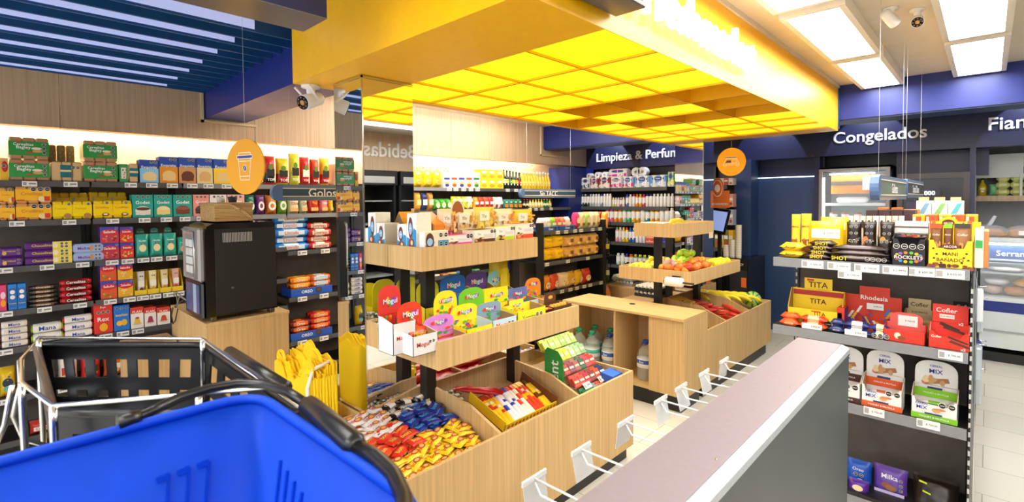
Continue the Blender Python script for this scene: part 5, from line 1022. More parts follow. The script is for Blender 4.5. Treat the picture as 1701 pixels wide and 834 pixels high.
for i in range(3):
    o = barmb(.12, .07, .05, '#d8281e', 'x', '#ffffff', '#e8402a', None, seed=i, wav=.3).build('snack_bag'); Face('x', -2.2).place(o, 2.28+.07*i, 1.52, 0, .2*i); tag(o, 'small red snack bag at right end of upper tray, %s' % ORD[i+1], 'snacks')
# ------------------------------------------------------------------ checkout-like counter with water niches
cn_ = thing('storage_counter', 'pale wood counter with open niches holding water jugs beside the fruit display', 'counter')
CX, CYF, CB = -1.745, 3.83, 4.29
MB().bbox(-2.96, CX, CYF-.02, CB-.03, .768, .79, fin='wood_top', r=.001).build('worktop', cn_)
m = MB().box(-2.06, CX-.004, CYF, CYF+.018, .14, .768, fin='wood_light').box(CX-.022, CX-.002, CYF+.018, CB, .14, .768, fin='wood_light').box(-2.94, CX-.02, CYF+.01, CB-.03, .14, .165, fin='wood_top')
m.box(-2.94, -2.92, CYF+.005, CB-.03, .14, .768, fin='wood_light').box(-2.94, CX-.022, CB-.05, CB-.03, .165, .768, fin='wood_inside'); m.build('carcass', cn_)
MB().box(-2.405, -2.385, CYF+.002, CB-.05, .165, .768, fin='wood_light').build('divider', cn_)
MB().box(-2.06, -2.042, CYF+.019, CB-.05, .165, .768, fin='wood_light').build('divider', cn_)
MB().box(-2.90, CX-.05, CYF+.05, CB-.06, 0, .14, fin='black_metal').build('kick_plate', cn_)
MB().prism([(.028*math.cos(2*PI*k/16), .028*math.sin(2*PI*k/16)) for k in range(16)], 0, .004, '#1c1c1c', 'gloss', 'z').build('cable_grommet', cn_, loc=(-2.36, 4.08, .79))
def jug(x, y, z, blue, lab):
    t = thing('water_jug', lab, 'water', (x, y, z), group='large water jugs in the counter niches'); r = .075
    m = MB(); m.lathe([(r*.85, 0), (r, .02), (r*.96, .04), (r, .06), (r*.95, .085), (r, .11), (r, .19), (r*.96, .205), (r, .22), (r*.75, .26), (r*.42, .29), (r*.3, .30), (r*.3, .315)], '#dce8e4', 'water', 20); m.build('bottle', t)
    m = MB(); m.lathe([(r*1.012, .115), (r*1.012, .19)], '#f0f4f8', 'foil', 20); m.lathe([(r*1.02, .15), (r*1.02, .185)], '#2456b8' if blue else '#4ac0b0', 'foil', 20)
    T = Matrix.Translation((0, -r*1.04, .167)); m.T = T; m.text('Villavicencio' if not blue else 'Eco', 0, 0, .05, 0, '#ffffff', maxh=.02); m.T = None; m.build('label', t)
    m = MB(); m.lathe([(r*.34, .315), (r*.34, .345), (r*.2, .35)], '#1e48b0' if blue else '#2ab088', 'gloss', 14); m.build('cap', t)
    m = MB(); m.tube([(r*.36*math.cos(a)+.0, r*.7*math.sin(a), .322+.012*math.sin(a)) for a in [PI*i/8*2 for i in range(9)]], .004, '#1e48b0' if blue else '#2ab088', 'gloss', 6); m.build('carry_handle', t)
jug(-2.17, 3.98, .166, True, 'water jug with blue cap alone in the middle niche')
jug(-2.52, 3.95, .166, True, 'water jug with blue cap, rightmost of the left niche')
for i, (x, y, w_) in enumerate(((-2.70, 3.93, 'front'), (-2.85, 3.93, 'front far left'), (-2.62, 4.12, 'back'), (-2.80, 4.12, 'back far left'))):
    jug(x, y, .166, False, 'water jug with green cap in the left niche, %s one' % w_)
# ------------------------------------------------------------------ fruit display
fr = thing('fruit_display', 'pale wood fruit display with lower bins, a wide tray and a small top tray', 'display')
FX = -1.765
MB().bbox(FX-.018, FX, 4.295, 6.10, .13, .60, fin='wood_light', r=.001).build('front_panel', fr)
MB().box(-2.39, FX-.018, 6.082, 6.10, .13, .60, fin='wood_light').build('end_panel', fr)
MB().box(-2.39, FX-.018, 4.31, 6.08, .36, .375, fin='wood_inside').build('bin_floor', fr)
MB().box(-2.36, FX-.04, 4.33, 6.06, 0, .13, fin='black_metal').build('kick_plate', fr)
MB().box(-3.0, -2.982, 4.31, 5.70, .13, .62, fin='wood_light').build('rear_panel', fr)
m = MB(); m.box(-2.39, -2.375, 4.31, 6.08, .375, .74, fin='wood_inside'); m.build('spine_panel', fr)
for y in (4.80, 5.42):
    MB().prism([(-2.37, .376), (FX-.019, .376), (FX-.019, .60), (-2.0, .69), (-2.37, .74)], y-.009, y+.009, '#000000', 'wood_light').build('divider', fr)
for a, b_ in ((4.315, 4.79), (4.81, 5.41), (5.43, 6.07)):
    MB().prism([(FX-.02, .40), (FX-.02, .47), (-2.37, .60), (-2.37, .40)], a, b_, '#000000', 'wood_inside').build('bin_riser', fr)
tray(fr, -2.63, -1.90, 4.292, 5.51, .98, 1.102, 'lower_tray'); tray(fr, -2.40, -2.0, 4.18, 5.05, 1.41, 1.53, 'upper_tray')
for (x, y) in ((-2.28, 4.42), (-2.28, 5.30), (-2.60, 5.30)): MB().box(x-.03, x+.03, y-.03, y+.03, .6, 1.41, fin='black_metal').build('post', fr)
MB().box(-2.06, -1.985, 4.26, 4.275, 1.0, 1.06, fin='black_metal').build('roll_bracket', fr)
m = MB().tube([(-2.12, 4.22, 1.012), (-1.84, 4.22, 1.012)], .008, '#1a1a1a', 'gloss').tube([(-1.985, 4.22, 1.012), (-1.985, 4.285, 1.03)], .006, '#1a1a1a'); m.build('roll_rod', fr)
t = MB().tube([(-2.10, 4.22, 1.012), (-2.095, 4.22, 1.012), (-1.945, 4.22, 1.012), (-1.94, 4.22, 1.012)], [.034, .042, .042, .034], '#f2f0ec', 'foil', 18).build('produce_bag_roll'); tag(t, 'white roll of produce bags hung on the lower tray corner of the fruit display', 'bag roll')
def fruit(lst, mk, label, cat, group, name, rr=3.0):
    ms = [mk(i).mesh(name) for i in range(3)]
    for p in lst:
        o = bpy.data.objects.new(name, random.choice(ms)); COL.objects.link(o); o.location = p; o.rotation_euler = (random.uniform(-.6, .6), random.uniform(-.6, .6), random.uniform(0, 6)); tag(o, label, cat, group)
def pile(x0, x1, y0, y1, r, z, layers=2, j=.006):
    out = []
    for L in range(layers):
        n = max(1, int((x1-x0-L*r)/(2*r))); q = max(1, int((y1-y0-L*r)/(2*r)))
        for a in range(n):
            for b in range(q): out.append((x0+r+L*r*.9+a*2*r+random.uniform(-j, j), y0+r+L*r*.9+b*2*r+random.uniform(-j, j), z+r+L*r*1.45+random.uniform(0, .006)))
    return out
def fr_mb(r, c1, c2, stem='#4a3a1e', sq=.93):
    def f(i):
        m = MB(); a, b = C(c1), C(c2); rd = random.Random(i)
        m.sphere((0, 0, 0), r, c1, 'skin', 14, 10, sq, cf=lambda u, v: tuple(a[k]*(1-t)+b[k]*t for k in range(3)) if (t := max(0, min(1, .5+.5*math.sin(u*6.28+i)+rd.uniform(-.15, .15)))) is not None else a)
        if stem: m.tube([(0, 0, r*sq*.86), (.002, 0, r*sq*1.12)], .0018, stem, 'matte', 5)
        return m
    return f
zT = 1.008
fruit(pile(-2.60, -2.30, 4.32, 4.62, .031, zT, 2), fr_mb(.031, '#f4e03a', '#f6ea5a', None, 1.15), 'yellow lemon at the left end of the lower fruit tray', 'lemon', 'lemons at the left of the fruit tray', 'lemon')
fruit(pile(-2.60, -2.14, 4.64, 4.78, .031, zT, 3), fr_mb(.031, '#f0d832', '#e8e05a', None, 1.15), 'yellow lemon behind the front row of lemons', 'lemon', 'lemons behind the front row', 'lemon')
fruit(pile(-2.29, -1.93, 4.32, 4.50, .038, zT, 2), fr_mb(.038, '#f0901e', '#f6a83a', '#3a5a1e'), 'orange near the bag roll corner of the lower fruit tray', 'orange', 'oranges by the bag roll', 'orange')
fruit([(-2.06+.09*i+.02*(j % 2), 4.40+.10*j, zT+.118) for i in range(2) for j in range(4)]+[(-2.15, 4.36, zT+.115)], fr_mb(.04, '#c8281e', '#f08a3a'), 'red apple on top of the oranges', 'apple', 'red apples on the fruit tray', 'apple')
fruit(pile(-1.99, -1.93, 4.50, 5.0, .034, zT, 1)+pile(-2.14, -1.95, 4.52, 4.94, .037, zT, 3), fr_mb(.037, '#f0a01e', '#e8642a', '#3a5a1e'), 'orange in the middle of the lower fruit tray', 'orange', 'oranges in the middle of the tray', 'orange')
fruit(pile(-2.40, -2.15, 4.80, 5.06, .04, zT+.03, 3), fr_mb(.04, '#b8d82a', '#98c83a'), 'green apple at the back of the lower fruit tray', 'apple', 'green apples on the fruit tray', 'apple')
fruit(pile(-2.14, -1.92, 5.02, 5.48, .034, zT, 2), fr_mb(.034, '#f2e21e', '#e8e83a', None, 1.1), 'yellow lemon at the right end of the lower fruit tray', 'lemon', 'lemons at the right of the fruit tray', 'lemon')
for i, (x, y) in enumerate(((-2.30, 4.50), (-2.24, 4.60))):
    m = MB(); m.sphere((0, 0, .05), .07, '#f2e0d0', 'clear', 12, 8, .8)
    for k in range(5): m.sphere((.035*math.cos(k*1.3), .035*math.sin(k*1.3), .04+.01*k), .022, '#e07a6a', 'skin', 8, 6)
    o = m.build('fruit_bag', loc=(x, y, zT+.06)); tag(o, 'clear bag of small pink fruit on the lower tray, %s one' % ['left', 'right'][i], 'fruit bag')
# melon / pineapple on top tray
m = MB(); m.sphere((0, 0, 0), .062, '#d8b83a', 'skin', 16, 12, 1, cf=lambda u, v: C('#d8a82a') if int(u*16+v*12) % 2 else C('#b8c03a'))
for k in range(len(m.v)): m.v[k] = (m.v[k][0]*1.0, m.v[k][1]*2.3, m.v[k][2]*.95+.058)
for i in range(14):
    a = i*.9; m.add([(0, .12, .058), (.012*math.cos(a), .14, .058+.012*math.sin(a)), (.05*math.cos(a), .26+.02*(i % 3), .058+.05*math.sin(a))], [(0, 1, 2)], '#8ab03a')
o = m.build('pineapple', loc=(-2.11, 4.46, 1.46)); tag(o, 'yellow ripe pineapple lying on the small top fruit tray', 'pineapple')
o = MB().bbox(-.12, .12, 0, .18, 0, .012, '#f4f2ee', 'foil', r=.004).build('paper_sheet', loc=(-2.25, 4.24, 1.525)); tag(o, 'white sheet at the left end of the top fruit tray', 'paper')
o = MB().box(-.001, .001, -.05, .05, 0, .06, '#e8d8b8').build('price_card', loc=(-1.998, 4.98, 1.36)); tag(o, 'blank card hanging under the right end of the top fruit tray', 'card')
# bins: peppers, squash, bananas, watermelon
def longveg(L, r, c, c2, bend=.25, n=9):
    m = MB(); pts = []; rs = []
    for i in range(n):
        t = i/(n-1); pts.append(((t-.5)*L, bend*L*(t-.5)**2, r)); rs.append(r*max(.15, math.sin(PI*(.08+.84*t))**.6))
    m.tube(pts, rs, c, 'skin', 8); m.tube([pts[-1], (pts[-1][0]+.02, pts[-1][1]+.005, r)], [r*.2, r*.15], c2, 'matte', 6); return m
heap([lambda: longveg(.16, .022, '#c8281e', '#3a7a2a'), lambda: longveg(.15, .024, '#d83a24', '#4a7a2a'), lambda: longveg(.14, .022, '#b8321e', '#5a6a2a')], [(FX-.125-.085*(i % 5), 4.86+.12*(i//5)+.03*(i % 2), .52+.022*(i % 5)+.02*(i//10), random.uniform(-.7, .7)) for i in range(22)], 'red pepper in the middle lower bin of the fruit display', 'pepper', 'red peppers in the middle bin', 'red_pepper')
heap([lambda: longveg(.2, .034, '#e8a82a', '#8a6a2a', .1), lambda: longveg(.18, .032, '#e0b83a', '#8a6a2a', .15)], [(-2.20-.07*(i % 3), 4.86+.09*(i//3), .60+.03*(i % 3), .5+.3*(i % 2)) for i in range(9)], 'yellow squash at the back of the middle lower bin', 'squash', 'yellow squashes in the middle bin', 'squash')
heap([lambda: longveg(.12, .022, '#6a5a2a', '#3a3a1e', .1), lambda: longveg(.10, .024, '#8a7a3a', '#4a4a1e', .1)], [(FX-.115-.07*(i % 4), 4.38+.09*(i//4), .50+.02*(i % 4), random.uniform(-1, 1)) for i in range(14)], 'brown root vegetable in the lower bin next to the counter', 'vegetable', 'root vegetables by the counter', 'root_vegetable')
def banana(n=10):
    m = MB(); pts = []; rs = []
    for i in range(n):
        t = i/(n-1); a = (t-.5)*1.7; pts.append((.11*math.sin(a), 0, .11-.11*math.cos(a)+.02)); rs.append(.018*max(.28, math.sin(PI*(.1+.8*t))**.5))
    m.tube(pts, rs, '#f0d81e', 'skin', 7); m.tube([pts[-1], Vector(pts[-1])+Vector((.018, 0, .022))], [.006, .005], '#8a9a2a', 'matte', 6)
    m.add([tuple(Vector(pts[0])+Vector((-.004, 0, .0))+Vector((0, .005*math.cos(k), .005*math.sin(k)))) for k in range(6)], [tuple(range(6))], '#3a2a14'); return m
bm = banana().mesh('banana'); nb = 0
for b in range(6):
    bn = thing('banana_bunch', 'bunch of yellow bananas in the far lower bin, %s from the left' % ORD[b+1], 'bananas', (-2.32+.07*(b % 6), 5.52+.075*b, .655-.008*b), .2+.12*b)
    for k in range(5):
        o = bpy.data.objects.new('banana', bm); COL.objects.link(o); o.parent = bn; o.scale = (1.35, 1.35, 1.35); o.location = (0, (k-2)*.044, .07+.005*(k % 2)); o.rotation_euler = (PI+(k-2)*.12, 0, (k-2)*.13)
m = MB(); m.sphere((0, 0, 0), .092, '#4a8a2a', 'skin', 24, 14, .95, cf=lambda u, v: C('#2f7a26') if (int(u*24) % 3 == 0) else C('#a8c860'))
m.tube([(0, 0, .085), (.005, 0, .10)], .004, '#6a6a3a', 'matte', 5); o = m.build('watermelon', loc=(-1.90, 5.90, .62)); o.rotation_euler = (1.2, .2, .3); tag(o, 'striped green watermelon in the right corner of the far bin', 'watermelon')
# egg trays on a low stand behind
es = thing('egg_stand', 'low wood stand behind the fruit display carrying egg trays', 'stand')
MB().bbox(-3.62, -2.95, 5.56, 6.3, .0, .64, fin='wood_inside').build('body', es)
MB().box(-2.98, -2.42, 4.9, 5.70, .60, .64, fin='wood_inside').box(-2.96, -2.46, 4.95, 5.66, .0, .60, fin='wood_inside').build('side_body', es)
em = MB(); em.sphere((0, 0, .026), .0215, '#f4efe6', 'skin', 8, 6, 1.25); eggm = em.mesh('egg'); cnt = 0
for tr, (x, y, z, c) in enumerate(((-3.42, 5.80, .64, '#8a8f96'), (-3.42, 5.80, .705, '#9aa0a8'), (-2.80, 5.30, .64, '#2a2a2e'), (-2.80, 5.30, .705, '#2a2a2e'))):
    t = MB(); t.box(-.15, .15, -.15, .15, 0, .012, c)
    for i in range(6):
        for j in range(6): 
            t.lathe([(.018, .010), (.024, .03)], c, 'matte', 6, cx=-.125+.05*i, cy=-.125+.05*j)
    for s in (-1, 1): t.prism([(-.15+.3*k/12, .012+(.03 if k % 2 else .018)) for k in range(13)]+[(.15, .01), (-.15, .01)], s*.15-.001, s*.15+.001, c); t.prism([(-.15+.3*k/12, .012+(.03 if k % 2 else .018)) for k in range(13)]+[(.15, .01), (-.15, .01)], s*.15-.001, s*.15+.001, c, axis='x')
    o = t.build('egg_tray', loc=(x, y, z)); tag(o, '%s egg tray behind the fruit display, %s of its stack' % ('grey' if tr < 2 else 'black', 'lower' if tr in (0, 2) else 'upper'), 'egg tray')
    for i in range(6):
        for j in range(6):
            if tr in (0, 2) and j > 0: continue
            e = bpy.data.objects.new('egg', eggm); COL.objects.link(e); e.location = (x-.125+.05*i, y-.125+.05*j, z+.014); tag(e, 'white egg in the %s egg tray' % ['lower grey', 'upper grey', 'lower black', 'upper black'][tr], 'egg', 'eggs in the %s tray' % ['lower grey', 'upper grey', 'lower black', 'upper black'][tr])
# ------------------------------------------------------------------ self-service coffee corner behind the fruit
k = thing('self_service_stand', 'orange AUTOSERVICIO sign and tilted touch screen on a black post', 'kiosk')
MB().box(-2.47, -2.43, 6.36, 6.40, .0, 1.5, fin='black_metal').build('post', k)
m = MB(); m.T = Matrix.Translation((-2.43, 6.28, 1.475)) @ Matrix.Rotation(math.radians(-14), 4, 'X') @ Matrix.Rotation(math.radians(8), 4, 'Y'); m.bbox(-.115, .115, 0, .03, -.16, .16, '#15161a', 'gloss', r=.008); m.build('screen_case', k)
m = MB(); m.T = Matrix.Translation((-2.43, 6.28, 1.475)) @ Matrix.Rotation(math.radians(-14), 4, 'X') @ Matrix.Rotation(math.radians(8), 4, 'Y'); m.rect(-.09, .09, -.12, .125, -.002, '#5a6aa0', 'screen'); m.build('screen', k)
m = MB(); m.T = Matrix.Translation((-2.43, 6.25, 1.64)); m.box(-.145, .145, 0, .006, 0, .21, '#e0702a'); m.text('AUTOSERVICIO', 0, .045, .25, -.002, '#ffffff')
m.prism([(.095*math.cos(2*PI*i/20)*.82, .24+.13*math.sin(2*PI*i/20)) for i in range(20)], -.002, .004, '#e0702a'); m.ell(0, .24, .062, .105, -.003, '#f4e4d4', 20); m.ell(0, .24, .054, .095, -.0036, '#d8642a', 20); m.ell(0, .24, .034, .05, -.004, '#f4e4d4', 12); m.build('sign', k)
b = thing('waste_cabinet', 'black cabinet lettered DETECT with an orange button behind the fruit display', 'cabinet')
BX0, BX1, BY = -2.465, -2.13, 6.45
MB().bbox(BX0, BX1, BY, 7.1, 0, 1.0, '#161718', 'gloss', r=.01).build('body', b)
m = MB(); m.T = Matrix.Translation((BX1-.12, BY, .93)); m.text('DETECT', 0, 0, .13, -.002, '#f4f4f4'); m.rect(.04, .1, -.28, -.16, -.002, '#f0702a'); m.rect(-.1, .11, -.7, -.07, -.001, '#26282c'); m.build('front_panel', b)
for i, (x, h) in enumerate(((-2.42, .16), (-2.345, .23), (-2.27, .42))):
    m = MB().lathe([(.032, 0), (.034, .02), (.036, h-.01), (.037, h)], '#efe6d8', 'matte', 14)
    for j in range(int(h/.03)): m.lathe([(.0375, .02+j*.03), (.0375, .024+j*.03)], '#d8cdb8', 'matte', 14)
    o = m.build('cup_stack', loc=(x, 6.52, 1.001)); tag(o, 'stack of white paper cups beside the screen, %s one' % ['shortest', 'middle', 'tallest'][i], 'cups')
# ------------------------------------------------------------------ right gondola end shelf
FR = Face('y', 3.20)
t = thing('end_gondola', 'black end-of-aisle gondola at right stacked with chocolate bars and price tags', 'shelving')
ZRR = [1.403, 1.004, .634, .13]
MB().box(-.90, -.06, 3.60, 3.625, 0, 1.42, fin='concrete').build('back_panel', t)
for x in (-.885, -.055):
    m = MB().box(x-.012, x+.012, 3.58, 3.62, 0, 1.46, fin='black_metal').box(x-.012, x+.012, 3.23, 3.60, 0, .14, fin='black_metal')
    for kz in range(28): m.box(x-.004, x+.004, 3.576, 3.58, .10+kz*.046, .125+kz*.046, '#c8c8c4')
    m.build('upright', t)
m = MB().box(-.052, -.046, 3.22, 3.26, .1, 1.4, fin='black_metal')
for kz in range(26): m.box(-.053, -.045, 3.214, 3.22, .14+kz*.046, .162+kz*.046, '#c4c4c0')
m.build('front_upright', t)
RS = [shelfpart(t, FR, -.915, -.058, z, .38, lip=.05, lipfin='shelf_grey') for z in ZRR]
MB().box(-.90, -.06, 3.21, 3.59, 0, .15, fin='black_metal').build('base', t)
price_tags(FR, RS[0], ZRR[0], (1350, 1394, 1440, 1488, 1531, 1578), w=.108, h=.042, text=['$ 1600,00', '$ 3000,00', '$ 1300,00', '$ 2144,43', '$ 650,00', '$ 650,00'], dz=-.025)
price_tags(FR, RS[0], ZRR[0], (1412,), w=.108, h=.042, text=['$ 1300,00'], dz=-.068)
price_tags(FR, RS[1], ZRR[1], (1579,), w=.09, h=.04, text=['$ 750,00'], dz=-.02); price_tags(FR, RS[2], ZRR[2], (1452, 1542), w=.09, h=.042, text=['$ 750,00', '$ 750,00'], dz=-.012)
G1 = 'top shelf of the right gondola'; G2 = 'middle shelf of the right gondola'; G3 = 'lower shelf of the right gondola'; G4 = 'lowest shelf of the right gondola'
def rr(k, px0, px1, yt, mk, nm, lab, cat, d=.1, back=.01, turn=0, lift=0, tilt=0, n=1):
    F = Face('y', 3.20); z = ZRR[k]; a, b = F.s_at(px0, z), F.s_at(px1, z); 
    if back > .03: a, b = a*(3.2+back)/3.2, b*(3.2+back)/3.2
    Fb = Face('y', 3.2+back); h = Fb.z_at((a+b)/2, yt)-z-lift
    o = mk(b-a, h, d).build(nm); F.place(o, (a+b)/2, z+.001+lift, back, turn)
    if tilt: o.rotation_euler = (tilt, 0, turn)
    tag(o, lab, cat); return o
def choc(lg='Cofler', c='#2a1a16', c2=None, lc='#f4efe6', o4=True, seed=0):
    a = [('t', lg, .5, .2, .8, lc, .18)]
    if o4: a += [('o', .3, .8, .13), ('o', .7, .8, .13), ('o', .3, .52, .13), ('o', .7, .52, .13)]
    if c2: a = [('e', .2, .2, .25, .2, c2)] + a
    return lambda w, h, d: bagmb(w, h, .03, c, a, seed=seed, crimp=.07)
rr(0, 1313, 1328, 356, lambda w, h, d: bagmb(w, h, .02, '#f4cc1e', [('r', .1, .9, .1, .4, '#8a4a24'), ('b', .1, .9, .1, .4, 10, ['#6a3418', '#a8622a', '#e8c84a'], 1), ('t', 'MANI', .5, .7, .8, '#4a2a1e', .3)], seed=1), 'chocolate_bar', 'left tall yellow bar standing upright on the top gondola shelf', 'chocolate', back=.14, tilt=-.05)
rr(0, 1329, 1346, 355, lambda w, h, d: bagmb(w, h, .02, '#f4cc1e', [('r', .1, .9, .1, .4, '#8a4a24'), ('b', .1, .9, .1, .4, 10, ['#6a3418', '#a8622a', '#e8c84a'], 2), ('t', 'MANI', .5, .7, .8, '#4a2a1e', .3)], seed=2), 'chocolate_bar', 'right tall yellow bar standing upright on the top gondola shelf', 'chocolate', back=.14, tilt=-.05)
mani = [('r', .02, .98, .55, .8, '#f6efe2'), ('t', '$ 3000,00', .68, .68, .5, '#8a8a8a', .1), ('t', 'MANI', .3, .44, .4, '#6a3a1e', .12), ('b', .1, .9, .08, .35, 14, ['#e8c88a', '#f2e0b8', '#8a5a2a'], 3)]
rr(0, 1361, 1408, 361, lambda w, h, d: bagmb(w, h, .05, '#ffd428', [('r', .02, .98, .7, .9, '#f6f0e6')]+mani[2:], seed=4), 'peanut_bag', 'yellow peanut bag standing behind another with a price strip', 'chocolate', back=.18)
rr(0, 1343, 1400, 368, lambda w, h, d: bagmb(w, h, .05, '#ffcf1e', mani, seed=3), 'peanut_bag', 'big yellow peanut bag in front with a white price strip', 'chocolate', back=.10)
for i in range(9):
    rr(0, 1406+i*10.6, 1415.8+i*10.6, 359, lambda w, h, d: bagmb(w, h, .02, '#f2e8dc', [('r', .3, .7, .72, .9, '#4a3a34')], seed=i), 'white_chocolate_bar', 'cream chocolate bar in the row behind, %s from the left' % ORD[i+1], 'chocolate', back=.24)
for i, (a, b, c2) in enumerate(((1405, 1430, None), (1432, 1455, '#d8782a'), (1460, 1485, '#e8902a'))):
    rr(0, a, b, 369, choc('Cofler', '#241612', c2, seed=i), 'chocolate_bar', 'dark Cofler chocolate bar with white lettering, upper row, %s' % ['left', 'middle', 'right'][i], 'chocolate', back=.11, lift=.085)
for i, (a, b, c2) in enumerate(((1408, 1428, None), (1433, 1452, '#d8782a'), (1456, 1481, '#d8b82a'))):
    rr(0, a, b, 394, choc('Cofler', '#2c1c14', c2, seed=i+5), 'chocolate_bar', 'dark chocolate bar half hidden behind the SHOT bars, %s' % ['left', 'middle', 'right'][i], 'chocolate', back=.10)
for L in range(2):
    a, b = FR.s_at(1294, ZRR[0]), FR.s_at(1331, ZRR[0]); o = barmb(b-a, .11, .045, '#f6cf1e', 'Arcor', '#5a2a1e', '#ffd82a', None, seed=L).build('chocolate_bar'); FR.place(o, (a+b)/2, ZRR[0]+.001+.042*L, .01)
    tag(o, 'wide yellow chocolate bar lying at the left end, %s one' % ['lower', 'upper'][L], 'chocolate')
for L in range(4):
    a, b = FR.s_at(1333, ZRR[0]), FR.s_at(1378, ZRR[0]); o = barmb(b-a, .08, .034, '#2c1a16', 'SHOT', '#f4d81e', '#8a5a3a' if L == 0 else '#3a241c', None, seed=L).build('chocolate_bar'); FR.place(o, (a+b)/2+.006*L, ZRR[0]+.001+.024*L, .01+.012*L)
    tag(o, 'short SHOT bar in the left pile, %s from the shelf' % ORD[L+1], 'chocolate')
for L in range(3):
    a, b = FR.s_at(1381, ZRR[0]), FR.s_at(1476, ZRR[0]); o = barmb(b-a, .07, .036, '#33201c', None, '#f4d81e', '#4a3230', None, seed=L+5)
    if L == 0:
        o.text('SHOT', -(b-a)*.36, .018, .075, -.004, '#f4d81e', maxh=.028); 
        for q in range(4): octo(o, .035+.024*q, .02, .011, -.004)
    o = o.build('chocolate_bar'); FR.place(o, (a+b)/2-.004*L, ZRR[0]+.001+.026*L, .01+.014*L); tag(o, 'long SHOT bar in the right pile, %s from the shelf' % ORD[L+1], 'chocolate')
CF = ['#e8402a', '#3a9ad8', '#f2b81e', '#58b83a', '#f07a2a', '#8a5ac8', '#f2e02a', '#d83a6a']
rock = [('o', .13+.245*i, .72, .105) for i in range(4)] + [('e', .5+.38*math.cos(a), .32+.17*math.sin(a), .06, .055, CF[i % 8]) for i, a in enumerate([2*PI*k/14 for k in range(14)])] + [('r', .1, .9, .24, .4, '#2a1c18'), ('t', 'ROCKLETS', .5, .32, .84, '#f4efe6', .18)]
rr(0, 1481, 1537, 397, lambda w, h, d: dispbox(w, .12, h*.99, h*1.15, w, 0, '#242026', rock, inside='#3a3436', notch=w*.16), 'display_carton', 'black display carton lettered ROCKLETS with coloured candies', 'display carton')
rr(0, 1486, 1537, 377, lambda w, h, d: carton(w, h*.38, .09, '#1c1a1c', [('b', .05, .95, .2, .8, 16, CF, 3), ('t', 'ROCKLETS', .5, .5, .8, '#c8402a', .4)]), 'candy_tube', 'black candy pack standing inside the ROCKLETS carton', 'candy', back=.03, lift=.14)
rr(0, 1483, 1542, 368, lambda w, h, d: dispbox(w, .05, h*.98, h, 0, 0, '#e8e4e0', [('r', .02, .98, .86, .9, '#6a5a5a')]), 'display_carton', 'pale carton behind the ROCKLETS display', 'display carton', back=.16)
nut = [('b', .02, .98, .0, .14, 22, ['#5a2a16', '#7a3c20', '#4a2012', '#8a4a2a'], 5), ('e', .5, .78, .2, .1, '#6a3020'), ('t', 'ARCOR', .5, .78, .3, '#f4efe6', .1), ('t', 'MANI', .5, .52, .34, '#4a3012', .16), ('t', 'BAÑADO', .5, .32, .6, '#4a3012', .18)] + [('e', x, z, .03, .035, '#5a2a16') for x, z in ((.12, .7), (.2, .5), (.14, .35), (.86, .55), (.8, .4), (.9, .32), (.3, .2), (.76, .22))]
o = rr(0, 1541, 1616, 400, lambda w, h, d: dispbox(w, .16, h, h*1.2, 0, 0, '#ffdb1e', nut, inside='#a87a2a', notch=w*.12), 'display_carton', 'yellow display carton lettered ARCOR MANI BAÑADO', 'display carton')
for i, (a, b, cap, c) in enumerate(((1544, 1565, '#f0522a', '#8a5a30'), (1566, 1582, '#8ad81e', '#7a4a2a'), (1583, 1613, '#3a3a34', '#a8744a'))):
    rr(0, a, b, 372, lambda w, h, d: bagmb(w, h, .03, c, [('r', 0, 1, .9, 1, cap), ('b', .1, .9, .3, .55, 14, ['#c88a4a', '#e0a860', '#5a3018'], i), ('t', 'Cofler' if i != 1 else 'Block', .5, .75, .7, '#f6efe2', .14)], seed=i+7, crimp=.03), 'chocolate_bag', 'brown chocolate peanut bag with %s top in the yellow carton' % ['orange', 'lime', 'black'][i], 'chocolate', back=.05)
rr(0, 1545, 1628, 363, lambda w, h, d: (lambda m: (m.box(-w/2, w/2, 0, .003, 0, h*.93, '#ffdb1e'), m.ell(-w*.14, h*.9, w*.2, h*.13, -.001, '#ffdb1e', 20), m.ell(-w*.14, h*.9, w*.13, h*.075, -.002, '#6a3020', 18), m.text('ARCOR', -w*.14, h*.9, w*.2, -.003, '#f4efe6'), m.prism([(w*.12, h*.85), (w*.2, h*.85), (w*.16, h*.93)], -.002, 0, '#3a3a8a'), m.box(w*.24, w*.33, -.002, 0, h*.84, h*.95, '#f0702a'), m.box(-w*.48, -w*.4, -.002, 0, h*.84, h*.95, '#f0702a'), m)[-1])(MB()), 'header_card', 'tall yellow header card lettered ARCOR behind the brown bags', 'card', back=.17)
rr(0, 1618, 1633, 380, lambda w, h, d: carton(w, h, .25, '#f2f0ec', [('r', .1, .9, .5, .7, '#3ab05a')], side='#eceae6'), 'side_carton', 'tall white carton with green mark at the right edge', 'carton', d=.2, back=.12)
rr(0, 1634, 1640, 385, lambda w, h, d: carton(max(.02, w), h, .25, '#f0904a', [], side='#f0a060'), 'side_carton', 'thin orange carton at the right edge of the gondola', 'carton', d=.2, back=.16)
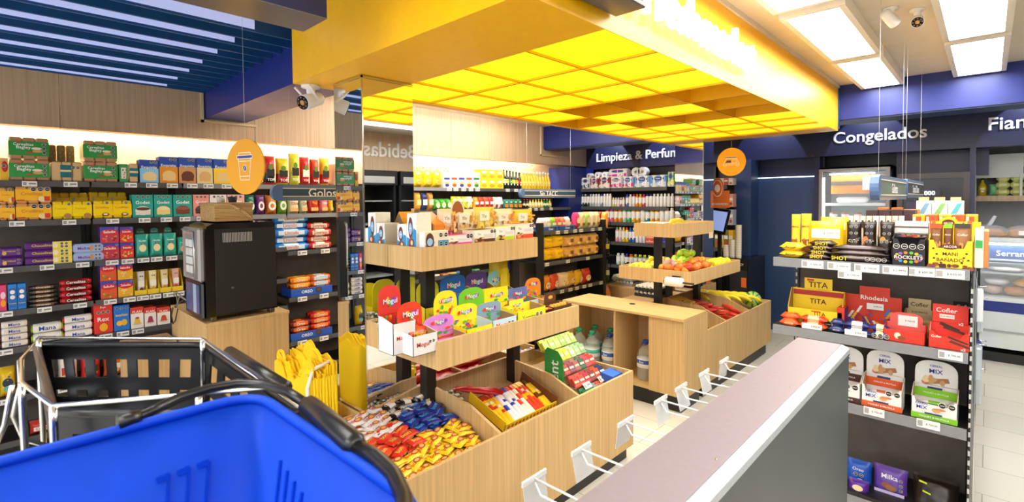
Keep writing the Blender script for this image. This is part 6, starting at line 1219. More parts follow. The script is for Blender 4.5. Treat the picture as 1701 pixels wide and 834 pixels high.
# goods of the shelf behind the end gondola, seen over its top
t2 = thing('aisle_gondola', 'black aisle gondola behind the end shelf, its top crowded with snack boxes', 'shelving')
MB().box(-.46, -.44, 3.63, 5.9, 0, 1.45, fin='concrete').build('back_panel', t2); MB().box(-.85, -.07, 3.63, 5.9, 1.40, 1.42, fin='black_metal').build('top_shelf', t2)
for z in (.3, .7, 1.05): MB().box(-.85, -.07, 3.63, 5.9, z-.015, z, fin='black_metal').build('shelf', t2)
FT = Face('y', 3.75)
def tp(px0, px1, y0, mk, nm, lab, cat, Y=3.75, z0=1.421):
    F = Face('y', Y); a, b = F.s_at(px0, 1.5), F.s_at(px1, 1.5); h = F.z_at((a+b)/2, y0)-z0; o = mk(b-a, h).build(nm); F.place(o, (a+b)/2, z0+.001); tag(o, lab, cat)
for i in range(4):
    tp(1438+i*20.5, 1458+i*20.5, 349, lambda w, h: carton(w, h, .12, '#4a3238', [('r', 0, 1, .1, .3, '#6a4ac0'), ('r', .2, .8, .5, .7, '#7a5a52')], top='#3a2a30'), 'chocolate_box', 'dark brown box with violet stripe behind the cream bars, %s from left' % ORD[i+1], 'chocolate')
for i, (a, b) in enumerate(((1457, 1475), (1480, 1498))):
    tp(a, b, 345, lambda w, h: carton(w, h, .05, '#f0852a', [('r', .1, .9, .8, .9, '#f8b04a')]), 'snack_box', 'orange box top peeping over the brown boxes, %s one' % ['left', 'right'][i], 'snacks', Y=4.0)
tp(1500, 1525, 348, lambda w, h: carton(w, h, .1, '#f28a2a', [('r', .1, .9, .8, .95, '#e0602a')]), 'snack_box', 'orange snack box right of the brown boxes', 'snacks', Y=3.95)
for i, (a, b, c) in enumerate(((1521, 1546, '#7aa8c8'), (1547, 1573, '#8ac06a'), (1574, 1600, '#5ab8c8'))):
    tp(a, b, 334, lambda w, h: carton(w, h, .1, '#f2f4f0', [('r', 0, 1, 0, .5, '#f2921e'), ('r', .05, .95, .58, .63, '#5a5a4a'), ('p', [(.1, .7), (.5, .7), (.9, .95), (.6, .95)], c), ('t', 'Vida', .35, .8, .4, c, .1)], top='#e8c88a'), 'cereal_box', 'white and orange upright box, %s of three' % ['left', 'middle', 'right'][i], 'cereals', Y=4.2)
    tp(a+3, b-5, 328, lambda w, h: MB().box(-w/2, w/2, .05, .055, h*.9, h, '#f0cf8a').box(-w/2, w/2, .05, .055, 0, h*.9, '#e8c88a'), 'card_flap', 'cream cardboard flap behind the %s white box' % ['left', 'middle', 'right'][i], 'card', Y=4.2)
for i in range(5):
    tp(1515+i*22, 1536+i*22, 357, lambda w, h: carton(w, h, .1, '#f6b81e' if i % 2 == 0 else '#f2601e', [('r', .3, .7, .6, .95, '#f0502a'), ('r', .05, .25, .7, .95, '#f8e8d8')]), 'snack_box', 'yellow and orange snack carton in front of white boxes, %s from left' % ORD[i+1], 'snacks', Y=3.72)
# middle shelf
z1 = ZRR[1]
tita_f = [('t', 'TITA', .6, .8, .3, '#5a2410', .2), ('r', .45, .62, .88, .95, '#d8322a')] + [('o', .36+.2*i, .28, .085) for i in range(4)]
def disp(k, px0, px1, ytray, yhead, col, front, head, hw, lab, hcol=None, d=.1, back=.04, inside=None, arch=False, notch=0, hbf=None):
    F = Face('y', 3.2); z = ZRR[k]; a, b = F.s_at(px0, z), F.s_at(px1, z); s = (a+b)/2; w = b-a
    if back > .03: a, b, s, w = a*(3.2+back)/3.2, b*(3.2+back)/3.2, s*(3.2+back)/3.2, w*(3.2+back)/3.2
    hf = Face('y', 3.2+back).z_at(s, ytray)-z; ht = Face('y', 3.2+back+d).z_at(s, yhead)-z
    hb = ht*hbf if hbf else min(ht*.8, hf*1.35); o = dispbox(w, d, hf, hb, w*hw, ht-hb, col, front, head, arch=arch, hcol=hcol, inside=inside, notch=notch).build('display_carton'); F.place(o, s, z+.001, back); tag(o, lab, 'display carton'); return o
disp(1, 1308, 1398, 515, 463, '#ffd81e', tita_f, [('t', 'TITA', .5, .86, .7, '#5a2410', .14), ('r', .1, .35, .94, .98, '#d8322a'), ('r', -.4, 1.4, .62, .73, '#b8281e'), ('t', 'TITA', .5, .5, .6, '#5a2410', .14)], .52, 'yellow and red display carton lettered TITA', back=.08, hbf=.76)
def stripes(seed):
    rd = random.Random(seed); L = []
    for i in range(16):
        x = rd.uniform(0, .9); z = rd.uniform(.0, .42); c = rd.choice(['#5a2a8a', '#f2b81e', '#f4f0ec', '#3a6ac8', '#c8281e']); s = rd.choice([-1, 1])
        L.append(('p', [(x, z), (x+.05, z), (x+.05+.08*s, z+.16), (x+.08*s, z+.16)], c))
    return L
rr(1, 1404, 1497, 477, lambda w, h, d: (lambda m: (m.box(-w/2, w/2, 0, .003, 0, h*.8, '#d83a1e'), m.box(-w*.24, w*.3, 0, .003, h*.8, h, '#d83a1e'), deco(m, w, h, -.0005, stripes(4)+stripes(9)+[('t', 'Rhodesia', .53, .76, .48, '#f6f0ea', .14), ('r', .4, .7, .5, .64, '#ececea'), ('t', '$ 850,00', .6, .57, .14, '#5a5a5a')]), m.box(-w/2, w/2, -.10, 0, 0, .003, '#8a6a3a'), m)[-1])(MB()), 'display_carton', 'red display carton with coloured stripes lettered Rhodesia', 'display carton', back=.20)
rr(1, 1389, 1403, 512, lambda w, h, d: carton(w*.9, h, .10, '#d83a1e', stripes(3), side='#5a2a8a'), 'display_carton', 'striped side flap of the Rhodesia carton', 'display carton', back=.08)
disp(1, 1500, 1548, 530, 497, '#d8c08a', [('t', '$ 750,00', .5, .5, .6, '#3a3a3a')], [('t', 'Cofler', .5, .84, .8, '#4a2a1e', .16), ('t', 'SUSURROS', .5, .62, .7, '#4a2a1e', .12)], .8, 'cream display carton lettered Cofler behind the red boxes', back=.20, hcol='#dcc490')
disp(1, 1466, 1536, 550, 520, '#d8321e', [('e', .35, .55, .08, .26, '#e8d8c0'), ('e', .45, .4, .1, .16, '#8a4a24')], [('r', .25, .85, .5, .9, '#f2f0ee'), ('t', '$ 900,00', .62, .7, .3, '#5a5a5a', .2)], .8, 'low open red display carton with pink header and price tag', hcol='#e8605a', back=.02, inside='#c82a1e', arch=True)
cof = [('t', 'Cofler', .4, .86, .6, '#f8f4ee', .14), ('r', .2, .62, .66, .76, '#f8f4ee'), ('t', 'SUSURROS', .41, .71, .36, '#c8281e', .07), ('p', [(.2, .5), (.75, .36), (.78, .42), (.24, .57)], '#4a2418'), ('p', [(.3, .42), (.9, .3), (.92, .36), (.34, .48)], '#5a2c1c'), ('t', 'x2', .8, .56, .14, '#f8f4ee')]
disp(1, 1541, 1611, 553, 507, '#e0341e', [('t', 'Cofler', .2, .7, .26, '#f8f4ee', .3), ('p', [(.45, .7), (.95, .42), (.97, .5), (.5, .8)], '#4a2418'), ('p', [(.5, .45), (.98, .2), (.99, .3), (.55, .58)], '#5a2c1c'), ('t', 'x2', .84, .12, .12, '#f8f4ee')], cof, .88, 'bright red display carton lettered Cofler x2 with chocolate sticks', hcol='#e8382a', back=.02, notch=.02, inside='#e8d8c8')
disp(1, 1578, 1622, 545, 502, '#1c1818', [('t', 'x2', .8, .5, .2, '#f8f4ee')], [('t', 'Cofler', .5, .88, .7, '#e8e0d8', .12), ('t', 'x2', .8, .5, .2, '#f8f4ee')], .9, 'black display carton lettered Cofler behind the red one', back=.17)
for i, (p0, p1, c, c2, lg, lc, nm) in enumerate(((1294, 1325, '#e8501e', '#f0702a', 'ARCOR', '#f8e8c8', 'orange red'), (1325, 1372, '#e0441e', '#f4c8a0', None, '#ffffff', 'orange with cream label'), (1377, 1400, '#1e2f6a', '#1e2f6a', 'ARCOR', '#f4f4f4', 'navy'), (1399, 1444, '#20327a', '#e8ded8', None, '#ffffff', 'navy and white'), (1444, 1476, '#20327a', '#f0e4b8', None, '#ffffff', 'navy and cream'))):
    for L in range(2):
        a, b = FR.s_at(p0, z1), FR.s_at(p1, z1); m = barmb(b-a, .055, .038, c, lg if L == 0 else None, lc, c2, None, seed=i*3+L, wav=.18)
        if L == 0 and i in (1, 3): m.box(-.05, .05, -.006, -.004, .004, .034, '#f2f2ee'); m.text('$ 850,00', .02, .02, .045, -.0075, '#6a6a6a')
        if L == 0 and i == 4: [octo(m, -.02+.026*q, .022, .012, -.004) for q in range(3)]
        o = m.build('chocolate_bar'); FR.place(o, (a+b)/2, z1+.001+.034*L, .008+.022*L, .04*L); tag(o, '%s wrapped bar at the front of middle gondola shelf, %s' % (nm, ['lower', 'upper'][L]), 'chocolate')
# lower shelf
z3 = ZRR[2]
def cereal(lo, nm, px0, px1, yt, yh):
    fr_ = [('r', 0, 1, 0, .26, lo), ('t', 'CEREAL', .24, .72, .3, '#2a4ab0', .1), ('t', 'MIX', .24, .54, .3, '#2038a0', .16), ('e', .55, .5, .1, .1, '#e8a06a'), ('e', .62, .56, .14, .05, '#c88a5a'), ('o', .68, .78, .085), ('o', .88, .78, .085), ('r', .3, .68, .27, .34, '#2a3a6a'), ('t', 'YOGURT & FRUTILLA', .5, .14, .66, '#ffffff', .1)]
    hd = [('t', 'CEREAL', .5, .9, .3, '#2a4ab0', .06), ('t', 'MIX', .5, .8, .32, '#2038a0', .1), ('p', [(.18, .62), (.78, .70), (.82, .62), (.24, .53)], '#a8744a'), ('b', .25, .75, .58, .68, 10, ['#e8d0a0', '#c89a6a'], 4), ('e', .22, .58, .06, .04, '#d86a6a'), ('r', 0, 1, .30, .46, lo), ('r', .3, .65, .46, .5, '#2a3a6a'), ('t', 'YOGURT & FRUTILLA', .5, .38, .6, '#ffffff', .06)]
    disp(2, px0, px1, yt, yh, '#f0efec', fr_, hd, .95, 'white display carton lettered CEREAL MIX with %s band' % nm, hcol='#eeeeec', back=.03, d=.12, inside='#c8a06a', arch=True, notch=.012)
cereal('#e8642a', 'orange', 1429, 1497, 644, 583); cereal('#8ad02a', 'lime green', 1512, 1590, 664, 600)
cereal('#4a2a1e', 'brown', 1360, 1427, 632, 575)
for i in range(6):
    o = barmb(.11, .03, .018, '#f0e8e0', None, '#ffffff', '#d86a5a' if i < 3 else '#8ad02a', None, seed=i).build('cereal_bar'); o.location = (FR.s_at(1463 if i < 3 else 1550, z3)*1.03, 3.25+.032*(i % 3), z3+.03+.01*(i % 3)); tag(o, 'cereal bar lying in the %s CEREAL MIX carton, %s from the front' % ('orange' if i < 3 else 'green', ORD[i % 3+1]), 'cereal bar')
# lowest shelf bags
for i, (p0, p1, yt, c, art, nm, bk, tl) in enumerate(((1403, 1446, 768, '#1e5ac8', [('t', 'Oreo', .5, .7, .5, '#f4f4f8', .14), ('o', .4, .5, .1), ('o', .66, .5, .1), ('e', .6, .25, .2, .12, '#f2f2f4')], 'glossy blue bag', .12, -.12), (1448, 1506, 780, '#6a48b0', [('t', 'Milka', .5, .7, .6, '#f6f4fa', .16), ('e', .4, .4, .18, .1, '#8a5434'), ('e', .56, .34, .2, .1, '#9a6440'), ('r', 0, 1, 0, .22, '#c8bce8'), ('o', .88, .66, .06), ('o', .88, .5, .06), ('o', .88, .34, .06)], 'purple bag lettered Milka', .12, -.12), (1512, 1592, 797, '#2a1e1a', [('p', [(.1, .75), (.3, .72), (.3, .77), (.1, .8)], '#c8e01e'), ('p', [(.2, .5), (.4, .46), (.4, .5), (.2, .55)], '#c8e01e')], 'dark brown bag with lime marks', .10, -.45), (1405, 1440, 800, '#5a2a9a', [('e', .5, .5, .3, .2, '#e8d0a0')], 'small violet bag', .03, -.2))):
    o = rr(3, p0, p1, yt, lambda w, h, d: bagmb(w, h, .07, c, art, seed=i+2, crimp=.06), 'chocolate_bag', '%s on the lowest gondola shelf' % nm, 'chocolate', back=bk, tilt=tl)
# hanging items on the right side of the gondola
for i, (z, y, c, c2) in enumerate(((1.30, 3.35, '#e8ecf0', '#f2f2f2'), (1.22, 3.5, '#c8d4dc', '#b0c0cc'), (1.02, 3.32, '#b8c4cc', '#2a4ab8'), (.88, 3.4, '#c0c8d0', '#8a9ab0'), (.98, 3.6, '#2a3a9a', '#4a6ad0'))):
    t3 = thing('hanging_pack', '%s pack hanging on the right flank of the gondola' % ['pale card', 'clear blister', 'blue tipped', 'grey blister', 'deep blue'][i], 'pack', (-.04, y, z))
    m = MB().bbox(0, .03, -.04, .04, -.16, 0, c, 'foil', r=.006); m.build('pack', t3); m = MB().tube([(-.005, 0, .01), (.045, 0, .012)], .003, '#d8d8d8', 'chrome', 6); m.build('hook', t3)
MB().box(-.046, -.040, 3.26, 3.58, .12, 1.38, fin='shelf_grey').build('side_panel', t)
m = MB()
for kk in range(7): m.tube([(-.034, 3.27+.05*kk, .15), (-.034, 3.27+.05*kk, 1.36)], .003, '#d0d4d8', 'chrome', 6, cap=False)
for kk in range(5): m.tube([(-.034, 3.27, .3+.25*kk), (-.034, 3.58, .3+.25*kk)], .003, '#d0d4d8', 'chrome', 6, cap=False)
m.build('side_wire_grid', t)
# ------------------------------------------------------------------ coffee corner
st = thing('wooden_stand', 'pale wood cabinet stand under the black coffee machine', 'cabinet')
MB().bbox(-4.285, -3.456, .913, 1.412, .05, 1.01, fin='wood_light', r=.002).build('body', st)
MB().bbox(-4.29, -3.452, .909, 1.416, .99, 1.012, fin='wood_light', r=.002).build('top', st)
MB().box(-4.25, -3.49, .94, 1.39, 0, .05, fin='black_metal').build('kick_plate', st)
o = MB().bbox(-4.36, -4.10, .62, .90, 0, .80, fin='wood_light', r=.002).build('low_cabinet'); tag(o, 'lower pale wood box in front of the coffee machine stand', 'cabinet')
cm = thing('coffee_machine', 'large black coffee machine with silver touch panel on the wooden stand', 'coffee machine', (-3.66, .92, 1.012))
m = MB(); prof = [(.0, .03), (.0, .55), (.015, .595), (.05, .61), (.40, .612), (.42, .60), (.425, .03)]
m.prism([(y, z) for y, z in prof], -.19, .19, '#121211', 'gloss', axis='x'); m.build('body', cm)
m = MB(); m.bbox(.19, .193, .055, .42, .04, .575, '#191817', 'card', r=.001)
for k in range(20): m.box(.193, .1945, .10+.0088*k, .104+.0088*k, .49, .55, '#b8b8b4')
m.ell(0, 0, .001, .001, 0, '#000000', 6); m.lathe([(.008, 0), (.008, .003)], '#5a5a58', 'card', 10); 
for v in range(len(m.v)-20, len(m.v)): a = m.v[v]; m.v[v] = (.193+a[2], .15+a[0], .20+a[1])
m.build('side_panel', cm)
m = MB(); m.bbox(-.185, .17, -.03, .01, .25, .585, '#a3a09b', 'gloss', r=.012); m.bbox(-.10, .10, -.034, -.03, .275, .54, '#8a8884', 'foil', r=.002)
for i in range(4):
    for j in (-1, 1): m.box(-.07 if j < 0 else .005, -.005 if j < 0 else .07, -.038, -.034, .30+.055*i, .345+.055*i, '#d8dcdc', 'card')
m.tube([(.13, -.04, .27), (.13, -.042, .56), (-.13, -.042, .57)], .006, '#f2f2f2', 'chrome', 6); m.build('touch_panel', cm)
m = MB(); m.bbox(-.185, .185, -.02, .0, .02, .25, '#10161e', 'gloss', r=.01); m.box(-.14, .14, -.024, -.02, .05, .23, '#3a5a86', 'gloss'); m.box(.02, .08, -.026, -.024, .05, .23, '#a8c4e0', 'gloss'); m.build('dispensing_bay', cm)
for x in (-.15, .15):
    for y in (.03, .38): MB().bbox(x-.03, x+.03, y, y+.03, 0, .032, '#5a4a3a', 'gloss', r=.003).build('foot', cm)
m = MB()
for k in range(3): m.tube([(-3.75-.03*k, .93, 1.08), (-3.90, .90-.02*k, 1.10+.03*k), (-4.05, .90, 1.06), (-4.15+.02*k, .905, 1.018)], .004, '#8a8880' if k else '#2a2a2a', 'gloss', 6)
m.tube([(-4.05, .90, 1.02), (-4.10, .895, .93), (-4.16, .893, .90), (-4.20, .895, .95), (-4.18, .90, 1.01)], .004, '#2a2620', 'gloss', 6)
o = m.build('power_cable'); tag(o, 'thin tangled cables beside the coffee machine', 'cable')
wk = thing('wicker_basket', 'square woven wicker basket on top of the coffee machine', 'basket', (-3.62, 1.09, 1.624))
m = MB(); W2, H2 = .15, .135
for (x0, x1, y0, y1) in ((-W2, W2, -.11, -.10), (-W2, W2, .10, .11), (-W2, -W2+.01, -.1, .1), (W2-.01, W2, -.1, .1)): m.box(x0, x1, y0, y1, 0, H2-.02, fin='wicker')
m.box(-W2, W2, -.11, .11, 0, .01, fin='wicker')
for z in (H2-.015,): m.tube([(-W2, -.11, z), (W2, -.11, z), (W2, .11, z), (-W2, .11, z), (-W2, -.11, z)], .009, '#000000', 'wicker', 8)
m.build('body', wk); m = MB().tube([(W2+.008, -.02, H2-.02), (W2+.02, .06, .06), (W2+.014, .10, .012)], .009, '#d8b478', 'wicker', 8); m.build('handle', wk)
for i, (x, c) in enumerate(((-.03, '#efe6d4'), (.03, '#3a3a3a'))):
    o = MB().lathe([(.022, 0), (.026, .03), (.03, .05)], c, 'matte', 12).build('sachet_cup', loc=(-3.62+x, 1.07+.05*i, 1.74)); tag(o, '%s cup in the wicker basket' % ['cream', 'dark'][i], 'cup')
# ------------------------------------------------------------------ hanging discs and aisle signs
def disc(x, y, z, rot, label, art):
    t = thing('hanging_disc_sign', label, 'sign', (x, y, z), rot); n = 40
    m = MB(); m.prism([(.152*math.cos(2*PI*i/n), .152*math.sin(2*PI*i/n)) for i in range(n)], -.004, .004, '#f2a90e'); art(m); m.build('disc', t)
    top = (2.78 if x < -2.5 else ZS) - z; MB().tube([(0, 0, .15), (0, 0, top)], .0008, '#e8e4d8', 'gloss', 5).build('wire', t)
def ln(m, x0, z0, x1, z1, w=.0022, c='#f6efdf', y=-.0052):
    d = math.hypot(x1-x0, z1-z0); nx, nz = -(z1-z0)/d*w, (x1-x0)/d*w
    m.add([(x0-nx, y, z0-nz), (x1-nx, y, z1-nz), (x1+nx, y, z1+nz), (x0+nx, y, z0+nz)], [(0, 1, 2, 3)], c)
def cup(m):
    P = [(-.052, .05), (-.036, -.072), (.036, -.072), (.052, .05)]
    for a, b in zip(P[:-1], P[1:]): ln(m, *a, *b)
    m.rect(-.062, .062, .044, .062, -.005, '#2a3a9a'); ln(m, -.062, .062, .062, .062); ln(m, -.062, .044, .062, .044); ln(m, -.062, .044, -.062, .062); ln(m, .062, .044, .062, .062)
    ln(m, -.048, .062, -.045, .076); ln(m, .048, .062, .045, .076); ln(m, -.045, .076, .045, .076); ln(m, -.048, .03, .048, .03); ln(m, -.04, -.052, .04, -.052)
    m.ell(0, -.008, .014, .02, -.005, '#f6efdf', 16); m.ell(0, -.008, .011, .016, -.0056, '#2a3a9a', 16); ln(m, .005, .006, -.005, -.022, .0012, y=-.006)
def scale(m):
    m.rect(-.062, .058, .044, .054, -.005, '#4a2a4a'); ln(m, -.064, .056, .06, .056); ln(m, -.064, .042, .06, .042)
    P = [(-.05, .036), (-.085, -.02), (-.085, -.034), (.085, -.034), (.085, -.02), (.055, .036), (-.05, .036)]
    for a, b in zip(P[:-1], P[1:]): ln(m, *a, *b)
    ln(m, -.085, -.02, .085, -.02); m.add([(-.06, -.005, -.008), (.0, -.005, -.008), (.0, -.005, .018), (-.046, -.005, .018)], [(0, 1, 2, 3)], '#4a2a4a')
    P = [(.01, -.01), (.06, -.01), (.05, .02), (.01, .02), (.01, -.01)]
    for a, b in zip(P[:-1], P[1:]): ln(m, *a, *b)
    for x in (-.065, .065): m.ell(x, -.042, .014, .01, -.005, '#f6efdf', 12); m.ell(x, -.042, .010, .007, -.0056, '#f2a90e', 12)
disc(-2.95, .99, 1.947, math.radians(18), 'round yellow hanging disc with a white coffee cup drawing', cup)
disc(-2.03, 5.60, 2.15, 0, 'round yellow hanging disc with a white weighing scale drawing', scale)
def blade(x, y0, L, z, label, txt, tx=.5, wires=True, ztop=ZC, both=False, h=.105, dark='#3f5568'):
    """double-sided hanging aisle sign running along y with rounded end cap"""
    t = thing('aisle_sign', label, 'sign', (x, y0, z)); n = 10
    m = MB(); pts = [(h/2*.9*math.sin(-PI*i/n), h/2*math.cos(PI*i/n)) for i in range(n+1)]
    m.prism([(a, b) for a, b in pts]+[(.02, -h/2), (.02, h/2)], -.02, .02, '#54709e', 'foil', axis='x'); m.box(-.018, .018, 0, L, h/2-.022, h/2, '#6a7f9c', 'foil').box(-.018, .018, 0, L, -h/2, -h/2+.026, '#6a7486', 'foil'); m.build('frame', t)
    m = MB().box(-.016, .016, .02, L, -h/2+.026, h/2-.022, dark, 'gloss')
    for s in (-1, 1): m.box(s*.0185-.001, s*.0185+.001, .02, L, h/2-.027, h/2-.022, '#f0ead0').box(s*.0185-.001, s*.0185+.001, .02, L, -h/2+.026, -h/2+.031, '#f0ead0')
    m.build('panel', t)
    if txt:
        m = MB(); m.T = Matrix.Translation((.0172, L*tx, 0)) @ Matrix.Rotation(PI/2, 4, 'Z'); m.text(txt, 0, 0, L*.6, 0, '#f4f4f4', maxh=.06); m.build('lettering', t)
        if both:
            m = MB(); m.T = Matrix.Translation((-.0172, L*tx, 0)) @ Matrix.Rotation(-PI/2, 4, 'Z'); m.text(txt, 0, 0, L*.6, 0, '#f4f4f4', maxh=.042); m.build('lettering', t)
    for y in (.08, L-.08): MB().tube([(0, y, h/2), (0, y, ztop-z)], .0008, '#e8e8e4', 'gloss', 5).build('wire', t)
blade(-3.3, 1.30, 1.0, 1.813, 'blue aisle sign lettered Golosinas hanging left of the mirror pillar', 'Golosinas', .35, ztop=2.48)
blade(-3.9, 4.28, 1.0, 1.833, 'blue aisle sign lettered Sin TACC hanging beyond the canopy island', 'Sin TACC', .46)
blade(-.44, 3.31, 1.21, 1.805, 'blue-grey aisle sign over right gondola, nearer of the two', 'Galletas', .5, both=True, dark='#7a8a86', h=.137)
blade(-.44, 4.57, 1.21, 1.815, 'blue-grey aisle sign over right gondola, farther of the two', 'Snacks Dulces', .5, both=True, dark='#4a4a48', h=.137)
# ------------------------------------------------------------------ security cameras
def seccam(loc, rz, tilt, label, ant=True, s=1.0):
    t = thing('security_camera', label, 'camera', loc, rz)
    m = MB().lathe([(.045*s, -.0), (.045*s, -.012*s), (.022*s, -.016*s), (.018*s, -.05*s), (.02*s, -.06*s)], '#f0efec', 'card', 18); m.build('mount', t)
    T = Matrix.Translation((0, 0, -.075*s)) @ Matrix.Rotation(tilt, 4, 'X')
    m = MB(); m.T = T @ Matrix.Rotation(PI/2, 4, 'X'); m.lathe([(.02*s, -.075*s), (.032*s, -.06*s), (.036*s, 0), (.038*s, .05*s), (.036*s, .056*s)], '#f2f1ee', 'card', 20); m.build('body', t)
    m = MB(); m.T = T @ Matrix.Rotation(PI/2, 4, 'X'); m.lathe([(.034*s, .056*s), (.034*s, .059*s)], '#141414', 'gloss', 20); m.lathe([(.014*s, .059*s), (.012*s, .062*s)], '#c88a3a', 'gloss', 14)
    for k in range(8): m.lathe([(.004*s, .059*s), (.004*s, .0605*s)], '#8a8a88', 'gloss', 6, cx=.025*s*math.cos(k*PI/4), cy=.025*s*math.sin(k*PI/4))
    m.build('lens_face', t)
    if ant:
        for k in (-1, 1): m = MB(); m.T = T; m.tube([(k*.036*s, .01*s, .0), (k*.05*s, -.03*s, .075*s)], .006*s, '#f4f3f0', 'card', 8); m.build('antenna', t)
seccam(tuple(at(516, 142, z=ZS-.001)), math.radians(20), .35, 'white wifi security camera with antennas under the near edge of the canopy', s=1.15)
seccam((-.436, 3.72, ZC-.001), math.radians(150), .55, 'white security camera on the ceiling turned away, left one', ant=False, s=.85)
seccam((-.325, 3.86, ZC-.001), math.radians(8), .5, 'white security camera with black lens on the ceiling, right one', ant=False, s=.85)
sp = thing('wall_speaker', 'dark boxy projector unit on the canopy side above the lettering', 'speaker', (-1.09, 1.62, 2.56))
MB().bbox(0, .13, -.15, .13, -.075, .08, '#1b2450', 'gloss', r=.01).build('body', sp); MB().bbox(.0, .135, -.155, .135, -.082, -.062, '#55565c', 'foil', r=.004).build('base_plate', sp); MB().box(.01, .125, .131, .133, -.055, .06, '#e4e6ea').build('end_face', sp)
# ------------------------------------------------------------------ near grey gondola panel with empty hooks
gp = thing('hook_gondola', 'low grey metal gondola in the foreground with price hooks on its left side', 'shelving')
GX0, GX1, GY0, GY1, GZ = -.540, -.368, -.9, 2.205, 1.2
MB().box(GX0+.02, GX1-.003, GY0, GY1-.004, 0, GZ-.03, fin='panel_grey').build('core', gp)
MB().bbox(GX1-.003, GX1, GY0, GY1, .02, GZ-.012, fin='panel_grey', r=.001).build('right_panel', gp)
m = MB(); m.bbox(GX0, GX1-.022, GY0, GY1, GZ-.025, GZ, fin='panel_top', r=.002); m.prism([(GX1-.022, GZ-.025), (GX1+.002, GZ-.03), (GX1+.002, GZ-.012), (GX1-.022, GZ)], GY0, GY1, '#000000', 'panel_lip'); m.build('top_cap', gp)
m = MB()
for y in (.55, 1.05, 1.6, 2.1): 
    m.lathe([(.0035, 0), (.003, .0012)], '#3a4048', 'chrome', 8, cx=GX1-.04, cy=y)
    for v in range(len(m.v)-16, len(m.v)): a = m.v[v]; m.v[v] = (a[0], a[1], a[2]+GZ)
m.build('screw', gp)
MB().box(GX0, GX0+.018, GY0, GY1-.004, .02, GZ-.025, fin='shelf_grey').build('peg_panel', gp)
MB().box(-.80, GX0, .75, GY1-.004, .0, .14, fin='shelf_grey').build('base_shelf', gp)
hooky = [(-.2, 1.06), (.1, 1.06), (.42, 1.06), (.70, 1.06), (.915, 1.065), (1.112, 1.065), (1.345, 1.065), (1.573, 1.065), (1.73, 1.065), (1.934, 1.065), (2.14, 1.065)]
def hook(y, z, L, tagged, lab):
    t = thing('price_hook', lab, 'hook', (GX0, y, z), group='white wire hooks on the foreground gondola')
    m = MB(); m.tube([(0, 0, 0), (-L, 0, .0)], .003, '#f2f2f2', 'gloss', 8); m.tube([(0, 0, -.03), (-L+.02, 0, -.035), (-L, 0, -.01)], .003, '#f2f2f2', 'gloss', 8); m.build('wire', t)
    if tagged:
        m = MB().bbox(-L-.004, -L+.002, -.045, .045, -.006, .008, '#f6f6f4', 'gloss', r=.001); m.build('clip_rail', t)
        m = MB(); T = Matrix.Translation((-L, 0, 0)) @ Matrix.Rotation(random.uniform(-.25, .35), 4, 'Y'); m.T = T; m.bbox(-.003, -.001, -.042, .042, -.075, .0, fin='frost', r=.0005); m.build('tag_holder', t)
for i, (y, z) in enumerate(hooky): hook(y, z, .26, True, 'white price hook with clear tag holder, %s from the far end' % ORD[len(hooky)-i])
for i, (y, z) in enumerate(((.62, .93), (1.02, .93), (1.44, .93), (1.82, .93))): hook(y, z, .2, False, 'lower white wire hook without tag, %s from the far end' % ORD[4-i])
def hangpack(y, z, x, kind, lab):
    t = thing('hanging_utensil', lab, 'utensil', (x, y, z))
    if kind == 'mallet':
        m = MB().bbox(-.04, .04, -.03, .03, -.12, 0, '#d83a5a', 'foil', r=.004)
        for a in range(3):
            for b in range(3): m.prism([(-.03+.022*a, 0), (-.012+.022*a, 0), (-.021+.022*a, .018)], -.028+.02*b, -.012+.02*b, '#b8b8b0', 'chrome')
        m.build('spiked_head', t); MB().bbox(-.042, .0, -.031, -.029, -.1, -.03, '#3a5ac0', r=.001).build('label', t)
    else:
        m = MB().lathe([(.01, -.2), (.05, -.19), (.06, -.1), (.055, -.02), (.03, 0)], '#e4e6e6', 'frost', 18); m.build('clear_body', t)
    MB().tube([(0, 0, 0), (0, 0, .93-z+.004)], .002, '#e8e8e8', 'gloss', 5).build('loop', t)
hangpack(1.44, .86, -.66, 'dome', 'frosted clear rounded package hanging from a lower hook')
hangpack(1.82, .90, -.68, 'mallet', 'steel spiked pack with red sides, nearer one')
hangpack(2.03, .90, -.68, 'mallet', 'steel spiked pack with red sides, farther one')
MB().tube([(-.54, 2.03, .934), (-.74, 2.03, .934)], .003, '#f2f2f2', 'gloss', 8).build('wire', gp)
# ------------------------------------------------------------------ shopping baskets
def wallgrid(m, A, B, A2, B2, us, vs, holes, th, fin):
    """wall between rim A-B and floor edge A2-B2, split at us/vs, leaving the hole cells open; real thickness"""
    A, B, A2, B2 = map(Vector, (A, B, A2, B2)); nrm = (B-A).cross(A2-A).normalized()*th
    P = lambda u, v: (A.lerp(B, u)).lerp(A2.lerp(B2, u), v)
    for i in range(len(us)-1):
        for j in range(len(vs)-1):
            if (i, j) in holes: continue
            q = [P(us[i], vs[j]), P(us[i+1], vs[j]), P(us[i+1], vs[j+1]), P(us[i], vs[j+1])]
            m.add([tuple(p) for p in q]+[tuple(p+nrm) for p in q], [(0, 1, 2, 3), (7, 6, 5, 4), (0, 4, 5, 1), (1, 5, 6, 2), (2, 6, 7, 3), (3, 7, 4, 0)], '#000000', fin)
def rounded(c, r, n=6):
    out = []; k = len(c)
    for i in range(k):
        p, a, b = Vector(c[i]), Vector(c[i-1]), Vector(c[(i+1) % k]); d1 = (a-p).normalized()*r; d2 = (b-p).normalized()*r
        for t in range(n+1):
            s = t/n; out.append((p+d1).lerp(p, s).lerp(p.lerp(p+d2, s), s))
    return out
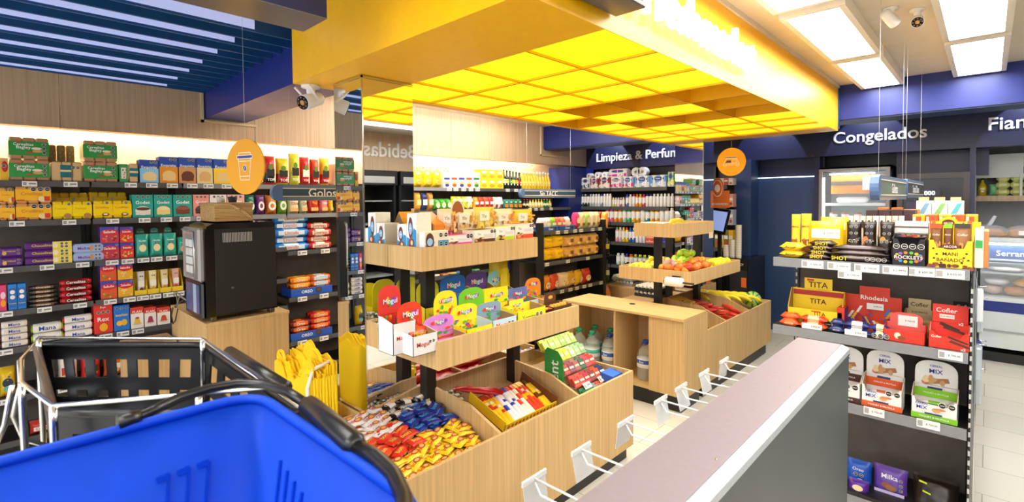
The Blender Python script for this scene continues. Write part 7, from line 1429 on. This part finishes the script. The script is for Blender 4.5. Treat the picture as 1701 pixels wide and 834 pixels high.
def shell(m, rim, bot, r, r2, th, fin, z_lip=.012):
    R1 = rounded(rim, r); R2 = rounded(bot, r2); c = sum((Vector(p) for p in rim), Vector())/len(rim); n = len(R1)
    O1 = [p+(p-c).normalized()*th for p in R1]; O2 = [p+(p-c).normalized()*th-Vector((0, 0, th)) for p in R2]
    vs = [tuple(p) for p in R1+R2+O1+O2]; fs = []
    for i in range(n):
        j = (i+1) % n; fs += [(i, j, n+j, n+i), (2*n+i, 3*n+i, 3*n+j, 2*n+j), (i, 2*n+i, 2*n+j, j)]
    fs += [tuple(range(n, 2*n)), tuple(range(3*n, 4*n))[::-1]]
    m.add(vs, fs, '#000000', fin, True)
bb = thing('shopping_basket', 'bright blue plastic shopping basket with black folding handle in the foreground', 'basket', (-.50, .0, 1.205))
O = Vector((-.50, 0, 1.205))
rim = [Vector(p)-O for p in ((-.692, .238, 1.5), (-.318, .240, 1.5), (-.318, -.27, 1.5), (-.692, -.27, 1.5))]
bot = [Vector(p)-O for p in ((-.650, .190, 1.21), (-.36, .190, 1.21), (-.36, -.22, 1.21), (-.650, -.22, 1.21))]
m = MB(); shell(m, rim, bot, .05, .045, .004, 'blue_plastic')
m.tube([p for p in rounded(rim, .05)]+[rounded(rim, .05)[0]], .006, '#000000', 'blue_plastic', 8, cap=False)
# moulded ribs: grooves bounded by raised flanges on two walls
def rib(P0, P1, w, n_, th=.004):
    P0, P1, n_ = Vector(P0), Vector(P1), Vector(n_).normalized(); d = (P1-P0).normalized(); s = d.cross(n_).normalized()*w/2
    q = [P0-s, P0+s, P1+s, P1-s]; m.add([tuple(p) for p in q]+[tuple(p+n_*th) for p in q], [(0, 1, 2, 3), (7, 6, 5, 4), (0, 4, 5, 1), (1, 5, 6, 2), (2, 6, 7, 3), (3, 7, 4, 0)], '#000000', 'blue_plastic')
def wl(u, v): # left wall point: u along y, v down
    return rim[0].lerp(rim[3], u).lerp(bot[0].lerp(bot[3], u), v)
def wf(u, v): return rim[0].lerp(rim[1], u).lerp(bot[0].lerp(bot[1], u), v)
for k in range(4):
    rib(wf(.26+.055*k, .17+.015*k), wf(.26+.055*k, .75), .004, (0, -1, .1), .003)
for k in range(3):
    u = .10+.042*k; rib(wl(u, .22), wl(u, .62), .003, (1, 0, .1), .003); rib(wl(u, .22), wl(u+.024, .225), .006, (1, 0, .1), .004)
m.build('body', bb)
hp = [at(px, py, z=1.507)-O for px, py in ((232, 693), (262, 678), (300, 660), (350, 645), (395, 637), (440, 638), (480, 652), (510, 672))]
hp2 = [at(px, py, z=1.507)-O for px, py in ((592, 742), (625, 760), (655, 790), (672, 830))] + [Vector((-.30, .20, 1.507))-O, Vector((-.302, .02, 1.505))-O]
m = MB(); m.tube(hp, .0062, '#000000', 'black_plastic', 10)
m.tube([hp[0]+Vector((.002, -.02, 0)), hp[0]], .009, '#000000', 'black_plastic', 10); m.build('handle', bb); m = MB(); m.tube(hp2, .0075, '#000000', 'black_plastic', 10)
m.build('handle', bb)
g0, g1 = hp[-1], hp2[0]; m = MB(); m.tube([g0-(g1-g0)*.02, g0+(g1-g0)*.04, g1-(g1-g0)*.04, g1+(g1-g0)*.02], [.009, .0125, .0125, .009], '#000000', 'black_plastic', 10); m.build('grip', bb)
kb = thing('shopping_basket', 'black lattice plastic shopping basket behind the blue one', 'basket', (-1.12, .20, 1.22)); O = Vector((-1.12, .20, 1.22))
zk = 1.445
q1, q2, q4 = at(60, 573, z=zk), at(340, 573, z=zk), at(88, 686, z=zk); q3 = q2+(q4-q1)
rimb = [p-O for p in (q1, q2, q3, q4)]; cen = sum(rimb, Vector())/4
botb = [cen+(p-cen)*.84-Vector((0, 0, .235)) for p in rimb]
m = MB()
def lat(i, j, nc, m, fins='black_plastic'):
    us = [0, .07]
    for c in range(nc): s = .07+(.86)*c/nc; us += [s+.86/nc*.36, s+.86/nc*1.0]
    vs = [0, .13, .29, .40, .46, .60, .78, 1.0]; H = {(2+2*c-0, r_) for c in range(nc) for r_ in (1, 3, 5)}
    us = sorted(set([0]+[.05+.9*c/nc+(.9/nc)*f for c in range(nc) for f in (.22, .78)]+[1])); H = {(1+2*c, r_) for c in range(nc) for r_ in (1, 3, 5)}
    wallgrid(m, rimb[i], rimb[j], botb[i], botb[j], us, vs, H, .004, fins)
lat(0, 1, 7, m); lat(1, 2, 5, m); lat(2, 3, 7, m); lat(3, 0, 5, m)
m.add([tuple(p) for p in botb]+[tuple(p-Vector((0, 0, .004))) for p in botb], [(0, 1, 2, 3), (7, 6, 5, 4), (0, 4, 5, 1), (1, 5, 6, 2), (2, 6, 7, 3), (3, 7, 4, 0)], '#000000', 'black_plastic')
R_ = rounded(rimb, .03); m.tube(R_+[R_[0]], .007, '#000000', 'black_plastic', 8, cap=False); m.build('body', kb)
m = MB(); a_, b_ = rimb[1].lerp(rimb[2], .25), rimb[1].lerp(rimb[2], .8); m.tube([a_+Vector((0, .012, .008)), b_+Vector((0, .012, .008))], .012, '#000000', 'black_plastic', 10); m.build('grip', kb)
cart = thing('basket_cart', 'chrome wire basket cart carrying the black basket', 'cart', (-1.12, .20, .0)); O2 = Vector((-1.12, .20, 0))
zr = 1.468
up = [at(px, py, z=zr)-O2 for px, py in ((336, 563), (64, 561), (34, 598), (36, 636), (88, 674), (330, 654))]; up.append(up[-1].lerp(up[-1]+(up[-1]-up[-2]), .62)); up.append(up[0]+(up[4]-up[1])*1.0)
m = MB(); m.tube(up+[up[0]], .0035, '#000000', 'chrome', 8, cap=False); m.build('rim_wire', cart)
m = MB()
for p in (up[2], up[3], up[4], up[5], up[0], up[1]):
    c_ = sum(up, Vector())/len(up); b2 = c_+(p-c_)*.9; m.tube([p, Vector((p.x, p.y, p.z-.03)), Vector((b2.x, b2.y, .25))], .005, '#000000', 'chrome', 8)
m.tube([up[3], at(22, 690, z=1.40)-O2, at(40, 730, z=1.36)-O2, at(75, 740, z=1.34)-O2], .004, '#000000', 'chrome', 8)
m.tube([at(20, 640, z=1.45)-O2, at(8, 705, z=1.38)-O2, at(-15, 760, z=1.33)-O2], .004, '#000000', 'chrome', 8)
m.build('frame_wire', cart)
m = MB(); c_ = sum(up, Vector())/len(up); base = [Vector((c_.x+(p.x-c_.x)*.9, c_.y+(p.y-c_.y)*.9, .22)) for p in (up[0], up[1], up[4], up[5])]
m.tube(base+[base[0]], .008, '#000000', 'chrome', 8); 
for p in base: m.tube([p, Vector((p.x, p.y, .08))], .008, '#000000', 'chrome', 8); m.T = Matrix.Translation((p.x, p.y, .04)) @ Matrix.Rotation(PI/2, 4, 'X'); m.lathe([(.035, -.012), (.04, -.008), (.04, .008), (.035, .012)], '#222222', 'matte', 14); m.T = None
m.build('base_frame', cart)
# ------------------------------------------------------------------ drinks fridge and deli at the back
fg = thing('upright_fridge', 'upright glass-door fridge with white lights under the Congelados lettering', 'fridge', (-1.16, 7.06, 0))
m = MB().box(-.36, .36, .04, .09, 2.06, 2.12, '#1a1a20').box(-.36, -.33, .04, .6, .05, 2.12, '#3a3836').box(.33, .36, .04, .6, .05, 2.12, '#2a2830').box(-.36, .36, .57, .6, .05, 2.12, '#c8d4da').box(-.36, .36, .04, .6, 2.09, 2.12, '#222222').box(-.36, .36, .04, .6, 0, .2, '#222222'); m.build('cabinet', fg)
m = MB()
for (a, b, c, d) in ((-.35, -.315, .2, 2.10), (.315, .35, .2, 2.10), (-.315, .315, 2.07, 2.10), (-.315, .315, .2, .24)): m.box(a, b, 0, .035, c, d, '#8a8278', 'foil')
m.build('door_frame', fg); MB().box(-.315, .315, .012, .018, .24, 2.07, fin='glass').build('door_glass', fg)
MB().box(-.312, -.30, .05, .07, .26, 2.0, fin='case_led').box(-.25, .2, .05, .08, 2.03, 2.045, fin='case_led').build('led_strip', fg)
MB().box(-.24, .3, .10, .12, 1.80, 2.02, '#f0901e').box(-.24, .3, .095, .10, 1.90, 1.95, '#6a5a4a').box(.08, .27, .085, .095, 1.84, 2.0, '#f2f2ee').build('header_sticker', fg)
for z in (.35, .65, .95, 1.22, 1.45, 1.68): m = MB().box(-.32, .32, .08, .55, z-.01, z, '#e8eef0').box(-.32, .32, .072, .08, z-.025, z+.008, '#e8ecee'); m.build('shelf', fg)
for i in range(3):
    o = MB().lathe([(.036, 0), (.042, .1), (.04, .115), (.042, .12)], ['#f4f4f4', '#d83a5a', '#3a9a4a'], 'card', 14).build('yogurt_pot', loc=(-1.38+.125*i, 7.2, 1.451)); tag(o, 'red and white yogurt pot in the fridge, %s from left' % ORD[i+1], 'yogurt')
for i in range(5):
    o = MB().lathe([(.034, 0), (.042, .11), (.044, .12), (.044, .125)], [['#e8d84a', '#8a6a5a', '#d8dce8', '#c8c8c8', '#e8d02a'][i], ['#e8d84a', '#5a4a6a', '#b8b8e0', '#d8d8d8', '#e8d02a'][i], '#f4f4f4'], 'card', 14).build('dessert_cup', loc=(-1.40+.115*i, 7.2, 1.221)); tag(o, '%s dessert cup in the fridge' % ['yellow', 'brown', 'pale violet', 'clear grey', 'golden'][i], 'dessert')
for i in range(4):
    o = MB().bbox(-.05, .05, 0, .1, 0, .07, '#8a9298', 'foil', r=.006).build('cheese_pack', loc=(-1.02+.0*i-.0, 7.2+.1*i, 1.451)) if i == 0 else None
    if o: tag(o, 'grey patterned pack right of the yogurt pots', 'cheese')
o = MB().bbox(-.2, .12, 0, .12, 0, .07, '#f2f4f4', 'foil', r=.02).build('white_tray', loc=(-1.15, 7.18, 1.69)); tag(o, 'white tray on the top fridge shelf', 'tray')
f2 = thing('upright_fridge', 'dark glass-door fridge with blue display, right of the white-lit one', 'fridge', (-.44, 7.02, 0))
m = MB().box(-.30, .30, .04, .62, .05, 2.0, '#1c181c', 'gloss'); 
m.build('cabinet', f2); m = MB()
for (a, b, c, d) in ((-.30, -.25, .1, 2.01), (.25, .30, .1, 2.01), (-.25, .25, 1.95, 2.01), (-.25, .25, .1, .16)): m.box(a, b, 0, .04, c, d, '#3a2e28', 'gloss')
m.build('door_frame', f2); MB().box(-.25, .25, .03, .038, .16, 1.95, '#1a1418', 'gloss').box(-.22, -.10, .026, .03, .6, 1.7, '#2e2a4a', 'gloss').build('door_glass', f2)
m = MB(); m.T = Matrix.Translation((-.02, -.002, 1.80)); m.box(-.07, .09, 0, .002, -.03, .03, '#3a3a4a'); m.text('000', 0, -.005, .09, -.002, '#8a8aff', 'white_led'); m.build('display', f2)
struct('trim_11', MB().box(-.145, -.10, 7.1, 8.3, 0, 2.26, fin='case_white').box(-.10, 1.4, 7.75, 8.2, 1.96, 2.22, fin='case_white').box(-.145, -.10, 7.04, 7.1, 0, 2.26, fin='navy_paint'))
sh = thing('wall_cupboard', 'pale wall shelf with wooden board behind the deli counter', 'shelving', (0, 0, 0))
MB().box(-.10, 1.4, 7.7, 8.25, 1.70, 1.76, fin='wood_wall').build('board', sh); MB().box(.245, .265, 7.72, 8.25, 1.76, 2.0, fin='case_white').build('divider', sh); MB().box(-.1, 1.4, 8.25, 8.29, 1.3, 2.0, fin='case_grey').build('back_panel', sh)
o = bottle(.2, .035, '#d8b81e', '#f2d81e', '#2a4a2a').build('oil_bottle', loc=(-.05, 7.8, 1.761)); tag(o, 'yellow oil bottle at the left end of the deli wall shelf', 'oil')
o = bagmb(.07, .13, .05, '#7ac88a', [], seed=1).build('small_bag', loc=(.04, 7.82, 1.761)); tag(o, 'small green bag beside the oil bottle on the wall shelf', 'bag')
for i in range(2):
    for k in range(3):
        o = MB().bbox(-.055, .055, 0, .11, 0, .078, '#d8dc8a', 'foil', r=.024).build('bread_bag', loc=(.115+.115*i+.0, 7.8, 1.761+.079*k)); tag(o, 'pale yellow bread bag on wall shelf, %s column, %s' % (['left', 'right'][i], ['bottom', 'middle', 'top'][k]), 'bread')
o = bagmb(.26, .2, .1, '#5a6068', [('t', 'Oreo', .5, .3, .4, '#f0f0f0')], seed=3).build('dark_bag', loc=(.42, 7.8, 1.761)); tag(o, 'dark grey bag on the wall shelf right of the divider', 'bag')
m = MB(); m.box(-.16, .16, 0, .004, 0, .19, '#f2c81e').box(-.16, .16, -.001, 0, 0, .075, '#2a5ac8').box(-.12, -.02, -.003, -.001, .0, .06, '#e8d890').box(.03, .13, -.003, -.001, .01, .06, '#f2f2f2').box(-.05, .09, -.003, 0, .10, .15, '#f2eec8'); o = m.build('price_poster', loc=(.43, 7.745, 2.0)); tag(o, 'yellow and blue poster on the white cupboard above the deli', 'poster')
dl = thing('deli_counter', 'white refrigerated deli counter with glass front and blue band', 'counter', (-.05, 7.30, 0))
m = MB().box(0, 1.5, 0, .7, .16, .60, fin='case_white').box(0, 1.5, .02, .7, .60, .645, fin='blue_paint').box(0, 1.5, -.02, 0, .34, .35, fin='case_grey').box(0, 1.5, .0, .7, .645, .69, fin='case_white').box(0, 1.5, .45, .7, .69, 1.30, fin='case_white').box(0, 1.5, .05, .66, 0, .10, '#222222').box(0, 1.5, .04, .7, .56, .64, fin='blue_paint').box(0, 1.5, -.003, 0, .54, .65, fin='blue_paint'); m.build('cabinet', dl)
MB().box(0, 1.5, .0, .5, 1.28, 1.32, fin='case_white').build('top_ledge', dl); MB().box(0, 1.5, .01, .016, .69, 1.28, fin='glass').build('front_glass', dl)
MB().box(0, 1.5, .05, .45, .93, .945, fin='case_grey').build('inner_shelf', dl); MB().box(0, 1.5, .06, .08, 1.24, 1.26, fin='case_led').build('led_strip', dl)
m = MB().box(-.18, .18, 0, .12, 0, .17, '#2a4a8a'); m.text('Serrano', 0, .09, .26, -.002, '#e0e4f0'); m.rect(-.18, .18, .01, .03, -.002, '#c8d0e0'); o = m.build('ham_box', loc=(.20, 7.42, 1.06)); tag(o, 'blue box lettered Serrano inside the deli counter', 'box')
m = MB().box(0, 1.4, 0, .2, 0, .012, fin='case_grey'); o = m.build('deli_tray', loc=(-.03, 7.42, 1.04)); tag(o, 'grey tray under the blue box inside the deli', 'tray')
for i, (x, z, c, w_, h_, nm) in enumerate(((.05, .70, '#d8b8a8', .16, .10, 'pale ham piece'), (.22, .70, '#c88a5a', .18, .10, 'brown cured piece'), (.40, .70, '#f2c81e', .16, .10, 'yellow cheese piece'), (.08, .80, '#e8e4ec', .2, .08, 'white wrapped piece'), (.30, .79, '#d8a04a', .2, .10, 'golden cheese pile'), (.15, .95, '#e8e0dc', .3, .06, 'long white sausage'))):
    mm = MB(); mm.sphere((0, 0, h_/2), .5, c, 'foil', 14, 8); mm.v = [(a*w_, b*.2, h_/2+(cc-h_/2)*h_) for a, b, cc in mm.v]; o = mm.build('deli_piece', loc=(x, 7.50, z)); tag(o, '%s inside the deli counter' % nm, 'deli food')
for i, x in enumerate((.0, .30)):
    t = thing('bread_roll_bag', 'clear bag of bread rolls on top of the deli, %s one' % ['left', 'right'][i], 'bread', (x, 7.42, 1.321))
    m = MB()
    for k in range(9):
        q = MB(); q.sphere((0, 0, 0), .03, ['#d8904a', '#e0a45a', '#c87a3a'][k % 3], 'matte', 10, 7, .8); m.add([(a*1.9-.09+.05*(k % 5), b+.03*(k % 2), c+.028+.036*(k//5)) for a, b, c in q.v], q.f, '#d8984e', 'matte', True)
    m.build('bread_rolls', t); m = MB(); m.sphere((.01, .015, .045), .5, '#f0f0f0', 'clear', 14, 8); m.v = [((a-.01)*.34, (b-.015)*.2+.015, (c-.045)*.16+.055) for a, b, c in m.v]
    if i == 0: m.add([(-.01, .01, .12), (.03, .01, .12), (.07, .01, .22), (.045, .01, .23)], [(0, 1, 2, 3)], '#f4f4f4', 'frost')
    m.build('bag', t); MB().box(-.07, .0, -.11, -.108, .03, .075, '#f0f0ee').build('label', t)
finish_labels()
# empties sit at the base of their thing
bpy.context.view_layer.update()
for o in list(COL.objects):
    if o.type == 'EMPTY' and o.parent is None and o.location.length < 1e-6 and o.children:
        pts = [v.co for c in o.children if c.type == 'MESH' and len(c.data.vertices) for v in (c.data.vertices[0], c.data.vertices[-1])]
        bs = [Vector(p) for c in o.children if c.type == 'MESH' for p in c.bound_box]
        if not bs: continue
        b = Vector(((min(p.x for p in bs)+max(p.x for p in bs))/2, (min(p.y for p in bs)+max(p.y for p in bs))/2, min(p.z for p in bs)))
        o.location = b
        for c in o.children: c.location = Vector(c.location)-b
